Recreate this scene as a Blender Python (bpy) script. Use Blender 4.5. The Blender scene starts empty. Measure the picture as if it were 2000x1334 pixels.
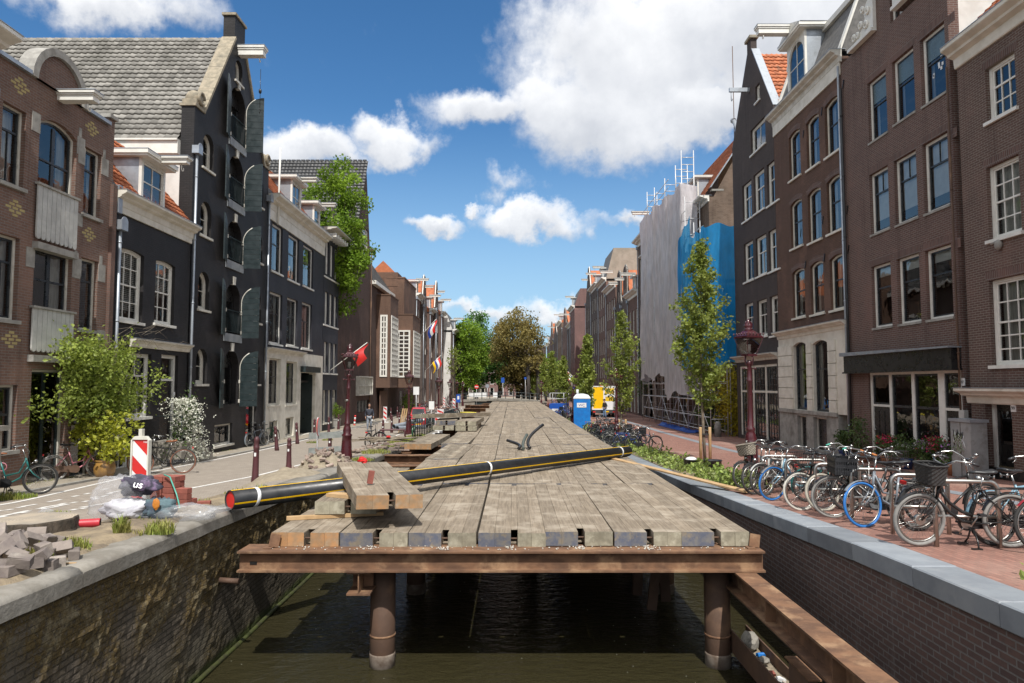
import bpy,math,random
from mathutils import Vector,Matrix,noise
from mathutils.geometry import delaunay_2d_cdt
SC=bpy.context.scene
COL=SC.collection
R=random.Random(7)
sin,cos,pi,rad=math.sin,math.cos,math.pi,math.radians

# ---------------------------------------------------------------- camera
F=1333.0 # focal length in photo pixels (24 mm on 36 mm)
TH=math.atan(85/1333.0) # the camera looks slightly up
CZ=4.2 # height over the water
cam_d=bpy.data.cameras.new("camera");cam=bpy.data.objects.new("camera",cam_d);COL.objects.link(cam)
cam_d.lens=24.0*F/1333.0;cam_d.sensor_width=36.0;cam_d.clip_start=0.1;cam_d.clip_end=5000
cam.location=(0,0,CZ);cam.rotation_euler=(pi/2+TH,0,0)
SC.camera=cam

# ---------------------------------------------------------------- sun, sky, exposure
SUN_DIR=Vector((-0.10,0.70,-1.0)).normalized() # the way the light travels
SUN_EL=math.asin(-SUN_DIR.z)
sun_d=bpy.data.lights.new("sun",'SUN');sun_d.energy=4.1;sun_d.angle=rad(0.5);sun_d.color=(1.0,0.955,0.89)
sun=bpy.data.objects.new("sun",sun_d);COL.objects.link(sun)
sun.rotation_euler=SUN_DIR.to_track_quat('-Z','Y').to_euler();sun.location=(10,-30,40)
SC.view_settings.view_transform='Standard';SC.view_settings.look='None'
SC.view_settings.gamma=1.0;SC.view_settings.exposure=0.27;SC.view_settings.use_curve_mapping=False
SC.cycles.max_bounces=6;SC.cycles.transparent_max_bounces=12
SC.cycles.diffuse_bounces=3;SC.cycles.glossy_bounces=3;SC.cycles.caustics_reflective=False;SC.cycles.caustics_refractive=False

class NT:
    """small helper for node trees"""
    def __init__(s,tree):s.t=tree;s.n=tree.nodes;s.l=tree.links
    def new(s,typ,**kw):
        n=s.n.new(typ)
        for k,v in kw.items():setattr(n,k,v)
        return n
    def put(s,sock,v):
        if hasattr(v,'is_linked') or isinstance(v,bpy.types.NodeSocket):s.l.new(v,sock)
        else:sock.default_value=v
    def math(s,op,a,b=0.0,c=0.0,clamp=False):
        n=s.new('ShaderNodeMath',operation=op);n.use_clamp=clamp
        s.put(n.inputs[0],a);s.put(n.inputs[1],b);s.put(n.inputs[2],c);return n.outputs[0]
    def vmath(s,op,a,b=None):
        n=s.new('ShaderNodeVectorMath',operation=op);s.put(n.inputs[0],a)
        if b is not None:s.put(n.inputs[1],b)
        return n
    def mix(s,fac,a,b,blend='MIX'):
        n=s.new('ShaderNodeMix',data_type='RGBA');n.blend_type=blend;n.clamp_factor=True
        s.put(n.inputs['Factor'],fac);s.put(n.inputs[6],a);s.put(n.inputs[7],b);return n.outputs[2]
    def smooth(s,v,a,b,lo=0.0,hi=1.0):
        n=s.new('ShaderNodeMapRange',interpolation_type='SMOOTHSTEP')
        s.put(n.inputs[0],v);s.put(n.inputs[1],a);s.put(n.inputs[2],b);s.put(n.inputs[3],lo);s.put(n.inputs[4],hi);return n.outputs[0]
    def noise(s,vec,scale,detail=4,rough=.55):
        n=s.new('ShaderNodeTexNoise');s.put(n.inputs['Vector'],vec)
        n.inputs['Scale'].default_value=scale;n.inputs['Detail'].default_value=detail;n.inputs['Roughness'].default_value=rough
        return n

# ---------------------------------------------------------------- image ray helpers (used to read sizes off the photo)
_c,_s=cos(TH),sin(TH)
def ray(px,py):
    a=(px-1000)/F;b=(py-667)/F
    return Vector((a,_c+b*_s,_s-b*_c))
def atY(px,py,Y):
    d=ray(px,py);t=Y/d.y;return Vector((d.x*t,Y,CZ+d.z*t))
def atX(px,py,X):
    d=ray(px,py);t=X/d.x;return Vector((X,d.y*t,CZ+d.z*t))
def atZ(px,py,z):
    d=ray(px,py);t=(z-CZ)/d.z;return Vector((d.x*t,d.y*t,z))

# ---------------------------------------------------------------- world: Nishita sky plus clouds given by direction
W=bpy.data.worlds.new("World");SC.world=W;W.use_nodes=True
nt=NT(W.node_tree);W.node_tree.nodes.clear()
sky=nt.new('ShaderNodeTexSky',sky_type='NISHITA');sky.sun_disc=False
sky.sun_elevation=SUN_EL;sky.sun_rotation=math.atan2(-SUN_DIR.x,-SUN_DIR.y)
sky.air_density=1.0;sky.dust_density=0.0;sky.ozone_density=2.0;sky.altitude=0
tc=nt.new('ShaderNodeTexCoord');sep=nt.new('ShaderNodeSeparateXYZ');nt.l.new(tc.outputs['Generated'],sep.inputs[0])
az=nt.math('ARCTAN2',sep.outputs[0],sep.outputs[1]);el=nt.math('ARCSINE',sep.outputs[2])
cmb=nt.new('ShaderNodeCombineXYZ');nt.l.new(az,cmb.inputs[0]);nt.l.new(el,cmb.inputs[1])
n1=nt.noise(cmb.outputs[0],7.0,7,.58);n2=nt.noise(cmb.outputs[0],22.0,5,.6)
w1=nt.vmath('SUBTRACT',n1.outputs['Color'],(.5,.5,.5));w1s=nt.vmath('MULTIPLY',w1.outputs[0],(.17,.15,0))
w2=nt.vmath('SUBTRACT',n2.outputs['Color'],(.5,.5,.5));w2s=nt.vmath('MULTIPLY',w2.outputs[0],(.055,.05,0))
warp=nt.vmath('ADD',nt.vmath('ADD',cmb.outputs[0],w1s.outputs[0]).outputs[0],w2s.outputs[0]).outputs[0]
def azel(px,py):
    d=ray(px,py).normalized();return math.atan2(d.x,d.y),math.asin(d.z)
CLOUDS=[(1280,90,320,165,1.0),(1500,40,270,190,1.0),(1190,215,215,115,.95),(1080,190,130,90,.8),(945,205,120,58,.8),(1390,210,190,70,.9),
          (775,268,100,52,.85),(590,282,120,50,.85),(660,300,70,28,.6),(240,10,220,60,.62),(835,445,62,24,.7),(1025,425,125,38,.78),
          (1205,430,80,26,.6),(913,408,24,14,.6),(990,366,55,28,.38),(940,612,120,20,.55),(1080,608,90,24,.55),(1560,230,160,120,.8),
          (-200,260,300,120,.9),(2150,150,260,200,.9)]
dens=wsum=ysum=None
for(px,py,rx,ry,k) in CLOUDS:
    a0,e0=azel(px,py);a1,_=azel(px+rx,py);_,e1=azel(px,py-ry)
    q=nt.vmath('MULTIPLY',nt.vmath('SUBTRACT',warp,(a0,e0,0)).outputs[0],(1/abs(a1-a0),1/abs(e1-e0),0))
    ln=nt.vmath('LENGTH',q.outputs[0]).outputs['Value']
    v=nt.math('MULTIPLY',nt.math('SUBTRACT',1.25,ln),k)
    sp=nt.new('ShaderNodeSeparateXYZ');nt.l.new(q.outputs[0],sp.inputs[0])
    wgt=nt.math('POWER',nt.math('MAXIMUM',v,0.001),3.0);wy=nt.math('MULTIPLY',wgt,sp.outputs[1])
    if dens is None:dens,wsum,ysum=v,wgt,wy
    else:dens=nt.math('MAXIMUM',dens,v);wsum=nt.math('ADD',wsum,wgt);ysum=nt.math('ADD',ysum,wy)
topv=nt.math('DIVIDE',ysum,wsum)
# unseen broken cumulus deck, added overhead and behind the camera for more ambient light
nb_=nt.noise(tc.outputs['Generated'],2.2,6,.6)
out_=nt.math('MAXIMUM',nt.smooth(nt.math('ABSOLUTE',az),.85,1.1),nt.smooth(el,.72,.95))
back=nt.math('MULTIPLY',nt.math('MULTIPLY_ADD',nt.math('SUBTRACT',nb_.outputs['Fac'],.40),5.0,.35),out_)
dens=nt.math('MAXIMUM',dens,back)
n3=nt.noise(cmb.outputs[0],15.0,8,.62)
dn=nt.math('ADD',dens,nt.math('MULTIPLY',nt.math('SUBTRACT',n3.outputs['Fac'],.5),.75))
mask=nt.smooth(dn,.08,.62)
# lit tops, greyer undersides
shade=nt.math('ADD',nt.math('MULTIPLY',topv,.42),nt.math('ADD',.52,nt.math('MULTIPLY',nt.math('SUBTRACT',n1.outputs['Fac'],.5),1.1)))
shade=nt.smooth(shade,0.0,1.0)
thick=nt.smooth(dn,.3,1.3)
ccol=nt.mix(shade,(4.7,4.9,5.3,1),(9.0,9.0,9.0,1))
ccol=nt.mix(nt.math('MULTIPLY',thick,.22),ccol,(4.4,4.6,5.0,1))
hs=nt.new('ShaderNodeHueSaturation');hs.inputs['Saturation'].default_value=1.28;hs.inputs['Value'].default_value=.98;nt.l.new(sky.outputs[0],hs.inputs['Color'])
mul=nt.mix(nt.smooth(el,.40,-.02,0,.85),hs.outputs[0],(3.0,4.75,6.5,1))
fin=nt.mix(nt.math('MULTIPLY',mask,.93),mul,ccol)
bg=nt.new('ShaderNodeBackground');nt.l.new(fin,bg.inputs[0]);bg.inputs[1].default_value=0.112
wo=nt.new('ShaderNodeOutputWorld');nt.l.new(bg.outputs[0],wo.inputs[0])

# ---------------------------------------------------------------- mesh builder
class MB:
    def __init__(s):s.v=[];s.f=[];s.sm=[];s.t=[];s.M=Matrix.Identity(4);s.tone=.5
    def vert(s,p):s.v.append(tuple(s.M@Vector(p)));return len(s.v)-1
    def face(s,idx,smooth=False,tone=None):s.f.append(tuple(idx));s.sm.append(smooth);s.t.append(s.tone if tone is None else tone)
    def poly(s,pts,smooth=False,tone=None):s.face([s.vert(p) for p in pts],smooth,tone)
    def box(s,x0,x1,y0,y1,z0,z1):
        a=[s.vert(p) for p in((x0,y0,z0),(x1,y0,z0),(x1,y1,z0),(x0,y1,z0),(x0,y0,z1),(x1,y0,z1),(x1,y1,z1),(x0,y1,z1))]
        for q in((0,3,2,1),(4,5,6,7),(0,1,5,4),(1,2,6,5),(2,3,7,6),(3,0,4,7)):s.face([a[i] for i in q])
        return s
    def cbox(s,c,size,rot=None,bev=0.0,jit=0.0):
        """box round a centre, optionally rotated, chamfered and roughened"""
        hx,hy,hz=(d/2 for d in size);m=s.M;T=Matrix.Translation(c)
        if rot is not None:T=T@rot.to_4x4()
        s.M=m@T
        if bev<=0 and jit<=0:s.box(-hx,hx,-hy,hy,-hz,hz)
        else:
            b=bev
            def J():return R.uniform(-jit,jit)
            rings=[]
            for(z,i) in((-hz,b),(-hz+b,0),(hz-b,0),(hz,b)):
                r=[]
                for(sx,sy) in((-1,-1),(1,-1),(1,1),(-1,1)):
                    x,y=sx*(hx-i),sy*(hy-i)
                    r.append(s.vert((x+J(),y+J(),z+J())))
                rings.append(r)
            s.face(rings[0][::-1]);s.face(rings[-1])
            for k in range(3):
                for i in range(4):s.face((rings[k][i],rings[k][(i+1)%4],rings[k+1][(i+1)%4],rings[k+1][i]))
        s.M=m;return s
    def bar(s,p,q,w,h,up=(0,0,1)):
        p=Vector(p);q=Vector(q);d=(q-p);L=d.length
        if L<1e-6:return s
        x=d.normalized();u=Vector(up)
        if abs(x.dot(u))>.98:u=Vector((0,1,0)) if abs(x.y)<.9 else Vector((1,0,0))
        y=u.cross(x).normalized();z=x.cross(y)
        rot=Matrix((x,y,z)).transposed()
        return s.cbox((p+q)/2,(L,w,h),rot)
    def tube(s,pts,r,n=6,cap=True,smooth=True,closed=False):
        pts=[Vector(p) for p in pts];m=len(pts);rs=r if isinstance(r,(list,tuple)) else[r]*m
        rings=[];prev=None
        for i,p in enumerate(pts):
            if closed:t=pts[(i+1)%m]-pts[i-1]
            else:t=(pts[min(i+1,m-1)]-pts[max(i-1,0)])
            t=t.normalized() if t.length>1e-9 else Vector((0,0,1))
            if prev is None:a=Vector((0,0,1)) if abs(t.z)<.9 else Vector((1,0,0));u=(a-t*a.dot(t)).normalized()
            else:
                u=prev-t*prev.dot(t);u=u.normalized() if u.length>1e-6 else Vector((1,0,0))
            prev=u;w=t.cross(u)
            rings.append([s.vert(p+(u*cos(2*pi*k/n)+w*sin(2*pi*k/n))*rs[i]) for k in range(n)])
        for i in range(m if closed else m-1):
            A,B=rings[i],rings[(i+1)%m]
            for k in range(n):s.face((A[k],A[(k+1)%n],B[(k+1)%n],B[k]),smooth)
        if cap and not closed:s.face(rings[0][::-1]);s.face(rings[-1])
        return s
    def lathe(s,prof,n=12,c=(0,0,0),smooth=True,square=False):
        c=Vector(c);rings=[];ph=pi/n if square else 0
        for(r,z) in prof:rings.append([s.vert(c+Vector((r*cos(2*pi*k/n+ph),r*sin(2*pi*k/n+ph),z))) for k in range(n)])
        for i in range(len(rings)-1):
            for k in range(n):s.face((rings[i][k],rings[i][(k+1)%n],rings[i+1][(k+1)%n],rings[i+1][k]),smooth)
        if prof[0][0]>1e-4:s.face(rings[0][::-1])
        if prof[-1][0]>1e-4:s.face(rings[-1])
        return s
    def sphere(s,c,r,n=10,m=6,sc=(1,1,1)):
        c=Vector(c);prof=[];base=len(s.v)
        rings=[]
        for i in range(m+1):
            a=-pi/2+pi*i/m
            rings.append([s.vert(c+Vector((sc[0]*r*cos(a)*cos(2*pi*k/n),sc[1]*r*cos(a)*sin(2*pi*k/n),sc[2]*r*sin(a)))) for k in range(n)])
        for i in range(m):
            for k in range(n):s.face((rings[i][k],rings[i][(k+1)%n],rings[i+1][(k+1)%n],rings[i+1][k]),True)
        return s
    def prism(s,poly,y0,y1):
        """polygon in x,z (counter-clockwise seen from -y) extruded in y"""
        a=[s.vert((x,y0,z)) for x,z in poly];b=[s.vert((x,y1,z)) for x,z in poly];n=len(poly)
        s.face(a);s.face(b[::-1])
        for i in range(n):s.face((a[i],b[i],b[(i+1)%n],a[(i+1)%n]))
        return s
    def profile(s,prof,x0,x1):
        """profile in (y,z) swept along x, closed ends (cornices, gutters)"""
        a=[s.vert((x0,y,z)) for y,z in prof];b=[s.vert((x1,y,z)) for y,z in prof];n=len(prof)
        s.face(a);s.face(b[::-1])
        for i in range(n):s.face((a[i],a[(i+1)%n],b[(i+1)%n],b[i]))
        return s
    def holed(s,outer,holes,y0,y1,back=True):
        """wall plate in x,z between y0 and y1 with openings through it"""
        loops=[outer]+holes;flat=[p for l in loops for p in l];edges=[];o=0
        for l in loops:n=len(l);edges+=[(o+i,o+(i+1)%n) for i in range(n)];o+=n
        vs,_,tris,*_r=delaunay_2d_cdt([Vector(p) for p in flat],edges,[],1,1e-5)
        def inside(x,z,l):
            c=False;n=len(l)
            for i in range(n):
                (xa,za),(xb,zb)=l[i],l[i-1]
                if(za>z)!=(zb>z) and x<(xb-xa)*(z-za)/(zb-za)+xa:c=not c
            return c
        FA=[s.vert((p.x,y0,p.y)) for p in vs];FB=[s.vert((p.x,y1,p.y)) for p in vs] if back else None
        for t in tris:
            p=[vs[i] for i in t];cx,cz=sum(q.x for q in p)/3,sum(q.y for q in p)/3
            if not inside(cx,cz,outer) or any(inside(cx,cz,l) for l in holes):continue
            ar=(p[1].x-p[0].x)*(p[2].y-p[0].y)-(p[1].y-p[0].y)*(p[2].x-p[0].x)
            t=list(t) if ar>0 else list(t)[::-1]
            s.face([FA[i] for i in t])
            if back:s.face([FB[i] for i in t][::-1])
        A=[s.vert((x,y0,z)) for x,z in flat];B=[s.vert((x,y1,z)) for x,z in flat]
        o=0
        for li,l in enumerate(loops):
            n=len(l);ar=sum(l[i][0]*l[(i+1)%n][1]-l[(i+1)%n][0]*l[i][1] for i in range(n))
            fl=(ar>0)==(li==0)
            for i in range(n):
                q=(A[o+i],B[o+i],B[o+(i+1)%n],A[o+(i+1)%n])
                s.face(q if fl else q[::-1])
            o+=n
        return s
    def ring(s,out,inn,y0,y1):
        """frame between two loops of equal length (x,z), y0..y1"""
        n=len(out);a=[s.vert((x,y0,z)) for x,z in out];b=[s.vert((x,y0,z)) for x,z in inn]
        c=[s.vert((x,y1,z)) for x,z in out];d=[s.vert((x,y1,z)) for x,z in inn]
        for i in range(n):
            j=(i+1)%n
            s.face((a[i],a[j],b[j],b[i]));s.face((c[j],c[i],d[i],d[j]));s.face((a[j],a[i],c[i],c[j]));s.face((b[i],b[j],d[j],d[i]))
        return s
    def mesh(s,name,mat):
        me=bpy.data.meshes.new(name);me.from_pydata(s.v,[],s.f)
        me.polygons.foreach_set('use_smooth',s.sm)
        at=me.attributes.new('tone','FLOAT','FACE');at.data.foreach_set('value',s.t)
        if isinstance(mat,(list,tuple)):
            for m in mat:me.materials.append(m)
        elif mat:me.materials.append(mat)
        me.update();return me
    def build(s,name,mat,parent=None,label=None):
        o=bpy.data.objects.new(name,s.mesh(name,mat));COL.objects.link(o)
        if parent is not None:o.parent=parent
        if label:o['label']=label
        return o

def tag(o,label=None,cat=None,group=None,kind=None):
    for k,v in(('label',label),('category',cat),('group',group),('kind',kind)):
        if v:o[k]=v
    return o
def thing(name,label,cat,loc=(0,0,0),rz=0,group=None):
    o=bpy.data.objects.new(name,None);COL.objects.link(o);o.empty_display_size=.2
    o.location=loc;o.rotation_euler=(0,0,rz);return tag(o,label,cat,group)
KIDS={}
def dup(root,loc,rot=(0,0,0),label=None,group=None,scale=None,swap=None):
    """copy a thing with its parts and sub-parts; swap maps materials for a repaint"""
    def cp(o,par):
        c=o.copy();COL.objects.link(c)
        if par is not None:c.parent=par
        if swap and c.type=='MESH':
            for i,ms in enumerate(c.material_slots):
                if ms.material and ms.material.name in swap:
                    ms.link='OBJECT';ms.material=swap[ms.material.name]
        for ch in kids(o):cp(ch,c)
        return c
    r=cp(root,None);r.location=loc;r.rotation_euler=rot
    if scale:r.scale=scale
    if label:r['label']=label
    if group:r['group']=group
    return r
def kids(o):return list(o.children)

# ---------------------------------------------------------------- materials
MATS={}
def M(name,c1,c2=None,rough=.7,scale=6,detail=5,stretch=(1,1,1),bump=0.0,metal=0.0,tone=0.0,spec=.5,c3=None,s3=1.2,t3=(.5,.7),coat=0.0,trans=0.0,contrast=(.35,.65),bscale=None):
    """procedural surface: two noise-mixed colours, a third in patches, per-face tone, bump"""
    m=bpy.data.materials.new(name);m.use_nodes=True;t=NT(m.node_tree);b=t.n['Principled BSDF']
    tcn=t.new('ShaderNodeTexCoord');mp=t.new('ShaderNodeMapping')
    oi=t.new('ShaderNodeObjectInfo');orv=t.new('ShaderNodeCombineXYZ')
    for i,kf in enumerate((31.7,17.3,11.9)):t.l.new(t.math('MULTIPLY',oi.outputs['Random'],kf),orv.inputs[i])
    ofs=t.vmath('ADD',tcn.outputs['Object'],orv.outputs[0]).outputs[0]
    t.l.new(ofs,mp.inputs[0]);mp.inputs['Scale'].default_value=stretch
    nz=t.noise(mp.outputs[0],scale,detail,.6)
    c2=c2 or tuple(x*.8 for x in c1)
    col=t.mix(t.smooth(nz.outputs['Fac'],contrast[0],contrast[1]),(*c1,1),(*c2,1))
    if c3:
        n3_=t.noise(ofs,s3,6,.62);col=t.mix(t.smooth(n3_.outputs['Fac'],t3[0],t3[1]),col,(*c3,1))
    if tone:
        at=t.new('ShaderNodeAttribute',attribute_name='tone')
        k=t.math('MULTIPLY_ADD',at.outputs['Fac'],2*tone,1-tone)
        cm=t.new('ShaderNodeCombineXYZ')
        for i in range(3):t.l.new(k,cm.inputs[i])
        col=t.mix(1.0,col,cm.outputs[0],'MULTIPLY')
    t.l.new(col,b.inputs['Base Color']);b.inputs['Metallic'].default_value=metal
    t.put(b.inputs['Roughness'],t.smooth(nz.outputs['Fac'],.2,.8,max(.03,rough-.1),min(1,rough+.1)))
    b.inputs['Specular IOR Level'].default_value=spec
    if coat:b.inputs['Coat Weight'].default_value=coat;b.inputs['Coat Roughness'].default_value=.12
    if bump:
        bn=t.noise(mp.outputs[0],bscale or scale*3,6,.65);bp=t.new('ShaderNodeBump');bp.inputs['Strength'].default_value=1.0;bp.inputs['Distance'].default_value=bump
        t.l.new(bn.outputs['Fac'],bp.inputs['Height']);t.l.new(bp.outputs[0],b.inputs['Normal'])
    if trans:
        tr=t.new('ShaderNodeBsdfTranslucent');t.l.new(col,tr.inputs[0]);mxs=t.new('ShaderNodeMixShader');mxs.inputs[0].default_value=trans
        t.l.new(b.outputs[0],mxs.inputs[1]);t.l.new(tr.outputs[0],mxs.inputs[2]);t.l.new(mxs.outputs[0],t.n['Material Output'].inputs[0])
    MATS[name]=m;return m
def MBRICK(name,c1,c2,mortar,bw=.22,bh=.068,ms=.010,rough=.85,bump=.006,plane='wall',var=.35,c3=None,s3=.5,rot=0.0,stain=(.04,.035,.03),squash=1.0,msm=.1):
    """running bond brick or clinker; plane 'wall' reads x+y against z, 'floor' x against y"""
    m=bpy.data.materials.new(name);m.use_nodes=True;t=NT(m.node_tree);b=t.n['Principled BSDF']
    tcn=t.new('ShaderNodeTexCoord');sp=t.new('ShaderNodeSeparateXYZ');t.l.new(tcn.outputs['Object'],sp.inputs[0]);cm=t.new('ShaderNodeCombineXYZ')
    if plane=='wall':
        t.l.new(t.math('ADD',sp.outputs[0],sp.outputs[1]),cm.inputs[0]);t.l.new(sp.outputs[2],cm.inputs[1])
    else:
        t.l.new(sp.outputs[0],cm.inputs[0]);t.l.new(sp.outputs[1],cm.inputs[1])
    vec=cm.outputs[0]
    if rot:
        mp=t.new('ShaderNodeMapping');mp.inputs['Rotation'].default_value=(0,0,rot);t.l.new(vec,mp.inputs[0]);vec=mp.outputs[0]
    br=t.new('ShaderNodeTexBrick');t.l.new(vec,br.inputs['Vector'])
    br.inputs['Scale'].default_value=1.0;br.inputs['Brick Width'].default_value=bw;br.inputs['Row Height'].default_value=bh
    br.inputs['Mortar Size'].default_value=ms;br.inputs['Mortar Smooth'].default_value=msm;br.inputs['Bias'].default_value=0.0
    br.inputs['Color1'].default_value=(*c1,1);br.inputs['Color2'].default_value=(*c2,1);br.inputs['Mortar'].default_value=(*mortar,1)
    nz=t.noise(tcn.outputs['Object'],1.1,6,.65)
    nf=t.noise(tcn.outputs['Object'],30,3,.6)
    col=t.mix(t.smooth(nz.outputs['Fac'],.42,.75,0,var),br.outputs['Color'],(*stain,1))
    if c3:
        n3_=t.noise(tcn.outputs['Object'],s3,5,.6);col=t.mix(t.smooth(n3_.outputs['Fac'],.5,.72,0,.75),col,(*c3,1))
    col=t.mix(t.smooth(nf.outputs['Fac'],.3,.7,0,.22),col,(*[x*.55 for x in c1],1))
    if plane=='wall':
        mps=t.new('ShaderNodeMapping');mps.inputs['Scale'].default_value=(1.6,1.6,.13);t.l.new(tcn.outputs['Object'],mps.inputs[0]);ns=t.noise(mps.outputs[0],1.5,6,.65)
        col=t.mix(t.smooth(ns.outputs['Fac'],.5,.72,0,.45),col,(*[x*.45 for x in c1],1));nl=t.noise(tcn.outputs['Object'],.42,4,.6);col=t.mix(t.smooth(nl.outputs['Fac'],.5,.68,0,.4),col,(*[min(1,x*1.5+.01) for x in c2],1))
    t.l.new(col,b.inputs['Base Color']);b.inputs['Roughness'].default_value=rough;b.inputs['Specular IOR Level'].default_value=.35
    if bump:
        bp=t.new('ShaderNodeBump');bp.inputs['Distance'].default_value=bump
        h=t.math('SUBTRACT',t.math('MULTIPLY',nf.outputs['Fac'],.35),br.outputs['Fac']);t.l.new(h,bp.inputs['Height']);t.l.new(bp.outputs[0],b.inputs['Normal'])
    MATS[name]=m;return m
def MGLASS(name,tint=(.9,.95,.95),dark=.0,ior=1.52,rough=.0):
    m=bpy.data.materials.new(name);m.use_nodes=True;t=NT(m.node_tree);t.n.remove(t.n['Principled BSDF'])
    fr=t.new('ShaderNodeFresnel');fr.inputs[0].default_value=ior
    gl=t.new('ShaderNodeBsdfGlossy');gl.inputs['Roughness'].default_value=rough;gl.inputs['Color'].default_value=(1,1,1,1)
    tcn=t.new('ShaderNodeTexCoord');nz=t.noise(tcn.outputs['Object'],1.6,2);bp=t.new('ShaderNodeBump');bp.inputs['Distance'].default_value=.004
    t.l.new(nz.outputs['Fac'],bp.inputs['Height']);t.l.new(bp.outputs[0],gl.inputs['Normal'])
    tp=t.new('ShaderNodeBsdfTransparent');tp.inputs[0].default_value=(*tint,1)
    mx=t.new('ShaderNodeMixShader');t.l.new(t.math('MULTIPLY_ADD',fr.outputs[0],1.35,.03,True),mx.inputs[0]);t.l.new(tp.outputs[0],mx.inputs[1]);t.l.new(gl.outputs[0],mx.inputs[2])
    t.l.new(mx.outputs[0],t.n['Material Output'].inputs[0]);MATS[name]=m;return m
# ================================================================ the palette
white=M('white_paint',(.76,.75,.70),(.66,.65,.60),.45,3,6,c3=(.5,.48,.43),s3=1.3,t3=(.62,.8))
cream=M('cream_paint',(.71,.68,.60),(.59,.56,.48),.55,2.2,6,c3=(.42,.38,.31),s3=1.1,t3=(.58,.8),bump=.002)
offwhite=M('weathered_white_paint',(.62,.60,.54),(.5,.48,.42),.6,3,6,c3=(.36,.34,.3),s3=1.8,t3=(.55,.75))
sashdk=M('dark_sash_paint',(.022,.026,.03),(.032,.036,.04),.3,5)
sashgn=M('dark_green_paint',(.016,.026,.028),(.023,.035,.038),.35,4,c3=(.04,.055,.058),s3=2.0,t3=(.6,.8))
blackp=M('black_paint',(.012,.012,.013),(.022,.021,.02),.3,5)
greyp=M('pale_grey_panel',(.52,.52,.49),(.42,.42,.4),.55,3,c3=(.33,.32,.3),s3=2.5,t3=(.58,.75))
glass=MGLASS('window_glass',(.86,.9,.9))
lampglass=MGLASS('lamp_glass',(.82,.82,.8),ior=1.4,rough=.05)
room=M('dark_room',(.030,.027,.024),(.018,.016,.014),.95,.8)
curtain=M('curtain_cloth',(.55,.54,.5),(.42,.41,.38),.9,5,stretch=(6,6,.4))
blind=M('pale_blind',(.68,.68,.66),(.58,.58,.57),.8,3)
lintelst=M('grey_stone',(.34,.33,.30),(.25,.24,.22),.8,4,bump=.004,c3=(.17,.16,.14),s3=1.5,t3=(.52,.72))
bluestone=M('blue_stone',(.25,.275,.30),(.20,.22,.245),.55,2.5,6,bump=.0025,c3=(.31,.325,.34),s3=1.1,t3=(.5,.75),tone=.16)
concrete=M('old_concrete',(.27,.252,.22),(.195,.18,.152),.9,5,8,bump=.01,c3=(.19,.17,.14),s3=1.3,t3=(.48,.72))
sandst=M('buff_sandstone',(.35,.3,.22),(.235,.208,.155),.85,5,7,bump=.01,c3=(.16,.15,.12),s3=2,t3=(.5,.75))
plaster=M('grey_white_plaster',(.66,.65,.62),(.56,.55,.52),.85,1.6,7,bump=.004,c3=(.36,.35,.33),s3=.6,t3=(.5,.72))
zinc=M('zinc_sheet',(.42,.46,.5),(.33,.36,.4),.42,3,5,metal=.55,c3=(.27,.29,.31),s3=2,t3=(.5,.75))
steel=M('stainless_steel',(.46,.45,.42),(.36,.35,.33),.34,8,metal=1.0)
galv=M('galvanised_tube',(.66,.67,.68),(.54,.55,.56),.4,12,metal=.25)
chrome=M('chrome',(.5,.5,.49),(.4,.4,.39),.24,8,metal=1.0)
rust=M('rusty_steel',(.20,.105,.056),(.11,.058,.034),.82,5,10,bump=.005,stretch=(.6,1,1),c3=(.30,.185,.105),s3=2.6,t3=(.5,.7),tone=.12)
rustdk=M('dark_rusty_steel',(.11,.062,.04),(.085,.05,.034),.75,3,8,bump=.004,c3=(.2,.115,.065),s3=1.4,t3=(.52,.72))
timber=M('weathered_timber',(.25,.203,.148),(.17,.136,.098),.92,3.0,8,stretch=(9,.55,9),bump=.006,c3=(.35,.30,.235),s3=2.2,t3=(.45,.72),tone=.16,bscale=10)
timberdk=M('mossy_timber',(.25,.205,.15),(.16,.13,.095),.9,3,8,stretch=(9,.6,9),bump=.01,c3=(.36,.32,.25),s3=2.2,t3=(.5,.68),tone=.25,bscale=10)
endor=M('orange_end_grain',(.40,.215,.095),(.28,.185,.105),.85,7,6,bump=.004,c3=(.33,.25,.17),s3=6,t3=(.5,.7),tone=.15)
endbl=M('blue_end_grain',(.085,.095,.13),(.15,.145,.14),.85,8,6,bump=.004,c3=(.19,.16,.12),s3=7,t3=(.5,.65),tone=.2)
endgr=M('grey_end_grain',(.3,.275,.205),(.21,.19,.14),.9,8,6,bump=.004,c3=(.4,.375,.29),s3=5,t3=(.5,.7),tone=.2)
newwood=M('fresh_wood',(.5,.34,.18),(.4,.26,.13),.8,4,6,stretch=(1,1,1),tone=.2)
barkm=M('bark',(.2,.165,.12),(.11,.09,.07),.95,9,6,bump=.012,stretch=(1,1,.35),c3=(.27,.23,.17),s3=4,t3=(.5,.7))
barkdk=M('dark_bark',(.06,.05,.042),(.035,.03,.026),.95,6,6,bump=.02)
maroon=M('maroon_paint',(.066,.012,.017),(.05,.01,.014),.3,4,coat=.35,c3=(.16,.05,.05),s3=5,t3=(.63,.75))
maroonp=M('dull_maroon_paint',(.085,.026,.031),(.065,.021,.025),.5,5,c3=(.17,.075,.075),s3=4,t3=(.6,.75))
redp=M('signal_red',(.62,.025,.02),(.52,.02,.018),.4,4)
signw=M('sign_white',(.76,.77,.77),(.68,.69,.69),.35,3,c3=(.55,.55,.53),s3=2,t3=(.64,.8))
bluep=M('bright_blue',(.012,.19,.56),(.01,.15,.47),.38,3)
bluesig=M('sign_blue',(.015,.09,.42),(.012,.07,.35),.4,3)
yellowp=M('bright_yellow',(.86,.52,.0),(.8,.47,.0),.4,2)
plasyel=M('yellow_plastic',(.72,.6,.05),(.6,.5,.05),.5,3)
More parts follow.
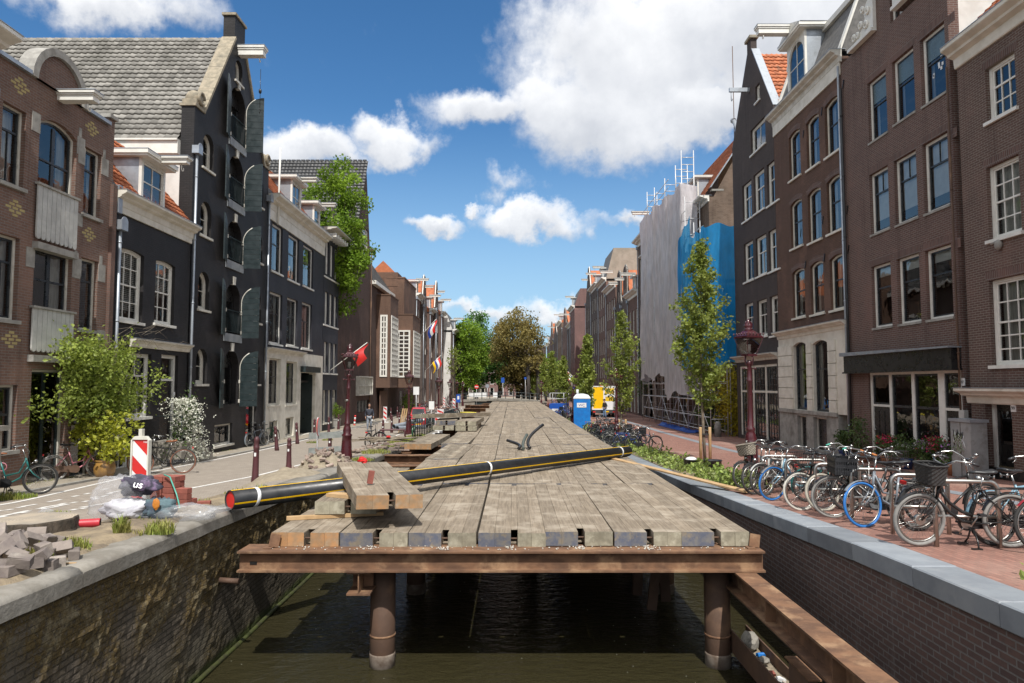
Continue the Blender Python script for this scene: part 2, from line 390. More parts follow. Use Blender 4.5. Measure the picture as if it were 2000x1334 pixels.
blackpl=M('black_plastic',(.014,.015,.017),(.024,.025,.028),.38,6,c3=(.06,.06,.062),s3=4,t3=(.6,.8))
rubber=M('black_rubber',(.022,.022,.022),(.035,.034,.033),.75,9)
rubgr=M('cream_rubber',(.43,.405,.34),(.33,.31,.26),.7,8)
rubblu=M('blue_rubber',(.02,.17,.5),(.025,.14,.42),.5,8)
rubbrn=M('brown_rubber',(.22,.1,.065),(.17,.08,.05),.7,8)
rubgrey=M('grey_rubber',(.26,.255,.24),(.2,.195,.185),.75,8)
leather=M('brown_leather',(.27,.095,.035),(.2,.07,.03),.45,8)
wicker=M('grey_wicker',(.3,.265,.215),(.17,.15,.12),.85,40,4,bump=.008,tone=.6)
soil=M('dry_soil',(.25,.2,.135),(.17,.135,.095),.97,5,8,bump=.035,c3=(.33,.26,.165),s3=1.6,t3=(.48,.7))
sand=M('pale_sand',(.33,.28,.205),(.255,.215,.155),.97,8,8,bump=.03)
leafA=M('young_leaf',(.30,.35,.075),(.22,.28,.055),.5,3,tone=.4,trans=.5,spec=.4)
leafB=M('bright_leaf',(.22,.33,.035),(.15,.25,.026),.5,.6,tone=.45,trans=.5,spec=.3)
leafC=M('olive_leaf',(.27,.215,.07),(.21,.18,.06),.55,.5,tone=.4,trans=.45,spec=.3)
leafD=M('deep_leaf',(.085,.18,.035),(.06,.14,.028),.5,.5,tone=.45,trans=.4,spec=.3)
leafY=M('yellow_leaf',(.52,.42,.03),(.38,.34,.04),.5,2,tone=.4,trans=.45,spec=.3)
leafS=M('shrub_leaf',(.085,.14,.036),(.06,.10,.026),.5,3,tone=.5,trans=.2,spec=.4)
grassm=M('grass_blade',(.23,.30,.055),(.36,.33,.11),.6,3,tone=.45,trans=.4,spec=.3)
petal=M('white_petal',(.74,.74,.66),(.6,.62,.5),.6,5,tone=.2,trans=.2)
petalr=M('red_petal',(.5,.03,.05),(.4,.02,.1),.6,5,tone=.4)
petalp=M('purple_petal',(.35,.15,.42),(.5,.35,.55),.6,5,tone=.4)
terracotta=M('terracotta',(.4,.17,.08),(.33,.14,.07),.8,6)
skin=M('skin',(.52,.3,.21),(.45,.26,.18),.55,5)
# brick
bk_brown=MBRICK('red_brown_brick',(0.156,0.090,0.069),(0.211,0.121,0.090),(0.218,0.187,0.164),var=.3,stain=(.11,.075,.065))
bk_black=MBRICK('black_painted_brick',(.016,.015,.0155),(.024,.022,.023),(.012,.011,.012),var=.4,rough=.6,stain=(.035,.03,.03),bump=.006)
bk_bluegrey=MBRICK('blue_grey_painted_brick',(.026,.028,.038),(.036,.037,.048),(.02,.021,.027),var=.4,rough=.6,stain=(.05,.046,.05),bump=.006)
bk_church=MBRICK('dark_church_brick',(.082,.046,.037),(.11,.062,.05),(.06,.048,.043),var=.35,stain=(.045,.035,.033))
bk_church2=MBRICK('warm_church_brick',(0.135,0.072,0.050),(0.171,0.095,0.063),(0.126,0.099,0.081),var=.3,stain=(.1,.065,.05))
bk_97=MBRICK('dark_red_brick',(0.112,0.061,0.050),(0.152,0.083,0.067),(0.218,0.191,0.172),var=.35,stain=(.09,.06,.055))
bk_95=MBRICK('brown_brick',(0.122,0.066,0.046),(0.153,0.083,0.058),(0.068,0.054,0.044),var=.3,stain=(.075,.05,.04))
bk_99=MBRICK('pointed_brown_brick',(0.106,0.062,0.050),(0.134,0.077,0.062),(0.230,0.205,0.179),var=.35,stain=(.075,.055,.05))
bk_dark=MBRICK('near_black_brick',(0.056,0.043,0.040),(0.076,0.058,0.053),(0.079,0.068,0.065),var=.35,stain=(.04,.034,.034))
bk_side=MBRICK('patchy_old_brick',(.12,.075,.05),(.19,.135,.1),(.17,.145,.12),var=.4,stain=(.085,.06,.045))
bk_purple=MBRICK('purple_brick',(.17,.09,.085),(.21,.11,.1),(.19,.15,.14),var=.25,stain=(.14,.085,.08))
bk_far1=MBRICK('far_brown_brick',(0.145,0.083,0.066),(0.170,0.098,0.078),(0.128,0.106,0.093),var=.3)
bk_far2=MBRICK('far_dark_brick',(.09,.068,.06),(.115,.088,.076),(.09,.076,.07),var=.3)
clink=MBRICK('grey_tan_clinker',(.30,.258,.215),(.375,.325,.27),(.22,.195,.165),bw=.2,bh=.09,ms=.006,plane='floor',var=.35,stain=(.25,.215,.18),bump=.005,rot=.0)
pave=MBRICK('tan_paving_slab',(.31,.275,.22),(.36,.315,.25),(.22,.2,.16),bw=.3,bh=.3,ms=.006,plane='floor',var=.4,stain=(.24,.21,.165),bump=.005)
redclk=MBRICK('red_clinker',(.24,.118,.092),(.34,.175,.135),(.20,.135,.11),bw=.2,bh=.075,ms=.007,plane='floor',var=.5,c3=(.36,.235,.19),s3=.45,stain=(.19,.105,.085),bump=.004,rot=pi/2)
redblock=M('new_red_block',(.27,.085,.062),(.22,.07,.052),.85,6,6,bump=.004,tone=.15)
oldbrick=M('loose_brick',(.2,.14,.12),(.3,.24,.2),.92,5,6,bump=.006,c3=(.38,.33,.27),s3=3,t3=(.5,.7),tone=.3)
setts=M('worn_setts',(.165,.138,.128),(.235,.20,.175),.85,5,7,bump=.008,c3=(.4,.36,.31),s3=3,t3=(.56,.75),tone=.22)
tilegr=M('grey_pantile',(.255,.245,.222),(.19,.182,.165),.8,2.5,6,bump=.004,c3=(.13,.125,.11),s3=.55,t3=(.46,.7),tone=.22)
tiledk=M('black_pantile',(.05,.052,.055),(.04,.041,.044),.5,4,5,tone=.3)
tileor=M('orange_pantile',(.45,.145,.06),(.36,.115,.05),.8,2.5,6,c3=(.26,.12,.07),s3=1.2,t3=(.55,.75),tone=.25)
slate=M('grey_slate',(.14,.135,.13),(.1,.098,.095),.7,5,5,tone=.3)
# blue stone dust, rope etc
greybrn=M('grey_brown_render',(.33,.285,.235),(.27,.235,.19),.9,1.2,6,c3=(.2,.175,.145),s3=.8,t3=(.5,.75))

def MWALL_LEFT():
    m=bpy.data.materials.new('mossy_quay_brick');m.use_nodes=True;t=NT(m.node_tree);b=t.n['Principled BSDF']
    tcn=t.new('ShaderNodeTexCoord');sp=t.new('ShaderNodeSeparateXYZ');t.l.new(tcn.outputs['Object'],sp.inputs[0]);cm=t.new('ShaderNodeCombineXYZ')
    t.l.new(sp.outputs[1],cm.inputs[0]);t.l.new(sp.outputs[2],cm.inputs[1])
    wv=t.noise(tcn.outputs['Object'],1.5,3);vec=t.vmath('ADD',cm.outputs[0],t.vmath('MULTIPLY',t.vmath('SUBTRACT',wv.outputs['Color'],(.5,.5,.5)).outputs[0],(.03,.03,0)).outputs[0]).outputs[0]
    br=t.new('ShaderNodeTexBrick');t.l.new(vec,br.inputs['Vector']);br.inputs['Scale'].default_value=1
    br.inputs['Brick Width'].default_value=.24;br.inputs['Row Height'].default_value=.072;br.inputs['Mortar Size'].default_value=.012;br.inputs['Mortar Smooth'].default_value=.4
    br.inputs['Color1'].default_value=(.115,.095,.073,1);br.inputs['Color2'].default_value=(.17,.14,.108,1);br.inputs['Mortar'].default_value=(.065,.055,.042,1)
    n=t.noise(tcn.outputs['Object'],3.5,8,.7);nb=t.noise(tcn.outputs['Object'],26,5,.7);nl=t.noise(tcn.outputs['Object'],.7,4,.6)
    at=t.new('ShaderNodeAttribute',attribute_name='tone')
    col=t.mix(t.smooth(n.outputs['Fac'],.42,.68,0,.75),br.outputs['Color'],(.055,.043,.028,1))
    col=t.mix(t.smooth(nl.outputs['Fac'],.5,.7,0,.55),col,(.2,.175,.135,1))
    moss=t.mix(t.smooth(nb.outputs['Fac'],.35,.65),(.045,.032,.013,1),(.15,.105,.042,1))
    pale=t.mix(t.smooth(n.outputs['Fac'],.5,.66),moss,(.235,.195,.12,1))
    msk=t.math('MULTIPLY',at.outputs['Fac'],t.smooth(nb.outputs['Fac'],.32,.55))
    col=t.mix(t.smooth(msk,.05,.42),col,pale)
    alg=t.smooth(t.math('ADD',sp.outputs[2],t.math('MULTIPLY',n.outputs['Fac'],.16)),.26,.10)
    col=t.mix(alg,col,(.075,.105,.015,1))
    wet=t.smooth(sp.outputs[2],1.0,.3,0,.35);col=t.mix(wet,col,(.05,.05,.03,1))
    t.l.new(col,b.inputs['Base Color']);b.inputs['Roughness'].default_value=.85;b.inputs['Specular IOR Level'].default_value=.3
    bp=t.new('ShaderNodeBump');bp.inputs['Distance'].default_value=.02
    t.l.new(t.math('ADD',t.math('MULTIPLY',br.outputs['Fac'],-.5),t.math('MULTIPLY',nb.outputs['Fac'],1.0)),bp.inputs['Height']);t.l.new(bp.outputs[0],b.inputs['Normal'])
    return m
def MWALL_RIGHT():
    m=bpy.data.materials.new('new_quay_brick');m.use_nodes=True;t=NT(m.node_tree);b=t.n['Principled BSDF']
    tcn=t.new('ShaderNodeTexCoord');sp=t.new('ShaderNodeSeparateXYZ');t.l.new(tcn.outputs['Object'],sp.inputs[0]);cm=t.new('ShaderNodeCombineXYZ')
    t.l.new(sp.outputs[1],cm.inputs[0]);t.l.new(sp.outputs[2],cm.inputs[1])
    br=t.new('ShaderNodeTexBrick');t.l.new(cm.outputs[0],br.inputs['Vector']);br.inputs['Scale'].default_value=1
    br.inputs['Brick Width'].default_value=.22;br.inputs['Row Height'].default_value=.075;br.inputs['Mortar Size'].default_value=.009
    br.inputs['Color1'].default_value=(.092,.056,.05,1);br.inputs['Color2'].default_value=(.13,.077,.064,1);br.inputs['Mortar'].default_value=(.17,.155,.145,1)
    mp=t.new('ShaderNodeMapping');t.l.new(tcn.outputs['Object'],mp.inputs[0]);mp.inputs['Scale'].default_value=(1,1.5,.22)
    n=t.noise(mp.outputs[0],2.2,6,.6);nb=t.noise(tcn.outputs['Object'],20,5,.6)
    col=t.mix(t.smooth(n.outputs['Fac'],.55,.75,0,.5),br.outputs['Color'],(.24,.22,.21,1))
    col=t.mix(t.smooth(nb.outputs['Fac'],.4,.7,0,.35),col,(.06,.045,.042,1))
    t.l.new(col,b.inputs['Base Color']);b.inputs['Roughness'].default_value=.8
    bp=t.new('ShaderNodeBump');bp.inputs['Distance'].default_value=.006;t.l.new(t.math('MULTIPLY',br.outputs['Fac'],-1.0),bp.inputs['Height']);t.l.new(bp.outputs[0],b.inputs['Normal'])
    return m
def MWATER():
    m=bpy.data.materials.new('canal_water');m.use_nodes=True;t=NT(m.node_tree);b=t.n['Principled BSDF']
    tcn=t.new('ShaderNodeTexCoord');mp=t.new('ShaderNodeMapping');t.l.new(tcn.outputs['Object'],mp.inputs[0]);mp.inputs['Scale'].default_value=(1.0,2.0,1)
    n=t.noise(mp.outputs[0],3.2,4,.55);n2=t.noise(mp.outputs[0],11,3,.5)
    b.inputs['Base Color'].default_value=(.03,.0265,.0125,1);b.inputs['Roughness'].default_value=.06;b.inputs['IOR'].default_value=1.33
    h=t.math('ADD',n.outputs['Fac'],t.math('MULTIPLY',n2.outputs['Fac'],.3));bp=t.new('ShaderNodeBump');bp.inputs['Distance'].default_value=.055;bp.inputs['Strength'].default_value=.8
    t.l.new(h,bp.inputs['Height']);t.l.new(bp.outputs[0],b.inputs['Normal']);return m
def MTARP(name,col,alpha,trans=.5,fold=.05,rough=.45):
    """thin scaffold netting: partly see-through, light comes through it"""
    m=bpy.data.materials.new(name);m.use_nodes=True;t=NT(m.node_tree);b=t.n['Principled BSDF']
    tcn=t.new('ShaderNodeTexCoord');mp=t.new('ShaderNodeMapping');t.l.new(tcn.outputs['Object'],mp.inputs[0]);mp.inputs['Scale'].default_value=(1,1,.3)
    n=t.noise(mp.outputs[0],2.5,6,.6);c=t.mix(t.smooth(n.outputs['Fac'],.3,.7),(*col,1),(*[x*.72 for x in col],1))
    t.l.new(c,b.inputs['Base Color']);b.inputs['Roughness'].default_value=rough
    bp=t.new('ShaderNodeBump');bp.inputs['Distance'].default_value=fold;t.l.new(n.outputs['Fac'],bp.inputs['Height']);t.l.new(bp.outputs[0],b.inputs['Normal'])
    tr=t.new('ShaderNodeBsdfTranslucent');t.l.new(c,tr.inputs[0]);mx=t.new('ShaderNodeMixShader');mx.inputs[0].default_value=trans
    t.l.new(b.outputs[0],mx.inputs[1]);t.l.new(tr.outputs[0],mx.inputs[2])
    tp=t.new('ShaderNodeBsdfTransparent');tp.inputs[0].default_value=(*[min(1,.35+x) for x in col],1)
    m2=t.new('ShaderNodeMixShader');m2.inputs[0].default_value=alpha;t.l.new(tp.outputs[0],m2.inputs[1]);t.l.new(mx.outputs[0],m2.inputs[2])
    t.l.new(m2.outputs[0],t.n['Material Output'].inputs[0]);return m
wall_l=MWALL_LEFT();wall_r=MWALL_RIGHT();water_m=MWATER()
tarp_blue=MTARP('blue_netting',(.02,.44,.95),.82,.6)
tarp_white=MTARP('white_sheeting',(.74,.71,.73),.985,.35,.12)
plastic=MTARP('clear_plastic',(.8,.82,.86),.24,.3,.02,.16)
# ================================================================ heights of the quays (metres over the water)
def lerp_tab(tab,y):
    if y<=tab[0][0]:return tab[0][1]
    for(a,va),(b,vb) in zip(tab,tab[1:]):
        if y<=b:return va+(vb-va)*(y-a)/(b-a)
    return tab[-1][1]
T_CL=[(2,2.42),(6,2.34),(10,2.25),(15,2.10),(23,1.86),(31,1.62),(44,1.32),(60,1.12),(100,1.05)]
T_SL=[(2,2.32),(6,2.20),(10,2.05),(14.4,1.78),(20,1.63),(26,1.46),(31,1.36),(44,1.23),(60,1.10),(100,1.05)]
T_R=[(2,2.36),(6,2.24),(8.6,2.17),(12.4,1.97),(17,1.75),(23,1.50),(31,1.28),(44,1.15),(60,1.10),(100,1.05)]
XL,XR=-4.5,4.4 # quay faces
FL,FR=-12.0,13.0 # facade lines
def zcl(y):return lerp_tab(T_CL,y)
def zsl(y):return lerp_tab(T_SL,y)
def zr(y):return lerp_tab(T_R,y)
def zl(x,y):
    """left quay surface: falls from the coping to the street"""
    k=min(1,max(0,(-4.95-x)/1.9));k=k*k*(3-2*k);return zcl(y)*(1-k)+zsl(y)*k
def gz(x,y):return zl(x,y) if x<0 else zr(y)
YS=[-6,0,2,4,5,6,7,8,9,10,11,12,13,14.4,16,18,20,23,26,31,37,44,52,60,75,100]
def sheet(name,xs,ys,zf,mat,dz=0.0,kind='structure',slope=True):
    mb=MB();idx={}
    for i,x in enumerate(xs):
        for j,y in enumerate(ys):idx[i,j]=mb.vert((x,y,zf(x,y)+dz))
    for i in range(len(xs)-1):
        for j in range(len(ys)-1):mb.face((idx[i,j],idx[i+1,j],idx[i+1,j+1],idx[i,j+1]),True)
    o=mb.build(name,mat);return tag(o,kind=kind)
def dense(a,b,st):n=max(1,int(round((b-a)/st)));return[a+(b-a)*i/n for i in range(n+1)]

# ground far and wide (one sheet with the canal left open), then paving, canal water
g=MB()
for(x0,x1,y0,y1) in((-900,-14,-300,150),(15.5,900,-300,150),(-900,900,150,1800)):
    g.poly(((x0,y0,.98),(x1,y0,.98),(x1,y1,.98),(x0,y1,.98)))
for(x0,x1) in((-14,-5.0),(4.9,15.5)):g.poly(((x0,99,.98),(x1,99,.98),(x1,150,.98),(x0,150,.98)))
tag(g.build('ground',pave),kind='structure')
sheet('street_left',[-14.5,-12,-11.0,-9.5,-8,-7.4,-6.9,-6.4,-5.9,-5.4,-4.95],YS+[150],zl,clink)
sheet('street_right',[4.85,6,8,9.5,11,13,15.5],YS+[150],lambda x,y:zr(y),redclk)
sheet('pavement_left',[-14.4,-12,-11.1],YS,zl,pave,.05)
kb=MB()
for a,b in zip(YS,YS[1:]):kb.bar((-11.08,a,zl(-11,a)-.01),(-11.08,b,zl(-11,b)-.01),.12,.13)
tag(kb.build('kerb_left',lintelst),kind='structure')
gt=MB()
for a,b in zip(YS,YS[1:]):
    if a>=10:gt.poly(((9.55,a,zr(a)+.005),(9.95,a,zr(a)+.005),(9.95,b,zr(b)+.005),(9.55,b,zr(b)+.005)))
tag(gt.build('gutter_strip',bluestone),kind='structure')
ks=MB()
for y in dense(17,70,1.0)[:-1]:
    ks.tone=R.random();ks.cbox((6.05,y+.5,zr(y+.5)+.01),(.12,.985,.12),Matrix.Rotation(-math.atan((zr(y)-zr(y+1))),3,'X'))
tag(ks.build('planting_kerb',bluestone),kind='structure')
w=MB();w.poly(((-14,-30,0),(14,-30,0),(14,300,0),(-14,300,0)));tag(w.build('canal_water',water_m),kind='structure')

# white road marks of paint set into the clinkers
rm=MB()
def line(xa,ya,xb,yb,wd,n=14):
    for i in range(n):
        t0,t1=i/n,(i+1)/n
        p=[(xa+(xb-xa)*t,ya+(yb-ya)*t) for t in(t0,t1)]
        (x0,y0),(x1,y1)=p;dx,dy=x1-x0,y1-y0;L=math.hypot(dx,dy);nx,ny=-dy/L*wd/2,dx/L*wd/2
        rm.poly([(x,y,zl(x,y)+.006) for x,y in((x0-nx,y0-ny),(x1-nx,y1-ny),(x1+nx,y1+ny),(x0+nx,y0+ny))][::-1])
line(-9.9,11.0,-10.75,20,.11,20);line(-10.75,20,-11.0,44,.11,30);line(-11.0,44,-11.3,95,.11,20)
line(-8.3,13.3,-7.2,19.5,.11);line(-7.2,19.5,-6.7,31,.11);line(-6.7,31,-6.9,95,.11,20)
for k in range(34): # the worn ladder of white clinkers in the foreground
    for row,(ox,oy) in enumerate(((-9.35,11.2),(-8.85,11.0),(-8.7,11.0),(-8.05,10.8))):
        if R.random()<(.62,.72,.6,.75)[row] and not(row==0 and k>26):
            x,y=ox-.012*k+R.uniform(-.05,.05),oy+.205*k
            rm.poly([(xx,yy,zl(xx,yy)+.006) for xx,yy in((x-.048,y),(x+.048,y),(x+.048,y+.2),(x-.048,y+.2))])
for y in(60,62.5,65):rm.poly([(xx,yy,zl(xx,yy)+.006) for xx,yy in((-10,y),(-9.0,y),(-9.0,y+.5),(-10,y+.5))])
tag(rm.build('road_markings',M('road_paint',(.72,.71,.68),(.5,.47,.43),.8,14,5,contrast=(.45,.7))),kind='structure')
rp=MB() # white plus mark on the right-hand clinkers, red cycle strip far left
for i in range(3):rp.poly([(6.35+i*.22,16.2+i*.1,zr(16.2+i*.1)+.006),(6.5+i*.22,16.2+i*.1,zr(16.2+i*.1)+.006),(6.5+i*.22,16.9+i*.1,zr(16.9+i*.1)+.006),(6.35+i*.22,16.9+i*.1,zr(16.9+i*.1)+.006)])
tag(rp.build('white_paving_mark',MATS['road_paint']),kind='structure')
sheet('red_asphalt_strip',[-10.8,-8.0],[84,100,150],zl,redclk,.006)

# ---------------------------------------------------------------- left quay wall: old brick with moss relief and rounded coping
ql=thing('quay_wall','old mossy brick quay wall below the left street with worn concrete coping','quay wall',(0,0,0))
mb=MB();ysd=dense(1.5,22,.075)+dense(22.6,105,1.2);nz_=34;ids=[]
for y in ysd:
    zt=zcl(y)-.02;col_=[]
    for k in range(nz_+1):
        f=k/nz_;z=-.3+(zt+.3)*f
        p=Vector((0,y*1.0,z));m_=noise.fractal(p*1.3,1.0,2.0,4);m2=noise.noise(p*9);m3=noise.noise(p*3.1+Vector((5,0,0)))
        up=max(0,min(1,(f-.42)/.5));far=max(0,min(1,(y-6)/5));near=1-far
        cov=max(0,min(1,up*(1.05*far+.55*near)+m_*.6+.06));topf=min(1,max(0,(zt-z-.17)/.12))
        d=topf*(cov*(.03+.075*max(0,m2)+.05*max(0,m3))+.008*m2)
        col_.append((mb.vert((XL+d,y,z)),cov))
    ids.append(col_)
for a,b in zip(ids,ids[1:]):
    for k in range(nz_):mb.face((a[k][0],b[k][0],b[k+1][0],a[k+1][0]),False,(a[k][1]+b[k+1][1])/2)
mb.build('brick_face',wall_l,ql)
mb=MB()
y=1.5
while y<104:
    L=1.9 if y<24 else 4.0
    for s in range(6):
        ya,yb=y+L*s/6,y+L*(s+1)/6
        if s==5:yb-=.012
        pr=lambda yy:[(-4.97,zcl(yy)),(XL-.06,zcl(yy)+.012+.008*noise.noise((0,yy*3,1))),(XL+.02,zcl(yy)-.005),(XL+.07,zcl(yy)-.05),(XL+.075+.012*noise.noise((1,yy*6,3)),zcl(yy)-.2-.015*noise.noise((4,yy*5,3))),(-4.97,zcl(yy)-.2)]
        A,B=[mb.vert((px,ya,pz)) for px,pz in pr(ya)],[mb.vert((px,yb,pz)) for px,pz in pr(yb)]
        for i in range(6):mb.face((A[i],A[(i+1)%6],B[(i+1)%6],B[i]),i<3)
        if s==0:mb.face(A[::-1])
        if s==5:mb.face(B)
    y+=L
mb.build('coping',concrete,ql)
mb=MB();mb.box(-4.9,XL-.09,1.5,105,-.3,.9);mb.build('wall_core',concrete,ql)
mb=MB() # slimy timber rail at the waterline
mb.tube([(XL+.07,yy,.02+.012*sin(yy*2)) for yy in dense(4,60,1.5)],.04,6);mb.build('waterline_rail',M('algae_wood',(.055,.068,.014),(.035,.035,.012),.7,6),ql)
mb=MB();mb.tube([(XL+.0,10.66,1.22),(XL+.32,10.66,1.2)],.045,8);mb.build('drain_spout',rustdk,ql)
# ---------------------------------------------------------------- right quay wall: new brick with bluestone coping slabs
qr=thing('quay_wall','new dark brick quay wall below the right street with blue stone coping slabs','quay wall')
mb=MB()
for a,b in zip(YS,YS[1:]):mb.poly(((XR+.03,a,-.4),(XR+.03,a,zr(a)-.2),(XR+.03,b,zr(b)-.2),(XR+.03,b,-.4)))
mb.build('brick_face',wall_r,qr)
y=2.27;n=0
while y<62:
    mb=MB();mb.tone=R.random();c=y+.67
    mb.cbox((XR+.24,c,zr(c)-.1),(.5,1.333,.235),Matrix.Rotation(math.atan((zr(y+1.34)-zr(y))/1.34),3,'X'),bev=.014);mb.build('coping_slab',bluestone,qr);y+=1.34;n+=1
mb=MB();mb.box(XR,XR+.45,y,104,.7,1.09);mb.build('far_coping',bluestone,qr)

# ================================================================ the timber work deck
ZD=CZ-2.165 # top of the mats
def make_mat(length,ends,seed,slot=True):
    """one crane mat: five baulks bolted side by side, the slot at each end shows the lifting rod"""
    rr=random.Random(seed);x=-.495;mm=MB();ee=[MB(),MB()];wd=[.24,.24,.1,.207,.207] if slot else[.2,.195,.2,.2,.195]
    for k,wv in enumerate(wd):
        t=rr.uniform(.15,.9);short=(.24 if(slot and k==2) else rr.uniform(0,.02));dz=rr.uniform(-.005,.003);g_=.001
        x0,x1,y0,y1,z0,z1=x+g_,x+wv-g_*.4,-length/2+short,length/2-short,-.205,dz
        bv=.005;mm.tone=t;n=7
        rings=[]
        for j in range(n+1):
            yy=y0+(y1-y0)*j/n;q=lambda:rr.uniform(-.0025,.0025)
            rings.append([mm.vert(p) for p in((x0,yy,z0),(x0,yy,z1-bv+q()),(x0+bv,yy,z1+q()),((x0+x1)/2,yy,z1+q()*1.4),(x1-bv,yy,z1+q()),(x1,yy,z1-bv+q()),(x1,yy,z0))])
        for a,b in zip(rings,rings[1:]):
            for i in range(7):mm.face((a[i],a[(i+1)%7],b[(i+1)%7],b[i])[::-1])
        mm.face(rings[-1][::-1])
        e_=ee[0 if k<3 or not slot else 1];e_.tone=rr.uniform(.1,.9);src=mm.v;pts=[src[i] for i in rings[0]]
        if not(slot and k==2):e_.poly([(p[0],p[1],p[2]) for p in pts])
        x+=wv
    rod=MB()
    if slot:rod.tube([(-.06,-length/2+.1,-.1),(.1,-length/2+.1,-.1)],.014,6)
    return mm,ee,rod
def place_mat(loc,length,endm,seed,label,group,wood=None,rz=0,rx=0,ry=0,slot=True):
    mm,ee,rod=make_mat(length,None,seed,slot)
    t=thing('timber_mat',label,'timber mat',loc,0,group);t.rotation_euler=(rx,ry,rz)
    mm.build('baulks',wood or timber,t);[q.build('sawn_end',endm[i] if isinstance(endm,tuple) else endm,t) for i,q in enumerate(ee) if q.v]
    if slot:rod.build('lifting_rod',rustdk,t)
    return t
FRONT=[(-3.04,endor,'with orange painted ends at the left corner of the deck front'),
         (-2.05,endbl,'at the deck front, blue grey end, beside the orange ended mat'),
         (-1.02,endbl,'with a blue left end, right of the deck gap'),
         (-.005,endbl,'with one slate blue end in the middle of the deck front'),
         (.985,endgr,'at the deck front just right of the middle, dull grey ends'),
         (1.99,endbl,'at the deck front with two split bright blue end blocks'),
         (3.0,endgr,'at the right corner of the deck front beside the steel lug')]
COLX=[f[0] for f in FRONT]
rowZ=[10.2+5.02*i for i in range(16)]
gapcol=random.Random(4)
for ci,(x,em,lb) in enumerate(FRONT):
    off=0 if ci<3 else(0,0,0,0)[ci-3]
    for ri,y in enumerate(rowZ):
        if ci==0 and ri in(1,2):continue
        if ci==0 and ri>3:continue
        dx=gapcol.uniform(-.012,.012);rz=gapcol.uniform(-.0035,.0035)
        L=4.98;yc=y+2.5+(0 if ri==0 else gapcol.uniform(-.02,.02))
        zz=ZD+gapcol.uniform(-.012,.012);nm='worn timber mat '+lb if ri==0 else None
        if ci==0 and ri==3:nm='loose thick timber mat lying at the left edge of the deck behind the bare beams';rz=-.05;dx=-.3
        if ci==1 and ri==3:nm='loose timber mat with rotten edges beside the deck, right of its twin';rz=-.03;zz+=.02
        if ci==1 and ri==2:rz=-.045;dx=.1;nm='rounded timber mat ending at the bare rusty beams left of the deck'
        m_=place_mat((x+dx,yc,zz),L,em if em is endor else(endbl,endgr),ci*40+ri,nm or 'flat grey brown timber mat laid flush among others in the long work deck','timber mats laid as the work deck',rz=rz,wood=timberdk if nm and ri in(2,3) else None,slot=ri==0)
# the stack of loose mats at the front left corner
place_mat((-2.78,13.55,ZD+.275),4.6,endgr,901,'short dark mat with two blunt ends lying on planks under the tilted mat','stacked timber mats',timberdk,rz=.03)
place_mat((-2.44,12.2,ZD+.56),3.9,endor,902,'tilted pale timber mat on top of the near stack carrying an upright brick','stacked timber mats',rz=rad(18.5),rx=rad(1.2),ry=rad(2))
for(p,q,wd,lb) in(((-3.62,11.12,ZD+.03),(-2.15,11.55,ZD+.03),.1,'pale fresh wooden plank under the dark mat of the near stack'),((-3.1,11.8,ZD+.305),(-2.0,11.25,ZD+.305),.22,'pale fresh wooden board squeezed between the two stacked mats')):
    m1=MB();m1.bar(p,q,wd,.055);tag(m1.build('plank',newwood),lb,'plank')
m1=MB();m1.cbox((0,0,.105),(.09,.06,.21),bev=.004);b1=m1.build('brick',redblock);b1.location=(-2.31,11.2,ZD+.568);b1.rotation_euler=(rad(2),rad(9),rad(20));tag(b1,'single dark red brick standing upright on the tilted timber mat','brick')
# the far stack
for k,(x,y,z,L,rz,rx,ry,lb) in enumerate(((-3.3,34.6,ZD+.23,4.2,.02,0,0,'lower left mat of the far stack beside the railing'),(-2.15,34.4,ZD+.23,4.6,.0,0,0,'lower right mat of the far stack beside the deck'),
        (-3.25,35.0,ZD+.45,3.9,.03,0,0,'middle left mat of the far stack with a blue grey end'),(-2.1,34.6,ZD+.45,4.4,-.04,0,0,'middle right mat of the far stack with rounded rotten edges'),
        (-3.0,35.2,ZD+.72,5.0,-.62,-.02,-.05,'long crooked mat lying across the top of the far stack'))):
    place_mat((x,y,z),L,(endgr,endgr,endbl,endgr,endgr)[k],930+k,'dark weathered '+lb,'stacked timber mats',timberdk,rz=rz,rx=rx,ry=ry)

def ibeam(mb,p,q,h,w,tf=.028,tw=.016,up=(0,0,1)):
    """I section along p-q, p and q at the middle of its height"""
    p=Vector(p);q=Vector(q);u=Vector(up)
    mb.bar(p+u*(h/2-tf/2),q+u*(h/2-tf/2),w,tf);mb.bar(p-u*(h/2-tf/2),q-u*(h/2-tf/2),w,tf);mb.bar(p,q,tw,h-2*tf)
zb=ZD-.21-.148
def crossbeam(y,x0,x1,lb,w=.3,front=False):
    t=thing('steel_beam',lb,'steel beam',(0,y,zb),0,'rusty cross beams under the deck')
    m_=MB()
    if front:ibeam(m_,(x0,-.118,0),(x1,-.118,0),.295,.232);ibeam(m_,(x0,.118,0),(x1,.118,0),.295,.232)
    else:ibeam(m_,(x0,0,0),(x1,0,0),.295,w)
    m_.build('beam',rust,t)
    if front:
        for x in(x0+.42,x1-.1):
            m_=MB();m_.box(x-.1,x+.02,-.1,.06,.149,.164);m_.bar((x+.02,0,.162),(x+.05,.02,.34),.15,.02);m_.build('steel_lug',rust,t)
        m_=MB();m_.cbox((x0+.2,-.129,-.04),(.10,.008,.045));m_.build('web_hole',blackp,t)
    return t
crossbeam(10.16,-3.93,3.62,'long rusty steel beam carrying the front edge of the timber deck',.5,True)
lbs={20.5:'rusty beam jutting out left of the deck just behind the black pipe',23.5:'rusty beam jutting out onto the left quay, second behind the black pipe',27.0:'rusty beam under the two loose mats left of the deck'}
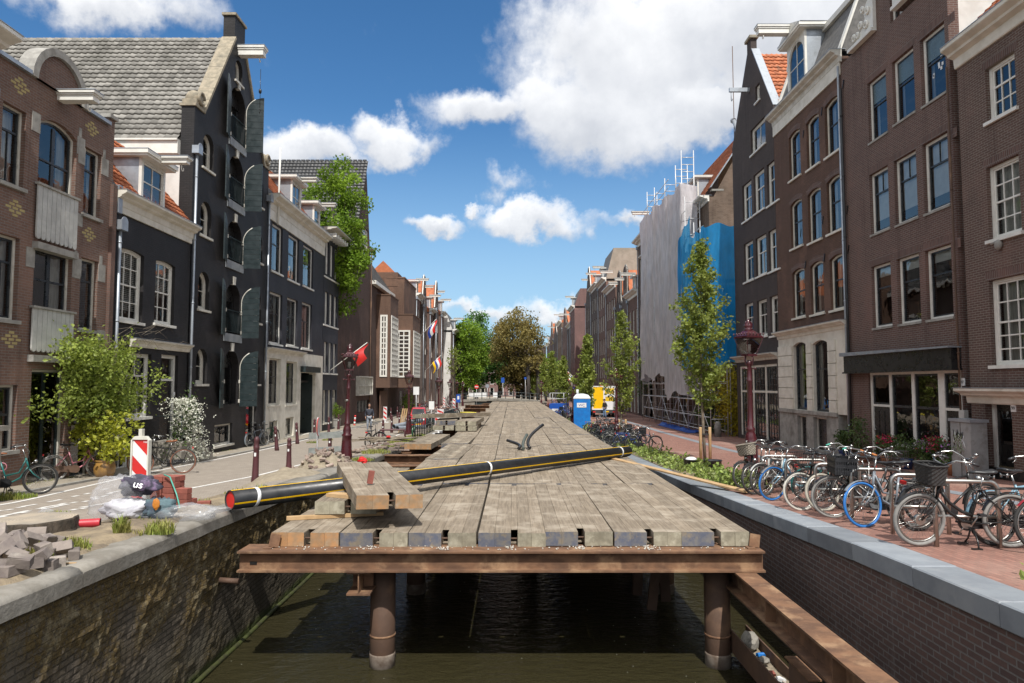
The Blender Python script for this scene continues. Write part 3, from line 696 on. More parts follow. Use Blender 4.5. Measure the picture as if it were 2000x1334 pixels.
for y in(13.4,16.9,20.5,23.5,27.0,30.5,34,37.5,41,44.5,48,51.5,55,58.5,62,65.5,69,72.5,76,79.5,83,86.5,89.5):
    crossbeam(y,-4.35 if y in lbs else-3.8,3.55,lbs.get(y,'rusty cross beam hidden in the shade below the timber deck'),.32)
zg=zb-.148-.17
t=thing('steel_girder','rusty lengthwise girder on the left pile row, its cut end showing under the front beam','steel girder',(-2.2,0,zg))
m_=MB();ibeam(m_,(0,9.97,0),(0,90,0),.33,.34);m_.build('girder',rust,t);m_=MB();m_.box(-.15,.15,10.3,10.315,-.13,.13);m_.build('stiffener',rust,t)
t=thing('steel_girder','long rusty girder running from the right pile row towards the camera','steel girder',(3.335,0,zg))
m_=MB();ibeam(m_,(0,1.5,0),(0,90,0),.33,.30);m_.build('girder',rust,t)
m_=MB()
for y in(3.4,5.2,7.0,8.8):m_.box(-.14,.14,y,y+.016,-.135,.135)
m_.build('stiffener',rust,t)
limeb=M('waterline_scale',(.24,.2,.165),(.15,.115,.09),.9,6,7,c3=(.1,.07,.05),s3=4,t3=(.45,.65))
def pile(x,y,lb,r=.19):
    t=thing('pile',lb,'steel pile',(x,y,0),0,'tubular piles under the deck')
    m_=MB();m_.lathe([(r,-.6),(r,zb-.15)],18);m_.build('shaft',rustdk,t)
    m_=MB();m_.lathe([(r+.002,.44),(r+.008,.45),(r+.008,.465),(r+.002,.475)],18);m_.build('weld_collar',rust,t)
    m_=MB();m_.lathe([(r+.003,-.1),(r+.004,.17),(r+.003,.2)],18);m_.build('lime_band',MATS['grey_brown_render'] if False else limeb,t)
pile(-1.95,10.55,'rusty tubular pile under the front beam on the left');pile(3.1,10.55,'dark rusty tubular pile under the front beam on the right')
for k in range(1,9):
    for x in(-1.95,.6,3.1) if k>2 else(-1.95,3.1):pile(x,10.55+3.6*k,'rusty tubular pile standing in the dark water below the deck')  # middle row is added to block the bright sky reflection below the deck
# lower waling channel with rubble, beside the right pile
t=thing('steel_channel','dark steel channel half full of grit beside the right pile','steel channel',(3.435,0,.28))
m_=MB();m_.bar((-.145,3.5,.1),(-.145,10.7,.1),.02,.32);m_.bar((.145,3.5,.1),(.145,10.7,.1),.02,.32);m_.bar((0,3.5,-.05),(0,10.7,-.05),.29,.02);m_.build('channel',rustdk,t)
m_=MB();ys=dense(3.5,10.6,.12);row=[[m_.vert((x,y,.10+.06*noise.noise((x*4,y*2,3)))) for x in(-.135,-.07,0,.07,.135)] for y in ys]
for a,b in zip(row,row[1:]):
    for k in range(4):m_.face((a[k],a[k+1],b[k+1],b[k]),True)
m_.build('grit_fill',sand,t)
def lump(name,loc,size,mat,lb,cat,seed,n=2,group=None,flat=1.0):
    bm=MB();rr=random.Random(seed);bm.sphere((0,0,0),1,9,6)
    o_=Vector((seed*1.7,0,0));bm.v=[tuple(Vector(v)*(1+.35*noise.noise(Vector(v)*1.6+o_))*size) for v in bm.v];bm.v=[(x,y,z*flat) for x,y,z in bm.v];bm.sm=[False]*len(bm.f)
    o=bm.build(name,mat);o.location=loc;return tag(o,lb,cat,group)
lump('concrete_lump',(3.43,10.1,.52),.13,concrete,'grey concrete lump lying in the steel channel beside the pile','rubble',3)
lump('concrete_lump',(3.43,9.55,.46),.08,concrete,'small flat broken concrete piece in the steel channel','rubble',8,flat=.6)
for k,(y,mt,lb,nm) in enumerate(((9.2,redblock,'broken red brick in the steel channel','brick_piece'),(8.85,oldbrick,'brown brick piece lying in the grit of the channel','brick_piece'),(9.02,signw,'crumpled white wrapper in the steel channel','litter'),(9.82,bluep,'scrap of blue plastic in the steel channel','litter'))):
    m_=MB();m_.cbox((0,0,0),(.11,.07,.05),Matrix.Rotation(k*1.1,3,'Z')@Matrix.Rotation(.3,3,'X'),bev=.01,jit=.008);o=m_.build(nm,mt);o.location=(3.39+.03*k,y,.43);tag(o,lb,'litter' if 'litter' in nm else 'brick')
t=thing('steel_stub','short capped steel post rising beside the grit filled channel','steel post',(3.4,8.22,0))
m_=MB();m_.box(-.05,.05,-.28,.28,-.5,.88);m_.build('post',rustdk,t);m_=MB();m_.box(-.075,.075,-.34,.34,.882,.9);m_.build('cap_plate',rust,t)
for k,(x,y,rz) in enumerate(((2.5,12.2,.12),(2.72,12.5,-.06),(2.3,12.7,.05))):
    m_=MB();m_.cbox((0,0,0),(.17,.07,1.0),Matrix.Rotation(rz,3,'Y'),bev=.01,jit=.012);o=m_.build('hanging_plank',rustdk);o.location=(x,y,.78+.05*k);tag(o,'dark wet plank hanging below the deck beside the right piles','plank','planks hanging below the deck')
# gas pipe across the deck
P0,P1=Vector((-4.45,10.9,zcl(10.9)+.165)),Vector((3.52,20.9,ZD+.165));ax=(P1-P0);Lp=ax.length
t=thing('gas_pipe','long black plastic pipe with yellow stripes lying across quay and deck','pipe',P0);t.rotation_euler=ax.to_track_quat('X','Z').to_euler()
m_=MB();prof=20;A=[]
for(x,r) in((0,.155),(Lp,.155)):A.append([m_.vert((x,r*cos(2*pi*k/prof),r*sin(2*pi*k/prof))) for k in range(prof)])
for x,r in((Lp,.138),(0,.138)):A.append([m_.vert((x,r*cos(2*pi*k/prof),r*sin(2*pi*k/prof))) for k in range(prof)])
for i in range(4):
    for k in range(prof):m_.face((A[i][k],A[i][(k+1)%prof],A[(i+1)%4][(k+1)%prof],A[(i+1)%4][k])[::-1],i in(0,2))
m_.build('pipe_wall',blackpl,t)
for ang in(rad(80),rad(-16),rad(200)):
    m_=MB();r=.157
    for k in range(2):
        a0,a1=ang+.09*(k-1),ang+.09*k;m_.poly([(.0,-r*cos(a0),r*sin(a0)),(.0,-r*cos(a1),r*sin(a1)),(Lp,-r*cos(a1),r*sin(a1)),(Lp,-r*cos(a0),r*sin(a0))])
    m_.build('yellow_stripe',yellowp,t)
m_=MB()
for i in range(20):a0,a1=2*pi*i/20,2*pi*(i+1)/20;m_.poly([(.02,0,0),(.02,.137*cos(a0),.137*sin(a0)),(.02,.137*cos(a1),.137*sin(a1))])
m_.build('red_end_cap',redp,t)
for x in(.42,Lp*.485,Lp-.55):
    m_=MB();m_.lathe([(.157,-.03),(.160,-.027),(.160,.027),(.157,.03)],18);m_.v=[(x+z+.02*sin(8*yy),xx,yy) for xx,yy,z in m_.v];m_.build('tape_band',signw,t)
# bent pipe offcuts on the deck
for k,(x,y,b,L) in enumerate(((.62,22.8,-.35,2.6),(.78,22.6,.12,2.9),(1.0,22.9,.45,3.6))):
    m_=MB();pts=[(b*1.1*(i/10)**2-b*.3*sin(pi*i/10),.34*L*i/10,.07+(.2+.17*k)*L*.36*(i/10)**1.3) for i in range(11)];m_.tube(pts,.052,8)
    o=m_.build('cable_duct',blackpl if k!=1 else M('grey_green_duct',(.06,.075,.065),(.09,.1,.09),.5,8));o.location=(x-.4*1,y,ZD+.005);tag(o,('short','straight thin','longest')[k]+' bent black cable duct lying on the deck beyond the pipe','pipe')
# things at the far left of the deck
for k,(x,y) in enumerate(((-4.3,46),(-3.8,50),(-3.45,54),(-3.2,58))):
    m_=MB();m_.cbox((0,0,.06),(.9,1.3,.12),Matrix.Rotation(.2*k,3,'Z'),bev=.03,jit=.02);o=m_.build('yellow_mat',plasyel);o.location=(x,y,ZD-.2+.12);tag(o,'bright yellow plastic road plate dropped left of the far deck','road plate','yellow road plates')
for k,(x,y) in enumerate(((-3.05,56),(-3.0,64),(-3.6,66))):
    m_=MB();ibeam(m_,(-.9,0,0),(.9,0,0),.45,.4);m_.bar((-.9,0,0),(-.88,0,0),.38,.42);o=m_.build('beam_offcut',rust);o.location=(x,y,ZD+.03);tag(o,'rusty beam offcut lying left of the far end of the deck','steel beam','beam offcuts')
# loose orange board on the right corner of the quay
m_=MB();m_.bar((2.9,20.2,ZD+.03),(5.1,14.9,zr(14.9)+.05),.2,.035);tag(m_.build('plank',newwood),'long thin pale board leading from the deck to the right quay','plank')

m=MB();rr=random.Random(61) # white petals and bits drifting on the water, mortar crumbs on the front beam
for k in range(90):
    x,y=rr.uniform(-4.3,3.0),7.5+9*rr.random()**1.5;r=rr.uniform(.006,.014);m.poly([(x+r*cos(a),y+r*sin(a),.006) for a in(0,1.5,3.0,4.6)])
tag(m.build('floating_petals',petal),kind='stuff')
m=MB()
for k in range(260):
    x=rr.choice([rr.uniform(-3.5,3.4),rr.choice([-2.04,-1.0,.0,1.0,2.0])+rr.gauss(-.01,.05)]);r=rr.uniform(.005,.016);m.sphere((x,rr.uniform(9.98,10.24),ZD-.205+r*.5),r,5,3,(1,1,.7))
tag(m.build('mortar_crumbs',M('mortar_crumb',(.55,.52,.46),(.42,.4,.35),.9,9)),kind='stuff')
# ================================================================ tools for houses
def loop(x0,x1,z0,z1,ar=0,n=8):
    """opening outline, anticlockwise from bottom left; ar = rise of a segmental or round head"""
    if ar<=0:return[(x0,z0),(x1,z0),(x1,z1),(x0,z1)]
    w=(x1-x0)/2;cx=(x0+x1)/2;r=(w*w+ar*ar)/(2*ar);cz=z1-r;a=math.asin(min(1,w/r))
    if ar>=w:a=pi/2
    return[(x0,z0),(x1,z0)]+[(cx+r*sin(a-2*a*i/n),cz+r*cos(a-2*a*i/n)) for i in range(n+1)]
class House:
    def __init__(s,name,label,side,pxa,pxb,zb,X=None,pyb=820,cat='house',group=None,ya=None,yb=None):
        s.side=side;s.X=X if X is not None else(FL if side<0 else FR)
        ya=atX(pxa,pyb,s.X).y if ya is None else ya;yb=atX(pxb,pyb,s.X).y if yb is None else yb
        s.y0,s.y1=min(ya,yb),max(ya,yb);s.W=s.y1-s.y0;s.zb=zb
        s.root=thing(name,label,cat,(s.X,s.y0 if side<0 else s.y1,zb),pi/2 if side<0 else-pi/2,group)
        s.holes=[]
    def s_(s,px,py,out=0.0):
        p=atX(px,py,s.X-s.side*out) # out = metres proud of the facade
        return p.y-s.y0 if s.side<0 else s.y1-p.y
    def z_(s,px,py,out=0.0):return atX(px,py,s.X-s.side*out).z-s.zb
    def rect(s,pl,pr,yt,yb):
        pc=(pl+pr)/2;ym=(yt+yb)/2
        return s.s_(pl,ym),s.s_(pr,ym),s.z_(pc,yb),s.z_(pc,yt)
    def p(s,name,mb,mat,label=None):return mb.build(name,mat,s.root,label)
    def window(s,x0,x1,z0,z1,ar=0,frame=white,sash=sashdk,fw=.09,sw=.05,t=.62,tv=0,bv=0,th=0,bh=0,dep=.11,sill=None,cur=None,name='window',mb_only=False,lint=None,reveal=True,tb=.05,simple=False,bar=.024):
        if reveal:s.holes.append(loop(x0,x1,z0,z1,ar))
        out=loop(x0+.004,x1-.004,z0+.004,z1-.004,ar);i0=loop(x0+fw,x1-fw,z0+fw*.8,z1-fw*.8,ar*.9 if ar else 0)
        m=MB();m.ring(out,i0,dep,dep+.1);o=s.p(name,m,frame)
        X0,X1,Z0,Z1=x0+fw,x1-fw,z0+fw*.8,z1-fw*.8
        if not simple:
            m=MB();ii=loop(X0+sw,X1-sw,Z0+sw,Z1-sw,ar*.8 if ar else 0);m.ring(loop(X0+.002,X1-.002,Z0+.002,Z1-.002,ar*.9 if ar else 0),ii,dep+.03,dep+.075)
        else:m=MB()
        e=0 if simple else sw*.6
        zt=Z0+(Z1-Z0)*t
        if t<1:m.box(X0+e,X1-e,dep+.022,dep+.08,zt-tb/2,zt+tb/2)
        def vb(n,za,zb):
            for i in range(1,n+1):
                xx=X0+(X1-X0)*i/(n+1);m.box(xx-bar/2,xx+bar/2,dep+.035,dep+.072,za,zb-(ar*.35 if ar and zb>zt else 0))
        def hb(n,za,zb):
            for i in range(1,n+1):
                zz=za+(zb-za)*i/(n+1);m.box(X0+e,X1-e,dep+.036,dep+.071,zz-bar/2,zz+bar/2)
        ztop=Z1-e
        if t<1:vb(tv,zt+tb/2,ztop);vb(bv,Z0+e,zt-tb/2);hb(th,zt,Z1);hb(bh,Z0,zt)
        else:vb(bv,Z0+e,ztop);hb(bh,Z0,Z1)
        if m.v:m.build('sash',sash,o)
        m=MB();m.poly([(x,dep+.06,z) for x,z in loop(X0,X1,Z0,Z1,ar*.9 if ar else 0)]);m.build('pane',glass,o)
        if sill:
            m=MB();m.box(x0-.07,x1+.07,-.075,dep+.02,z0-.085,z0+.003);m.build('sill',sill,o)
        if cur:
            kind,fr=cur;m=MB()
            def cloth(xa,xb,za,zb):
                n=max(6,int((xb-xa)/.035));A=[];B=[]
                for i in range(n+1):
                    xx=xa+(xb-xa)*i/n;yy=dep+.2+.022*sin(i*1.9+xa*7)
                    A.append(m.vert((xx,yy,za)));B.append(m.vert((xx,yy,zb)))
                for i in range(n):m.face((A[i],A[i+1],B[i+1],B[i]),True)
            if kind=='sides':cloth(X0-.03,X0+(X1-X0)*fr,Z0,Z1);cloth(X1-(X1-X0)*fr,X1+.03,Z0,Z1)
            elif kind=='left':cloth(X0-.03,X0+(X1-X0)*fr,Z0,Z1)
            elif kind=='net':cloth(X0-.03,X1+.03,Z0,Z0+(Z1-Z0)*fr)
            elif kind=='blind':
                zz=Z1-(Z1-Z0)*fr;m.box(X0-.02,X1+.02,dep+.13,dep+.14,zz,Z1)
                for i in range(int((Z1-zz)/.3)):m.box(X0-.02,X1+.02,dep+.125,dep+.13,zz+.3*i,zz+.3*i+.02)
            elif kind=='slat':
                for i in range(int((Z1-Z0)*fr/.06)):m.box(X0-.02,X1+.02,dep+.13,dep+.15,Z1-.06*i-.036,Z1-.06*i)
            m.build('blind' if kind in('blind','slat') else 'curtain',blind if kind in('blind','slat') else curtain,o)
        if lint:
            m=MB();h=.24
            if ar:
                a=loop(x0-.12,x1+.12,z0,z1+h,ar*1.15,10)[2:];b=loop(x0,x1,z0,z1,ar,10)[2:]
                for i in range(len(a)-1):
                    m.poly([(a[i][0],-.006,a[i][1]),(b[i][0],-.006,b[i][1]),(b[i+1][0],-.006,b[i+1][1]),(a[i+1][0],-.006,a[i+1][1])][::-1])
            else:m.poly([(x0-.1,-.006,z1+.005),(x1+.1,-.006,z1+.005),(x1+.14,-.006,z1+h),(x0-.14,-.006,z1+h)])
            m.build('soldier_course',lint,o)
        return o
    def door(s,x0,x1,z0,z1,leaf=blackp,frame=white,top=.0,name='door',panels=2,fw=.09,dep=.14,gl=0,reveal=True):
        """door leaf with panels, optional fanlight of height top"""
        if reveal:s.holes.append(loop(x0,x1,z0,z1))
        m=MB();m.ring(loop(x0+.004,x1-.004,z0-.05,z1-.004),loop(x0+fw,x1-fw,z0,z1-fw),dep-.03,dep+.09)
        zt=z1-fw-top
        if top:m.box(x0+fw,x1-fw,dep-.025,dep+.085,zt-.04,zt+.04)
        fr=s.p('door_frame',m,frame)
        m=MB();X0,X1=x0+fw,x1-fw;m.box(X0+.003,X1-.003,dep+.02,dep+.07,z0,zt-(.04 if top else.003))
        H=zt-z0
        for i in range(panels):
            a=z0+.12+(H-.2)*i/panels;b=z0+.12+(H-.2)*(i+1)/panels-.1
            if gl and i==panels-1:continue
            m.ring(loop(X0+.12,X1-.12,a,b),loop(X0+.16,X1-.16,a+.04,b-.04),dep+.008,dep+.02)
        d=s.p(name,m,leaf)
        if gl:
            m=MB();m.box(X0+.14,X1-.14,dep+.012,dep+.021,z0+.12+(H-.2)*(panels-1)/panels,zt-.18);m.build('pane',glass_dk,d)
        m=MB();m.sphere((X1-.1,dep-.01,z0+1.0),.03,8,5);m.tube([(X1-.1,dep+.02,z0+1),(X1-.1,dep-.02,z0+1)],.01,6);m.build('handle',steel,d)
        if top:
            m=MB();m.poly([(X0,dep+.05,zt+.04),(X1,dep+.05,zt+.04),(X1,dep+.05,z1-fw),(X0,dep+.05,z1-fw)]);m.build('fanlight',glass,fr)
        return d
    def wall(s,outer,mat,thick=.32,name='wall'):
        m=MB();m.holed(outer,s.holes,0,thick);return s.p(name,m,mat)
    def body(s,mat,zt,D=11,y0=.32,back=True,dark=True,inset=.012):
        m=MB();e=inset;W=s.W
        m.poly([(e,y0,-.5),(e,y0,zt),(e,D,zt),(e,D,-.5)]);m.poly([(W-e,y0,-.5),(W-e,D,-.5),(W-e,D,zt),(W-e,y0,zt)])
        m.poly([(e,D,-.5),(e,D,zt),(W-e,D,zt),(W-e,D,-.5)])
        s.p('side_wall',m,mat)
        if dark:
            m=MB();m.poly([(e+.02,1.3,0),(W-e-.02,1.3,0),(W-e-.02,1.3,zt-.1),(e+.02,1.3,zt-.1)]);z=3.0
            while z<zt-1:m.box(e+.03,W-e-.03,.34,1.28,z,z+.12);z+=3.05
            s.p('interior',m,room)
        m=MB();m.box(e,W-e,y0,D,zt-.02,zt);s.p('roof_slab',m,slate)
    def cornice(s,z,h=.55,out=.5,x0=0,x1=None,mat=white,under=True,name='cornice',ext=.0):
        x1=s.W if x1 is None else x1
        pr=[(.03,z),(-.05,z),(-.07,z+.03),(-.09,z+h*.45),(-out*.55,z+h*.55),(-out*.6,z+h*.66),(-out*.95,z+h*.8),(-out,z+h*.84),(-out,z+h),(.03,z+h)]
        m=MB();m.profile(pr,x0-ext,x1+ext);o=s.p(name,m,mat)
        m=MB();m.box(x0-ext-.01,x1+ext+.01,-out-.015,.2,z+h+.002,z+h+.02);m.build('zinc_cover',zinc,o)
        return o
    def hoist(s,x,z,L=1.15,w=.3,h=.34,mat=white,y0=0.05):
        m=MB();m.box(x-w/2,x+w/2,-L,y0,z,z+h);m.box(x-w/2-.035,x+w/2+.035,-L-.035,y0,z+h*.62,z+h*.8);m.box(x-w/2-.07,x+w/2+.07,-L-.07,y0,z+h*.82,z+h+.03)
        o=s.p('hoist_beam',m,mat)
        m=MB();m.box(x-w/2-.085,x+w/2+.085,-L-.085,y0,z+h+.032,z+h+.05);m.build('zinc_cover',zinc,o)
        m=MB();y=-L+.22;pts=[(x,y,z),(x,y,z-.14)]+[(x+.07-.07*cos(a),y,z-.14-.085*sin(a)) for a in[i*pi/6 for i in range(1,8)]]
        m.tube(pts,.016,6);m.build('hook',mat,o);return o
    def downpipe(s,x,z1,z0=0,mat=zinc,hopper=True,y=-.09,r=.05):
        m=MB();m.tube([(x,y,z0),(x,y,(z0+z1)*.4),(x,y,z1)],r,8)
        zz=z0+1
        while zz<z1:m.lathe([(r,zz),(r+.012,zz+.01),(r+.012,zz+.05),(r,zz+.06)],8,(x,y,0));zz+=2.4
        o=s.p('downpipe',m,mat)
        if hopper:
            m=MB();m.box(x-.17,x+.17,y-.14,y+.12,z1,z1+.3);m.prism(loop(x-.17,x+.17,z1+.3,z1+.42,.12,6)[0:],y-.14,y-.12);m.build('hopper_head',mat,o)
        return o
    def dormer(s,x0,x1,z0,z1,yf,depth,roofm=zinc,frame=white,grid=(1,1),tv=0,cheek=zinc,cap=.12,arch=0):
        """dormer box with window, cheeks and flat cap; yf is the front"""
        m=MB();m.holed([(x0,z0),(x1,z0),(x1,z1),(x0,z1)],[loop(x0+.12,x1-.12,z0+.1,z1-.12,arch)],yf,yf+.1);o=s.p('dormer',m,frame)
        for a in(x0+.01,x1-.05):m=MB();m.box(a,a+.04,yf+.1,yf+depth,z0,z1);m.build('cheek',cheek,o)
        m=MB();m.box(x0-cap,x1+cap,yf-cap*1.3,yf+depth,z1,z1+.07);m.box(x0-cap-.05,x1+cap+.05,yf-cap*1.3-.05,yf+depth,z1+.072,z1+.2);m.build('dormer_cap',frame,o)
        m=MB();m.box(x0-cap-.06,x1+cap+.06,yf-cap*1.3-.06,yf+depth,z1+.202,z1+.225);m.build('dormer_roof',roofm,o)
        m=MB();X0,X1,Z0,Z1=x0+.12,x1-.12,z0+.1,z1-.12;m.ring(loop(X0,X1,Z0,Z1,arch),loop(X0+.06,X1-.06,Z0+.06,Z1-.06,arch*.9),yf+.04,yf+.09)
        for i in range(1,grid[0]+1):xx=X0+(X1-X0)*i/(grid[0]+1);m.box(xx-.02,xx+.02,yf+.05,yf+.08,Z0,Z1-.03)
        for i in range(1,grid[1]+1):zz=Z0+(Z1-Z0)*i/(grid[1]+1);m.box(X0,X1,yf+.052,yf+.078,zz-.02,zz+.02)
        wn=m.build('dormer_sash',frame,o)
        m=MB();m.poly([(x,yf+.07,z) for x,z in loop(X0,X1,Z0,Z1,arch)]);m.build('pane',glass,o)
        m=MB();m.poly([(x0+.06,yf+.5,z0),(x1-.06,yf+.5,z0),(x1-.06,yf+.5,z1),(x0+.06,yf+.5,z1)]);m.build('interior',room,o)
        return o
glass_dk=MGLASS('door_glass',(.35,.36,.36))
bk_soldier=MBRICK('soldier_brick',(.10,.056,.047),(.15,.08,.065),(.20,.18,.165),bw=.068,bh=.24,ms=.010,var=.3,stain=(.09,.06,.055))
def pantiles(P,U,V,nU,nV,tw=.235,th=.3,amp=.03,lift=.04,rnd=.25,seed=0,drop=0.0):
    """courses of S tiles on a plane from P, U along the eave, V up the slope"""
    m=MB();P,U,V=Vector(P),Vector(U).normalized(),Vector(V).normalized();N=U.cross(V);rr=random.Random(seed)
    prof=[(0,.0),(.22,1.0),(.5,.35),(.78,-.15)]
    for j in range(nV):
        base=P+V*(th*j);A=[];B=[]
        wob=rr.uniform(-.006,.006)
        for i in range(nU):
            jw=rr.uniform(-.007,.007)
            for(f,h) in prof:
                q=base+U*(tw*(i+f))+N*(amp*h+jw*.5)
                A.append(m.vert(q+N*(lift+wob)+V*(rr.uniform(-.01,.01))));B.append(m.vert(q+V*(th*1.06)))
        q=base+U*(tw*nU);A.append(m.vert(q+N*lift));B.append(m.vert(q+V*th*1.06))
        for i in range(nU):
            t=rr.random()
            for k in range(4):a=i*4+k;m.face((A[a],A[a+1],B[a+1],B[a]),True,t)
        # lower lip
        C=[m.vert(Vector(m.v[a])-N*(lift*1.1)) for a in A]
        for k in range(len(A)-1):m.face((C[k],C[k+1],A[k+1],A[k]),False,.15)
    return m
# ================================================================ left bank, near to far
# --- neighbour just outside the frame, only its cornice end shows
h=House('brick_house','brown brick house cut off by the left edge of the picture, white cornice end',-1,0,0,1.5,ya=8.5,yb=15.25)
h.cornice(10.1,.6,.75);h.wall([(0,-.3),(h.W,-.3),(h.W,10.7),(0,10.7)],bk_brown);h.body(bk_brown,10.7);h.downpipe(h.W-.12,9.2)
# --- red-brown house with the curved gable
h=House('brick_house','red brown brick house with curved stone gable, white hoist beam and yellow brick diamonds',-1,0,0,1.55,ya=15.27,yb=atX(211,600,FL).y)
W=h.W;zb=h.zb
kw=dict(frame=offwhite,sash=sashdk,fw=.07,sill=lintelst)
c=h.s_(107,400);e=W-c # centre bay
def mir(pl,pr,yt,yb):a,b,z0,z1=h.rect(pl,pr,yt,yb);return 2*c-b,2*c-a,z0,z1
r_t=h.rect(164,197,293,424);r_m=h.rect(156,190,506,645)
h.window(*r_t,t=.7,bv=0,cur=('sides',.2),**kw);h.window(*mir(164,197,293,424),t=.7,cur=('net',.98),bv=1,**kw)
h.window(*r_m,t=.7,**kw);h.window(*mir(156,190,506,645),t=.7,bv=1,cur=('sides',.25),**kw)
m_t=h.rect(74,148,238,452);m_m=h.rect(64,139,490,662)
kw2=dict(kw);kw2['sill']=None
h.window(*m_t,ar=.22,t=.62,tv=1,bv=1,cur=('sides',.22),bar=.12,name='balcony_door',**kw2);h.window(*m_m,t=.66,tv=1,bv=1,bar=.12,cur=('sides',.25),name='balcony_door',**kw2)
for q in(m_t,m_m): # pale plank balustrades with scalloped feet
    m=MB();n=9;x0,x1=q[0]-.1,q[1]+.02;zt=q[2]+(1.0 if q is m_t else.72);w_=(x1-x0)/n
    for i in range(n):m.prism([(x0+w_*i+w_*.5-(w_/2-.008)*cos(a),q[2]-.28-(w_/2)*sin(a)) for a in[k*pi/6 for k in range(7)]]+[(x0+w_*(i+1)-.008,zt),(x0+w_*i+.008,zt)],-.10,-.06)
    o=h.p('balustrade',m,greyp);m=MB();m.box(x0-.04,x1+.04,-.14,-.03,zt+.003,zt+.06);m.build('handrail',lintelst,o)
    m=MB();m.box(x0,x1,-.16,.1,q[2]-.62,q[2]-.45);m.build('stone_sill',lintelst,o)
g_w=mir(140,180,752,862);h.window(*g_w,t=.55,**kw)
zd=0.05;dr=h.rect(58,127,722,920);h.window(dr[0],dr[1],zd,dr[3],t=.7,tv=1,bv=1,bar=.1,frame=offwhite,sash=sashgn,fw=.08,name='double_door')
gr=h.rect(140,178,740,900);h.window(gr[0],gr[1],.1,gr[3],t=.72,frame=offwhite,sash=sashgn,fw=.08,name='shop_door')
zs=11.9-zb;ra=1.05
outer=[(0,-.3),(W,-.3),(W,zs+.25),(W-.3,zs+.25),(W-.3,zs)]+[(c+ra*cos(a),zs+ra*sin(a)) for a in[i*pi/12 for i in range(13)]]+[(0,zs)]
h.wall(outer,bk_brown)
h.body(bk_brown,zs-.4)
m=MB();m.ring([(c+(ra+.07)*cos(a),zs+.006+(ra+.07)*sin(a)) for a in[i*pi/14 for i in range(15)]],[(c+(ra-.13)*cos(a),zs+.006+(ra-.13)*sin(a)) for a in[i*pi/14 for i in range(15)]],-.09,.34);h.p('gable_arch',m,lintelst)
m=MB();m.box(0,c-ra-.1,-.1,.34,zs+.002,zs+.1);m.box(c+ra+.1,W-.32,-.1,.34,zs+.002,zs+.1);h.p('zinc_coping',m,zinc)
def sb(*a):q=MB();q.box(*a);h.p('stone_block',q,lintelst)
sb(W-.36,W+.06,-.08,.36,zs+.252,zs+.36)
for(a,b,z0,z1) in(r_t,r_m,m_t,m_m):sb(b+.0,b+.34,-.012,.0,z1-.55,z1-.05);sb(b+.05,b+.17,-.014,.0,z1-.048,z1+.2);sb(a-.3,a,-.017,0,z1-.56,z1-.07)
sb(W-.5,W,-.012,0,r_m[2]-.3,r_m[2]+.05);sb(r_t[0]-.35,r_t[0],-.012,0,r_t[2]-.4,r_t[2]-.05)
pass
for(px,py) in((180,252),(174,458),(40,168),(30,407),(22,663)):
    x,z=h.s_(px,py),h.z_(px,py);m=MB()
    for i,row in enumerate(((0,),(-1,1),(-2,0,2),(-1,1),(0,))):
        for k in row:m.tone=.5;m.box(x+k*.115-.085,x+k*.115+.085,-.004,.001,z+(i-2)*.085-.03,z+(i-2)*.085+.03)
    h.p('brick_diamond',m,M('yellow_brick',(.42,.34,.15),(.36,.29,.13),.85,6) if 'yellow_brick' not in MATS else MATS['yellow_brick'])
h.hoist(c+.05,h.z_(150,196,.5),.95,.28,.22)
m=MB();m.box(W-.1,W+.1,-.1,.3,-.3,10.2-zb);h.p('party_pier',m,bk_far1)
# --- grey plastered box at the left edge, on the street
t=thing('plastered_box','grey plastered box with sloping concrete lid at the left edge of the street','utility box',(-11.25,12.6,zl(-11,13)))
m=MB();m.box(-.9,.75,-1.6,1.55,-.1,1.4);m.build('box_body',greybrn,t);m=MB();m.poly([(-.95,-1.65,1.45),(.85,-1.65,1.4),(.85,1.65,1.4),(-.95,1.65,1.45)][::1]);m.box(-.95,.83,-1.65,1.63,1.402,1.5);m.build('lid',concrete,t)

# --- low black house with white cornice
h=House('black_house','low black painted house with wide white cornice, dormer and two grid sash windows',-1,0,0,1.5,ya=atX(217,600,FL).y,yb=atX(371,600,FL).y)
W=h.W;zb=h.zb;ytop=atX(305,415,FL).z-zb
kw=dict(frame=white,sash=white,fw=.09,sill=white,bar=.03)
h.window(*h.rect(233,280,487,628),t=.5,tv=2,bv=2,th=1,bh=1,ar=.08,cur=('slat',.9),**kw);h.window(*h.rect(303,341,510,634),t=.5,tv=2,bv=2,th=1,bh=1,ar=.08,cur=('slat',.5),**kw)
h.window(*h.rect(246,294,690,815),t=.66,tv=1,bv=2,bh=1,cur=('sides',.2),**kw)
d_=h.rect(313,346,693,862);h.door(d_[0],d_[1],d_[2],d_[3],top=.75,panels=3,fw=.12)
kk=dict(kw);kk['sill']=lintelst
h.window(h.s_(225,900),h.s_(255,900),.05,1.2,t=.5,bv=1,tv=1,**kk);h.window(h.s_(270,860),h.s_(300,860),.35,.95,t=1,bv=1,**kk)
h.wall([(0,-.3),(W,-.3),(W,ytop),(0,ytop)],bk_black);h.body(plaster,ytop)
zc=ytop;h.cornice(zc-.36,.46,.36,-.02,W+.02,cream)
m=MB();m.box(0.02,W-.1,-.06,0,zc-.55,zc-.362);h.p('frieze',m,cream)
zc2=h.z_(310,682,.1);h.cornice(zc2,.26,.22,h.s_(252,680),W-.02,cream,name='ground_cornice')
nU=int(W/.235)
h.p('tile_roof',pantiles((0,-.12,ytop+.12),(1,0,0),(0,.66,.75),nU,13,seed=3),tileor)
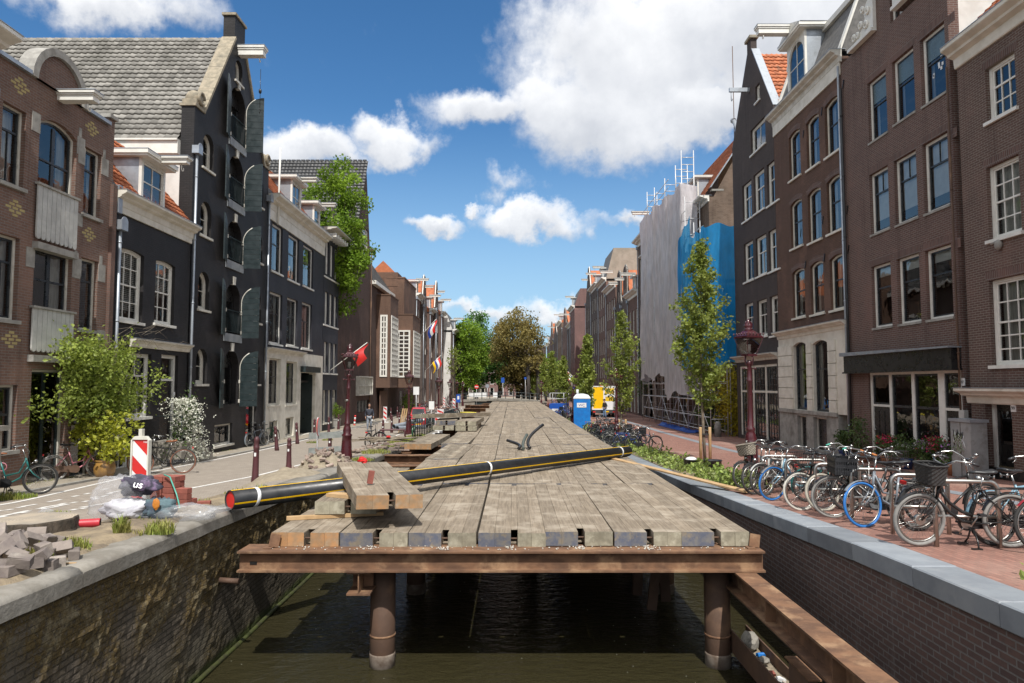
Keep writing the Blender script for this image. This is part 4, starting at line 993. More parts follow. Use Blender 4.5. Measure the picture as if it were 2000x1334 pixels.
dx0,dx1=h.s_(266,380,-1.0),h.s_(310,380,-1.0);zd0=ytop+.12;dc=22.45-h.y0;h.dormer(dc-.75,dc+.75,zd0,zd0+1.45,-.02,6.0,grid=(1,1),cheek=zinc,cap=.2);h.hoist(dc,zd0+1.47,1.15,.26,.18,y0=.1)
h.downpipe(.18,h.z_(236,450,.1),1.2)
m=MB();m.box(0,.2,-.12,.1,ytop-.6,ytop+.25);h.p('gutter_end',m,zinc)
for k,(px,py) in enumerate(((294,770),(339,770))):
    m=MB();m.box(h.s_(px,py)-.05,h.s_(px,py)+.05,-.03,.001,h.z_(px,py)-.08,h.z_(px,py)+.08);h.p('house_plate',m,signw)
# stoop in front of the black house
t=thing('front_stoop','grey stone stoop with steps beside the flowering white shrub','steps',(FL,23.0,zl(-11,23)),pi/2)
m=MB()
m.box(-.2,1.25,-1.05,-.02,-.2,.78);
for i in range(4):m.box(1.25+.32*i,1.25+.32*(i+1),-1.05,-.02,-.2,.78-.19*(i+1)+.0)
m.build('steps',concrete,t)
m=MB()
for x in(-.15,.5,1.15):m.tube([(x,-1.0,.78),(x,-1.0,1.65)],.014,5)
for z in(.9,1.62):m.tube([(-.15,-1.0,z),(1.15,-1.0,z)],.013,5)
m.tube([(-.15,-1,.9),(.5,-1,1.62)],.01,5);m.tube([(-.15,-1,1.62),(.5,-1,.9)],.01,5);m.tube([(.5,-1,.9),(1.15,-1,1.62)],.01,5);m.tube([(.5,-1,1.62),(1.15,-1,.9)],.01,5)
for x in(-.15,1.15):m.tube([(x,-1,1.62),(x,-.1,1.62)],.013,5)
m.build('railing',sashgn,t)

# --- black warehouse with shuttered loft doors
h=House('warehouse','tall black brick warehouse with pointed gable, green loft shutters and white hoist beam',-1,0,0,1.42,cat='warehouse',ya=atX(372,500,FL).y,yb=atX(519,600,FL).y)
W=h.W;zb=h.zb;c=W/2+.05
ops=[(457,483,178,285),(448,474,305,398),(443,469,430,512),(437,463,552,652),(433,459,683,790)]
doors=[]
for i,(a,b,yt,yb) in enumerate(ops):
    x0,x1,z0,z1=h.rect(a,b,yt,yb);z0=z0;ww=1.62;x0,x1=c-ww/2,c+ww/2;zm=h.z_((a+b)/2,yb);zt=h.z_((a+b)/2,yt)
    doors.append((x0,x1,zm,zt));h.holes.append(loop(x0,x1,zm,zt,ww/2,12))
redc=M('red_curtain',(.12,.006,.016),(.07,.004,.01),.85,3,stretch=(8,8,.4))
for i,(x0,x1,z0,z1) in enumerate(doors):
    ww=x1-x0;m=MB();m.holed(loop(x0+.005,x1-.005,z0,z1-.005,ww/2,12),[loop(x0+.1,c-.03,z0+.1,z1-ww*.45),loop(c+.03,x1-.1,z0+.1,z1-ww*.45)],.30,.36);o=h.p('loft_door',m,blackp)
    m=MB();m.poly([(x0+.05,.34,z0),(x1-.05,.34,z0),(x1-.05,.34,z1-.6),(x0+.05,.34,z1-.6)]);m.build('pane',glass_dk,o)
    m=MB();n=14
    for k in range(n):
        xa,xb=x0+.02+.55*k/n,x0+.02+.55*(k+1)/n;ya,yb_=.2+.03*(k%2),.2+.03*((k+1)%2);m.poly([(xa,ya,z0),(xb,yb_,z0),(xb,yb_,z1-.35),(xa,ya,z1-.35)])
    m.build('red_curtain',redc,o)
    if i<4:
        m=MB();m.box(x0-.03,x1+.03,-.05,-.02,z0+.98,z0+1.02);m.box(x0,x1,-.045,-.025,z0+.08,z0+.11)
        for k in range(15):xx=x0+.02+(ww-.04)*k/14;m.box(xx-.009,xx+.009,-.042,-.028,z0+.1,z0+1.0)
        h.p('railing',m,sashgn)
        m=MB();m.box(x0-.06,x1+.08,-.07,.3,z0-.34,z0-.003);h.p('stone_sill',m,MATS['grey_stone'] if i==4 else M('bluegrey_sill',(.26,.28,.30),(.2,.22,.24),.6,3) if 'bluegrey_sill' not in MATS else MATS['bluegrey_sill'])
    m=MB();m.prism([(c-.09,z1-.05),(c+.09,z1-.05),(c+.13,z1+.3),(c-.13,z1+.3)],-.06,.1);h.p('keystone',m,offwhite)
    # shutters: the left leaf lies back against the wall, the right one stands out
    lw=ww/2-.06;hh=z1-z0+.12
    for sgn,ang,hx in((-1,rad(166),x0-.02),(1,rad(98),x1+.06)):
        m=MB();m.M=Matrix.Translation((hx,-.03,z0-.12))@Matrix.Rotation(-sgn*0+(ang if sgn>0 else-ang),4,'Z')@Matrix.Translation((0,0,0))
        # in its own frame the closed leaf runs from the hinge towards the opening
        d_=-1 if sgn>0 else 1;L_=[]
        n=10;full=[(0,0),(lw,0),(lw,hh)]+[(lw-lw*sin(k*pi/2/n),hh-lw*(1-cos(k*pi/2/n))) for k in range(1,n+1)]
        zz=0
        rows=9 if i<4 else 9
        for k in range(rows):
            za,zc_=hh*k/rows+.006,hh*(k+1)/rows-.006
            def xmax(z):
                q=z-(hh-lw)
                return 0 if q<=0 else lw-math.sqrt(max(0,lw*lw-q*q))
            A=[(xmax(za),za),(lw,za),(lw,zc_),(xmax(zc_),zc_)]
            if xmax(za)>0 or xmax(zc_)>0:
                A=[(xmax(za),za),(lw,za),(lw,min(zc_,hh))]+[(xmax(za+(zc_-za)*f),za+(zc_-za)*f) for f in(1,.75,.5,.25)]
            P=[(d_*x,z) for x,z in A]
            if d_<0:P=P[::-1]
            m.prism(P,-.022,.022)
        o=h.p('shutter',m,sashgn)
        if sgn>0:
            e_=MB();e_.M=m.M.copy();pts=[(d_*xmax(hh-lw+lw*f),0,hh-lw+lw*f) for f in[k/8 for k in range(8)]]
            pts=[(-p[0] if False else p[0],p[1],p[2]) for p in pts];e_.tube([(d_*0,0,.1)]+pts,.03,5);e_.build('pale_edge',offwhite,o)
        m=MB();m.box(hx-.06,hx+.06,-.06,.02,z0+.9,z0+1.05);m.box(hx-.06,hx+.06,-.06,.02,z0+.05,z0+.2);m.build('hinge',offwhite,o)
small=[(397,416,262,332),(392,411,393,462),(388,407,530,605),(383,403,680,750)]
for i,q in enumerate(small):
    x0,x1,z0,z1=h.rect(*q);xm=h.s_((q[0]+q[1])/2+1,(q[2]+q[3])/2);x0,x1=xm-.48,xm+.48
    for X0 in(x0,2*c-x1):
        h.window(X0,X0+.96,z0,z1,ar=.48,frame=offwhite,sash=offwhite,fw=.12,t=1,dep=.16,sill=offwhite,bh=1)
x0,x1,z0,z1=h.rect(458,470,115,160);h.window(c-.38,c+.38,z0,z1,ar=.38,frame=offwhite,sash=offwhite,fw=.1,t=1,dep=.16,sill=offwhite)
bx=h.rect(425,452,828,868);h.window(bx[0]-.3,bx[1]+.1,bx[2],bx[3],frame=offwhite,sash=sashdk,t=1,bv=1,sill=offwhite)
dd=h.rect(482,500,765,876);h.window(dd[0]-.1,dd[1]+.1,0.05,dd[3],ar=.55,frame=offwhite,sash=blackp,fw=.12,t=.99,dep=.14,name='arched_door')
zsh=14.75-zb;zap=19.75-zb
outer=[(0,-.3),(W,-.3),(W,zsh),(W-.75,zsh),(c+.55,zap-.55),(c+.55,zap+.45),(c-.55,zap+.45),(c-.55,zap-.55),(.75,zsh),(0,zsh)]
h.wall(outer,bk_black,.5)
zev=13.35-zb;D=20
m=MB();e=.012
for xx in(e,W-e):m.poly([(xx,.5,-.5),(xx,.5,zev),(xx,D,zev),(xx,D,-.5)] if xx<1 else[(xx,.5,-.5),(xx,D,-.5),(xx,D,zev),(xx,.5,zev)])
h.p('side_wall',m,plaster)
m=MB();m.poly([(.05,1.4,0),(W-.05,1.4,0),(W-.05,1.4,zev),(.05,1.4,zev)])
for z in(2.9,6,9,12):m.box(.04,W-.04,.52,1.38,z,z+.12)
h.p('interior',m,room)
rise=zap-.45-zev;sl=math.hypot(rise,c);nV=int(sl/.31)
m=pantiles((-.12,D,zev+.05),(0,-1,0),(c,0,rise),int((D-.5)/.27),nV,.27,.315,.036,.05,seed=11);h.p('tile_roof',m,tilegr)
m=MB();m.poly([(W+.1,.5,zev),(W+.1,D,zev),(c,D,zap-.42),(c,.5,zap-.42)]);h.p('far_roof_slope',m,tilegr)
m=MB();m.tone=.5
for k in range(48):m.tube([(c,.52+k*.4,zap-.4),(c,.52+k*.4+.39,zap-.385)],.12,8)
h.p('ridge_tiles',m,sandst)
m=MB();m.box(-.22,.03,.5,D,zev-.5,zev-.02);m.box(-.3,.0,.5,D,zev-.018,zev+.05);h.p('eaves_gutter',m,white)
for(xa,za,xb,zb_) in((.7,zsh,c-.52,zap-.55),(W-.7,zsh,c+.52,zap-.55)):
    m=MB();u=Vector((xb-xa,0,zb_-za));n=7
    for k in range(n):a=Vector((xa,.24,za))+u*(k/n)+Vector((0,0,.03));b=Vector((xa,.24,za))+u*((k+.985)/n)+Vector((0,0,.03));m.tone=R.random();m.bar(a,b,.62,.1,up=(0,0,1))
    h.p('verge_coping',m,sandst)
m=MB();m.box(c-.62,c+.62,-.06,.56,zap+.452,zap+.56);m.box(-.06,.8,-.06,.56,zsh+.002,zsh+.1);m.box(W-.8,W+.06,-.06,.56,zsh+.002,zsh+.1);h.p('coping_stones',m,sandst)
for x in(.36,W-.36):
    m=MB();m.sphere((x,.2,zsh+.4),.33,10,7,(1,1.0,1));m.tube([(x+.22*cos(a),-.08,zsh+.42+.22*sin(a)) for a in[i*pi/5 for i in range(10)]],.07,6);m.box(x-.34,x+.34,-.05,.5,zsh+.1,zsh+.3);h.p('scroll_stone',m,sandst)
o=h.hoist(c,h.z_(484,103,.5),1.1,.36,.38,mat=white)
m=MB();zz=h.z_(497,105,1.2);m.tube([(c,-.95,zz),(c,-.95,zz-1.75)],.012,5);m.sphere((c,-.95,zz-1.0),.07,8,6,(1,1,1.6));m.tube([(c+.09*sin(a),-.95,zz-1.8-.09+.09*cos(a)) for a in[i*.5 for i in range(9)]],.02,6);m.build('pulley_hook',blackp,o)
h.downpipe(.1,h.z_(384,300,.1),0);h.downpipe(W-.05,h.z_(528,395,.1),0)

# --- blue-grey house with cream ground floor
h=House('grey_house','blue grey painted house with cream ground floor, long white cornice and two roof dormers',-1,0,0,1.35,ya=atX(521,600,FL).y,yb=atX(631,600,FL).y)
W=h.W;zb=h.zb;ytop=atX(575,425,FL).z-zb
kw=dict(frame=white,sash=sashdk,fw=.12,sill=white)
for(row,tt,cur) in(([(531,552,440,533),(563,584,462,550),(592,612,482,562)],.6,('sides',.22)),([(526,551,572,672),(560,581,583,676),(589,609,592,682)],.6,('sides',.2))):
    for q in row:h.window(*h.rect(*q),t=tt,bv=1 if row[0][2]>500 else 0,cur=cur,**kw)
xs=[h.rect(*q) for q in((523,546,700,791),(557,578,706,790))]
for q in xs:h.window(*q,t=.62,bv=1,cur=('net',.45),frame=cream,sash=sashdk,fw=.1,sill=cream)
bw=[h.rect(524,540,822,862),h.rect(556,572,815,852)]
for q in bw:h.window(q[0],q[1],.1,q[3],t=.6,frame=cream,sash=sashdk)
q=h.rect(585,613,728,850);h.holes.append(loop(q[0],q[1],0,q[3]))
zg=h.z_(578,688);holes=h.holes
m=MB();up=[l for l in holes if l[0][1]>zg-.2];lo=[l for l in holes if l[0][1]<=zg-.2]
m.holed([(0,zg),(W,zg),(W,ytop),(0,ytop)],up,0,.32);h.p('wall',m,bk_bluegrey)
m=MB();m.holed([(0,-.3),(W,-.3),(W,zg-.005),(0,zg-.005)],lo,-.05,.32);h.p('ground_floor_front',m,cream)
h.cornice(zg-.22,.25,.3,0,q[0]+.3,cream,name='ground_cornice')
m=MB();m.box(q[0]-.1,q[1]+.15,-.35,.0,q[3]+.02,q[3]+.35);h.p('door_canopy',m,sashgn)
m=MB();m.box(q[0]+.02,q[1]-.02,1.0,1.06,0,q[3]);m.box(q[0]+.001,q[0]+.03,.33,1.0,0,q[3]);o=h.p('porch_wall',m,cream);m=MB();m.box(q[1]-.08,q[1]-.03,.1,1.0,0,q[3]-.1);m.build('dark_side_panel',sashgn,o)
m=MB();m.box(q[0]+.03,q[1]-.1,.98,.995,0,1.5);m.build('tiled_dado',M('buff_tile',(.36,.29,.16),(.3,.24,.13),.4,4),o)
h.body(bk_bluegrey,ytop)
h.cornice(ytop-.5,.75,.55,-.02,W+.02,cream)
m=MB();m.box(0.02,W,-.06,0,ytop-1.0,ytop-.51);h.p('frieze',m,cream)
h.p('tile_roof',pantiles((.0,-.1,ytop+.32),(1,0,0),(0,.6,.8),int(W/.235),12,seed=5),tileor)
o=h.dormer(3.4,5.0,ytop+.3,ytop+2.0,-.02,5,grid=(1,1),cap=.2);h.hoist(4.2,ytop+2.08,1.1,.26,.2,y0=.4)
h.dormer(7.6,8.9,ytop+.3,ytop+1.7,.0,5,grid=(0,1),cap=.2);h.hoist(8.25,ytop+1.75,1.1,.24,.18,y0=.4)
m=MB();m.tube([(.9,-.15,ytop-1.1),(1.3,-.05,ytop+3.0)],.05,6);h.p('vent_pole',m,white)
# --- narrow plain dark house right of it
h=House('dark_narrow_house','narrow dark grey house with three slim windows per floor beside the church',-1,0,0,1.3,ya=atX(631.5,600,FL).y,yb=atX(661,600,FL).y)
W=h.W;ytop=atX(648,462,FL).z-h.zb
for(yt,yb_) in((477,540),(574,636),(670,728)):
    for k in range(3):
        xc=W*(.2+.3*k);z0,z1=h.z_(646,yb_),h.z_(646,yt);h.window(xc-.4,xc+.4,z0,z1,t=.6,frame=white,sash=white,fw=.12,sill=None)
z0,z1=h.z_(640,825),h.z_(640,762);h.window(.35,1.15,z0,z1,t=.6,frame=cream,sash=cream,fw=.12,sill=cream);h.window(1.5,2.3,z0,z1,t=.6,frame=cream,sash=cream,fw=.12,sill=cream);h.door(2.6,3.6,.05,z1,leaf=cream,frame=cream,top=.5)
h.wall([(0,-.3),(W,-.3),(W,ytop),(0,ytop)],bk_bluegrey);h.body(bk_bluegrey,ytop)
for zz in(h.z_(646,548),h.z_(646,640),h.z_(646,732)):
    m=MB();m.box(.02,W-.02,-.05,0,zz,zz+.1);h.p('sill_band',m,white)
h.cornice(ytop-.1,.35,.8,-.1,W+.35,offwhite)
for k in range(6):m=MB();m.box(.2+k*.6,.34+k*.6,-.7,0,ytop-.35,ytop-.11);h.p('eaves_bracket',m,white)

# --- dark brick church with steep black roof
h=House('church','tall dark brick church with steep black tiled roof and white lattice window',-1,0,0,1.2,cat='church',ya=atX(661.5,600,FL).y,yb=atX(731,600,FL).y,X=FL-.35)
W=h.W;zb=h.zb
pk=h.s_(715,316);zp=h.z_(715,316);zr_=h.z_(730,485);zl_=zp-(zp-zr_)*1.0*1.15
xl=max(0.0,pk-(zp-12)/1.8)
q=h.rect(708,719,445,500);h.window(q[0],q[1]+.2,q[2],q[3],t=1,bv=3,bh=7,frame=white,sash=white,fw=.14,bar=.09)
ww_=h.rect(697,723,770,790);h.holes.append(loop(ww_[0],ww_[1],ww_[2]-.6,ww_[2]+.35))
zlo=12.0
outer=[(0,-.3),(W,-.3),(W,h.z_(732,530)),(pk+.05,zp),(xl,zlo),(0,zlo)]
h.wall(outer,bk_church)
m=MB();m.box(ww_[0],ww_[1],.15,.2,ww_[2]-.6,ww_[2]+.35);m.v=m.v;o=h.p('basement_window',m,blackp)
m=MB()
for k in range(5):x=ww_[0]+(ww_[1]-ww_[0])*k/4;m.box(x-.04,x+.04,.05,.15,ww_[2]-.6,ww_[2]+.35)
m.build('mullions',lintelst,o)
q=h.rect(695,723,735,772);m=MB();m.ring(loop(q[0],q[1],q[2],q[3]),loop(q[0]+.1,q[1]-.1,q[2]+.1,q[3]-.1),-.25,-.12)
for k in range(9):x=q[0]+.1+(q[1]-q[0]-.2)*k/8;m.box(x-.035,x+.035,-.22,-.14,q[2]+.1,q[3]-.1)
m.box(q[0]+.1,q[1]-.1,-.225,-.135,(q[2]+q[3])/2-.04,(q[2]+q[3])/2+.04);m.box(q[0],q[1],-.12,.0,q[2],q[3]);h.p('lattice_grille',m,offwhite)
m=MB();m.poly([(0.01,.32,-.5),(.01,.32,zlo),(.01,30,zlo),(.01,30,-.5)]);m.poly([(W-.01,.32,-.5),(W-.01,30,-.5),(W-.01,30,h.z_(732,530)),(W-.01,.32,h.z_(732,530))]);m.poly([(.05,1,0),(W-.05,1,0),(W-.05,1,zlo),(.05,1,zlo)]);h.p('side_wall',m,bk_church)
sl=math.hypot(pk-xl,zp-zlo);V=(pk-xl,0,zp-zlo)
h.p('tile_roof',pantiles((xl-.05,28,zlo),(0,-1,0),V,int(28.2/.3),int(sl/.36),.3,.365,.035,.05,seed=8),tiledk)
m=MB();m.poly([(W,.0,h.z_(732,530)+.03),(W,28,h.z_(732,530)+.03),(pk,28,zp+.03),(pk,0,zp+.03)]);m.poly([(0,.32,zlo),(xl,.32,zlo),(xl,28,zlo),(0,28,zlo)]);h.p('far_roof_slope',m,tiledk)
m=MB()
for k in range(70):m.box(pk-.1,pk+.1,-.05+.4*k,.27+.4*k,zp+.02,zp+.16)
h.p('ridge_tiles',m,tiledk)
h.downpipe(W-.1,h.z_(731,500),0,bk_far2 if False else rustdk)
# --- church annex with two tall white grid bays
h=House('church_annex','brown brick church annex with two tall white lattice bay windows',-1,0,0,1.15,cat='church hall',ya=atX(731.5,650,FL).y,yb=86.0,X=FL-.35)
W=h.W
z1_=h.z_(745,575);h.wall([(0,-.3),(W,-.3),(W,z1_+.3),(0,z1_+.3)],bk_church);h.body(bk_church,z1_+.3,dark=False)
def lattice(o,face,x0,x1,z0,z1,nx,nz,at):
    """white grid window plate; face 'front' lies in x,z at y=at, 'side' lies in y,z at x=at"""
    m=MB();g_=MB();fw=.16;b_=.10
    def bx(a0,a1,zz0,zz1,d=.08):
        if face=='front':m.box(a0,a1,at-d,at-.002,zz0,zz1)
        else:m.box(at-d,at-.002,a0,a1,zz0,zz1)
    bx(x0,x1,z0,z0+fw);bx(x0,x1,z1-fw,z1);bx(x0,x0+fw,z0+fw,z1-fw);bx(x1-fw,x1,z0+fw,z1-fw)
    for i in range(1,nx):x=x0+fw+(x1-x0-2*fw)*i/nx;bx(x-b_/2,x+b_/2,z0+fw,z1-fw,.07)
    for i in range(1,nz):z=z0+fw+(z1-z0-2*fw)*i/nz;bx(x0+fw,x1-fw,z-b_/2,z+b_/2,.072)
    w_=m.build('lattice_window',white,o)
    if face=='front':g_.poly([(x0+.05,at-.02,z0+.05),(x1-.05,at-.02,z0+.05),(x1-.05,at-.02,z1-.05),(x0+.05,at-.02,z1-.05)])
    else:g_.poly([(at-.02,x1-.05,z0+.05),(at-.02,x0+.05,z0+.05),(at-.02,x0+.05,z1-.05),(at-.02,x1-.05,z1-.05)])
    g_.build('pane',M('dull_leaded_glass',(.05,.042,.038),(.16,.1,.05),.2,1.5,2,contrast=(.55,.75)) if 'dull_leaded_glass' not in MATS else MATS['dull_leaded_glass'],w_)
def bay(pxc0,pxc1,ysW,yt_b,yw_t,yw_b,yb_b,nxf,nzf,nxs,lenY):
    """brick oriel: pxc0..pxc1 is its camera-facing cheek at world depth ysW"""
    pA,pB=atY(pxc0,680,ysW),atY(pxc1,680,ysW);x0=ysW-h.y0;pr=pB.x-h.X
    zf=lambda y:atY(pxc0+12,y,ysW).z-h.zb
    m=MB();m.box(x0,x0+lenY,-pr,.0,zf(yb_b),zf(yt_b));m.box(x0-.05,x0+lenY+.05,-pr-.05,.0,zf(yt_b)+.002,zf(yt_b)+.12);o=h.p('bay',m,bk_church2)
    lattice(o,'side',-pr+.25 if pr<3 else-pr+.35,-.35 if pr<3 else-.5,zf(yw_b),zf(yw_t),nxs,nzf,x0)
    lattice(o,'front',x0+.35,x0+lenY-.35,zf(yw_b),zf(yw_t),nxf,nzf,-pr)
    return o
bay(727,762,62.0,577,615,736,757,6,11,2,4.2)
bay(752,806,68.5,615,645,737,757,7,11,3,5.5)
m=MB();x0=69-h.y0;zf=lambda y:atY(780,y,70).z-h.zb;m.box(x0+.6,x0+9,-1.3,.5,zf(660),zf(545));m.box(x0+.57,x0+3.2,-.6,3.0,zf(560),zf(533));m.box(x0+.55,x0+9.05,-1.35,.5,zf(545)+.002,zf(545)+.15);h.p('brick_tower',m,bk_church2)
h.p('slate_roof',pantiles((-.1,-.3,z1_+.45),(1,0,0),(0,3.0,4.2),34,14,.3,.36,seed=9),slate)
m=MB();m.poly([(x0-1,1,z1_+.3),(x0+10,1,z1_+.3),(x0+8,5,zf(532)),(x0+1,5,zf(532))]);m.poly([(x0-1,1,z1_+.3),(x0+1,5,zf(532)),(x0-1,9,z1_+.3)]);m.poly([(x0+1,5,zf(532)),(x0+8,5,zf(532)),(x0+8,12,zf(532)),(x0+1,12,zf(532))]);h.p('orange_roof',m,tileor)
m=MB();m.box(-.05,x0+.2,-.45,.1,z1_+.3,z1_+.62);h.p('eaves_gutter',m,white)
m=MB();m.box(62.5-h.y0,66-h.y0,-.35,-.25,0,2.5);h.p('brick_screen',m,bk_church2)
q0=75-h.y0;m=MB();m.box(q0,q0+1.6,-.03,.02,0,2.4);h.p('dark_door',m,blackp)
# ================================================================ right bank, near to far
# --- number 99
h=House('brick_house','pointed brown brick house with white grid sash windows at the right edge, door 99',1,1884.5,0,1.55,yb=atX(1884.5,500,FR).y,ya=11.0)
W=h.W;zb=h.zb
kw=dict(frame=white,sash=white,fw=.1,sill=white,bar=.035)
dx=h.s_(2085,200)-h.s_(1954,200)
for q,nt_,nb_,cu in(((1925,1984,116,226),(2,0),(2,1),None),((1928,1993,313,462),(2,1),(2,1),('net',1.0)),((1934,2006,540,713),(2,1),(2,2),('sides',.42))):
    x0,x1,z0,z1=h.rect(*q)
    for k in range(3):h.window(x0+2.0*k,x1+2.0*k,z0,z1,t=.5 if nt_[1] else.62,tv=nt_[0],th=nt_[1],bv=nb_[0],bh=nb_[1],cur=cu,lint=bk_soldier,**kw)
d_=h.rect(1926,1978,782,930);z0=.12
h.door(d_[0],d_[1],z0,d_[3],panels=2,gl=1,leaf=blackp,frame=white,fw=.12,dep=.22)
m=MB();m.box(d_[0]+.35,d_[1]-.35,.225,.24,z0+.95,z0+1.03);h.p('letter_slot',m,steel);m=MB();m.box(d_[0]+.13,d_[1]-.13,.225,.242,z0+.02,z0+.36);h.p('kick_plate',m,M('bronze_plate',(.22,.17,.11),(.18,.14,.09),.4,4,metal=.4))
h.door(d_[0]+2.2,d_[1]+2.2,z0,d_[3],panels=2,leaf=blackp,frame=white,fw=.12,dep=.22)
q=h.s_(1858,80,.6);ytop=h.z_(1884,118)-.15
zt=h.z_(1930,60)
zt=14.0-zb;h.wall([(0,-.3),(W,-.3),(W,zt),(0,zt)],bk_99);h.body(bk_99,zt)
h.cornice(13.4-zb,.62,.46,-.02,W+.1,cream)
h.p('tile_roof',pantiles((-.1,-.1,zt+.12),(1,0,0),(0,.72,.7),int(W/.235),14,seed=21),tileor)
zc=h.z_(1950,790,.2);h.cornice(zc,.42,.45,h.s_(1893,780),W,cream,name='door_cornice')
m=MB();m.box(0.02,W,-.03,0,-.2,.45);h.p('plinth',m,blackp)
x,z=h.s_(1980,797),h.z_(1980,797)
def numplate(h,x,z,s_,sz=.13,w=.17,hh=.2):
    m=MB();m.box(x-w/2,x+w/2,-.02,.002,z-hh/2,z+hh/2);o=h.p('number_plate',m,signw);text(s_,sz,blackp,o,(x,-.024,z-sz*.36),name='house_number')
def text(body,size,mat,parent,loc,rot=(pi/2,0,0),name='lettering',ext=.002,align='CENTER',sx=1.0):
    c_=bpy.data.curves.new(name,'FONT');c_.body=body;c_.size=size;c_.align_x=align;c_.extrude=ext;c_.resolution_u=3
    o=bpy.data.objects.new(name,c_);COL.objects.link(o);dg=bpy.context.evaluated_depsgraph_get();me=bpy.data.meshes.new_from_object(o.evaluated_get(dg));bpy.data.objects.remove(o)
    o=bpy.data.objects.new(name,me);COL.objects.link(o);me.materials.clear();me.materials.append(mat);o.location=loc;o.rotation_euler=rot;o.scale=(sx,1,1)
    if parent:o.parent=parent
    return o
numplate(h,x,z,'99')
x,z=h.s_(1954,478),h.z_(1954,478)
m=MB();m.sphere((x,-.06,z),.12,10,6,(1,.7,1.2));m.tube([(x-.02,-.08,z+.1),(x-.22,-.1,z+.05)],.03,6);h.p('wall_ornament',m,lintelst)

# --- number 97, tall dark red brick
h=House('brick_house','tall dark red brick house with black shop fascia and white scrolled gable shoulder, number 97',1,1664,1884,1.5)
W=h.W;zb=h.zb
kw=dict(frame=white,sash=sashdk,fw=.1,sill=None,lint=bk_soldier)
rows=[([(1695,1732,148,270),(1743,1786,104,232),(1798,1847,58,195)],dict(t=.58,cur=('left',.12))),
        ([(1699,1736,331,453),(1747,1791,302,433),(1803,1853,268,410)],dict(t=.66,tv=1,cur=('blind',.8))),
        ([(1703,1741,515,639),(1753,1797,499,631),(1808,1860,482,622)],dict(t=.64,tv=0,cur=('blind',.16)))]
frost=M('frosted_pane',(.1,.15,.17),(.08,.12,.14),.25,4)
for ri,(rw,o_) in enumerate(rows):
    for ci,q in enumerate(rw):
        x0,x1,z0,z1=h.rect(*q);o=h.window(x0,x1,z0,z1,**o_,**kw)
        m=MB();m.box(x0-.03,x1+.03,-.04,.05,z0-.07,z0+.003);m.build('sill',lintelst,o)
        if ri==0:m=MB();m.box(x0+.15,x1-.15,.15,.16,z0+(z1-z0)*.62,z1-.14);m.build('frosted_pane',frost,o)
        if ri==0 and ci==2:
            m=MB();rr=random.Random(2)
            for k in range(11):a,b=x0+.3+rr.random()*(x1-x0-.5),z0+.75+rr.random()*.75;m.box(a,a+.09,.158,.162,b,b+.1)
            m.build('paper_notes',signw,o)
x0,x1,z0,z1=h.rect(1736,1786,-85,25);h.window(x0,x1,z0,z1,t=.6,**kw)
zsh=h.z_(1668,102);nx0=h.s_(1712,60);nx1=W-nx0;ztop=zsh+4.6
# shop front
fa=(h.s_(1678,700,.1),h.s_(1899,690,.1),h.z_(1780,722,.15),h.z_(1780,686,.15))
m=MB();m.box(.05,W-.05,-.28,0,fa[2],fa[3]);m.box(.0,W,-.32,0,fa[2]-.06,fa[2]-.002);o=h.p('shop_fascia',m,blackp);m=MB();m.prism([(.0,fa[3]+.002),(W+.02,fa[3]+.002),(W+.02,fa[3]+.04),(.0,fa[3]+.14)],-.42,.0);m.build('lead_flashing',zinc,o)
sx0,sx1=h.s_(1698,790),h.s_(1879,780);sz1=h.z_(1790,722);sz0=.05
h.holes.append([(sx0,sz0),(sx1,sz0),(sx1,sz1),(sx0,sz1)])
posts=[1698,1738,1782,1834,1877];ps=[sx0+.06]+[h.s_(p,800) for p in(1737,1781,1836)]+[sx1-.06]
m=MB()
for i,xx in enumerate(ps):wd=.16 if i not in(3,) else.3;m.box(xx-wd/2,xx+wd/2,.06,.2,sz0,sz1-.14)
m.box(sx0,sx1,.05,.21,sz1-.138,sz1-.002);zt_=h.z_(1790,796);m.box(sx0,ps[1],.07,.19,zt_-.04,zt_+.04);m.box(ps[3],sx1,.07,.19,zt_-.04,zt_+.04);m.box(ps[1],ps[3],.04,.2,.62,.72);o=h.p('shop_front',m,white)
m=MB();m.box(ps[1]+.08,ps[3]-.15,.03,.2,sz0,.618);m.build('brick_stall_riser',bk_97,o)
for a,b in((ps[1]+.08,ps[2]-.08),(ps[2]+.08,ps[3]-.15)):
    m=MB();m.ring(loop(a,b,.722,sz1-.14),loop(a+.07,b-.07,.8,sz1-.21),.09,.16);m.box(a+.07,b-.07,.09,.16,zt_-.04,zt_+.04);s_w=m.build('shop_window',sashdk,o)
    m=MB();m.poly([(a+.05,.13,.75),(b-.05,.13,.75),(b-.05,.13,sz1-.16),(a+.05,.13,sz1-.16)]);m.build('pane',glass,s_w)
for a,b in((ps[0]+.08,ps[1]-.08),(ps[3]+.15,ps[4]-.08)):
    m=MB();m.box(a+.003,b-.003,.1,.15,sz0,zt_-.043)
    for k in range(3):xa=a+(b-a)*k/3+.04;m.box(xa,xa+(b-a)/3-.08,.085,.1,.9,zt_-.2);m.box(xa,xa+(b-a)/3-.08,.085,.1,.2,.8)
    dd=m.build('door',blackp,o);m=MB();m.sphere((a+.1,.06,1.1),.04,8,6);m.build('handle',steel,dd);m=MB();m.box((a+b)/2-.15,(a+b)/2+.15,.075,.086,.82,.88);m.build('letter_slot',steel,dd)
    m=MB();m.ring(loop(a,b,zt_+.042,sz1-.14),loop(a+.06,b-.06,zt_+.1,sz1-.2),.09,.15);f_=m.build('fanlight',sashdk,o);m=MB();m.poly([(a+.05,.12,zt_+.08),(b-.05,.12,zt_+.08),(b-.05,.12,sz1-.18),(a+.05,.12,sz1-.18)]);m.build('pane',glass,f_)
numplate(h,h.s_(1881,746),h.z_(1881,746),'97',.12,.17,.22)
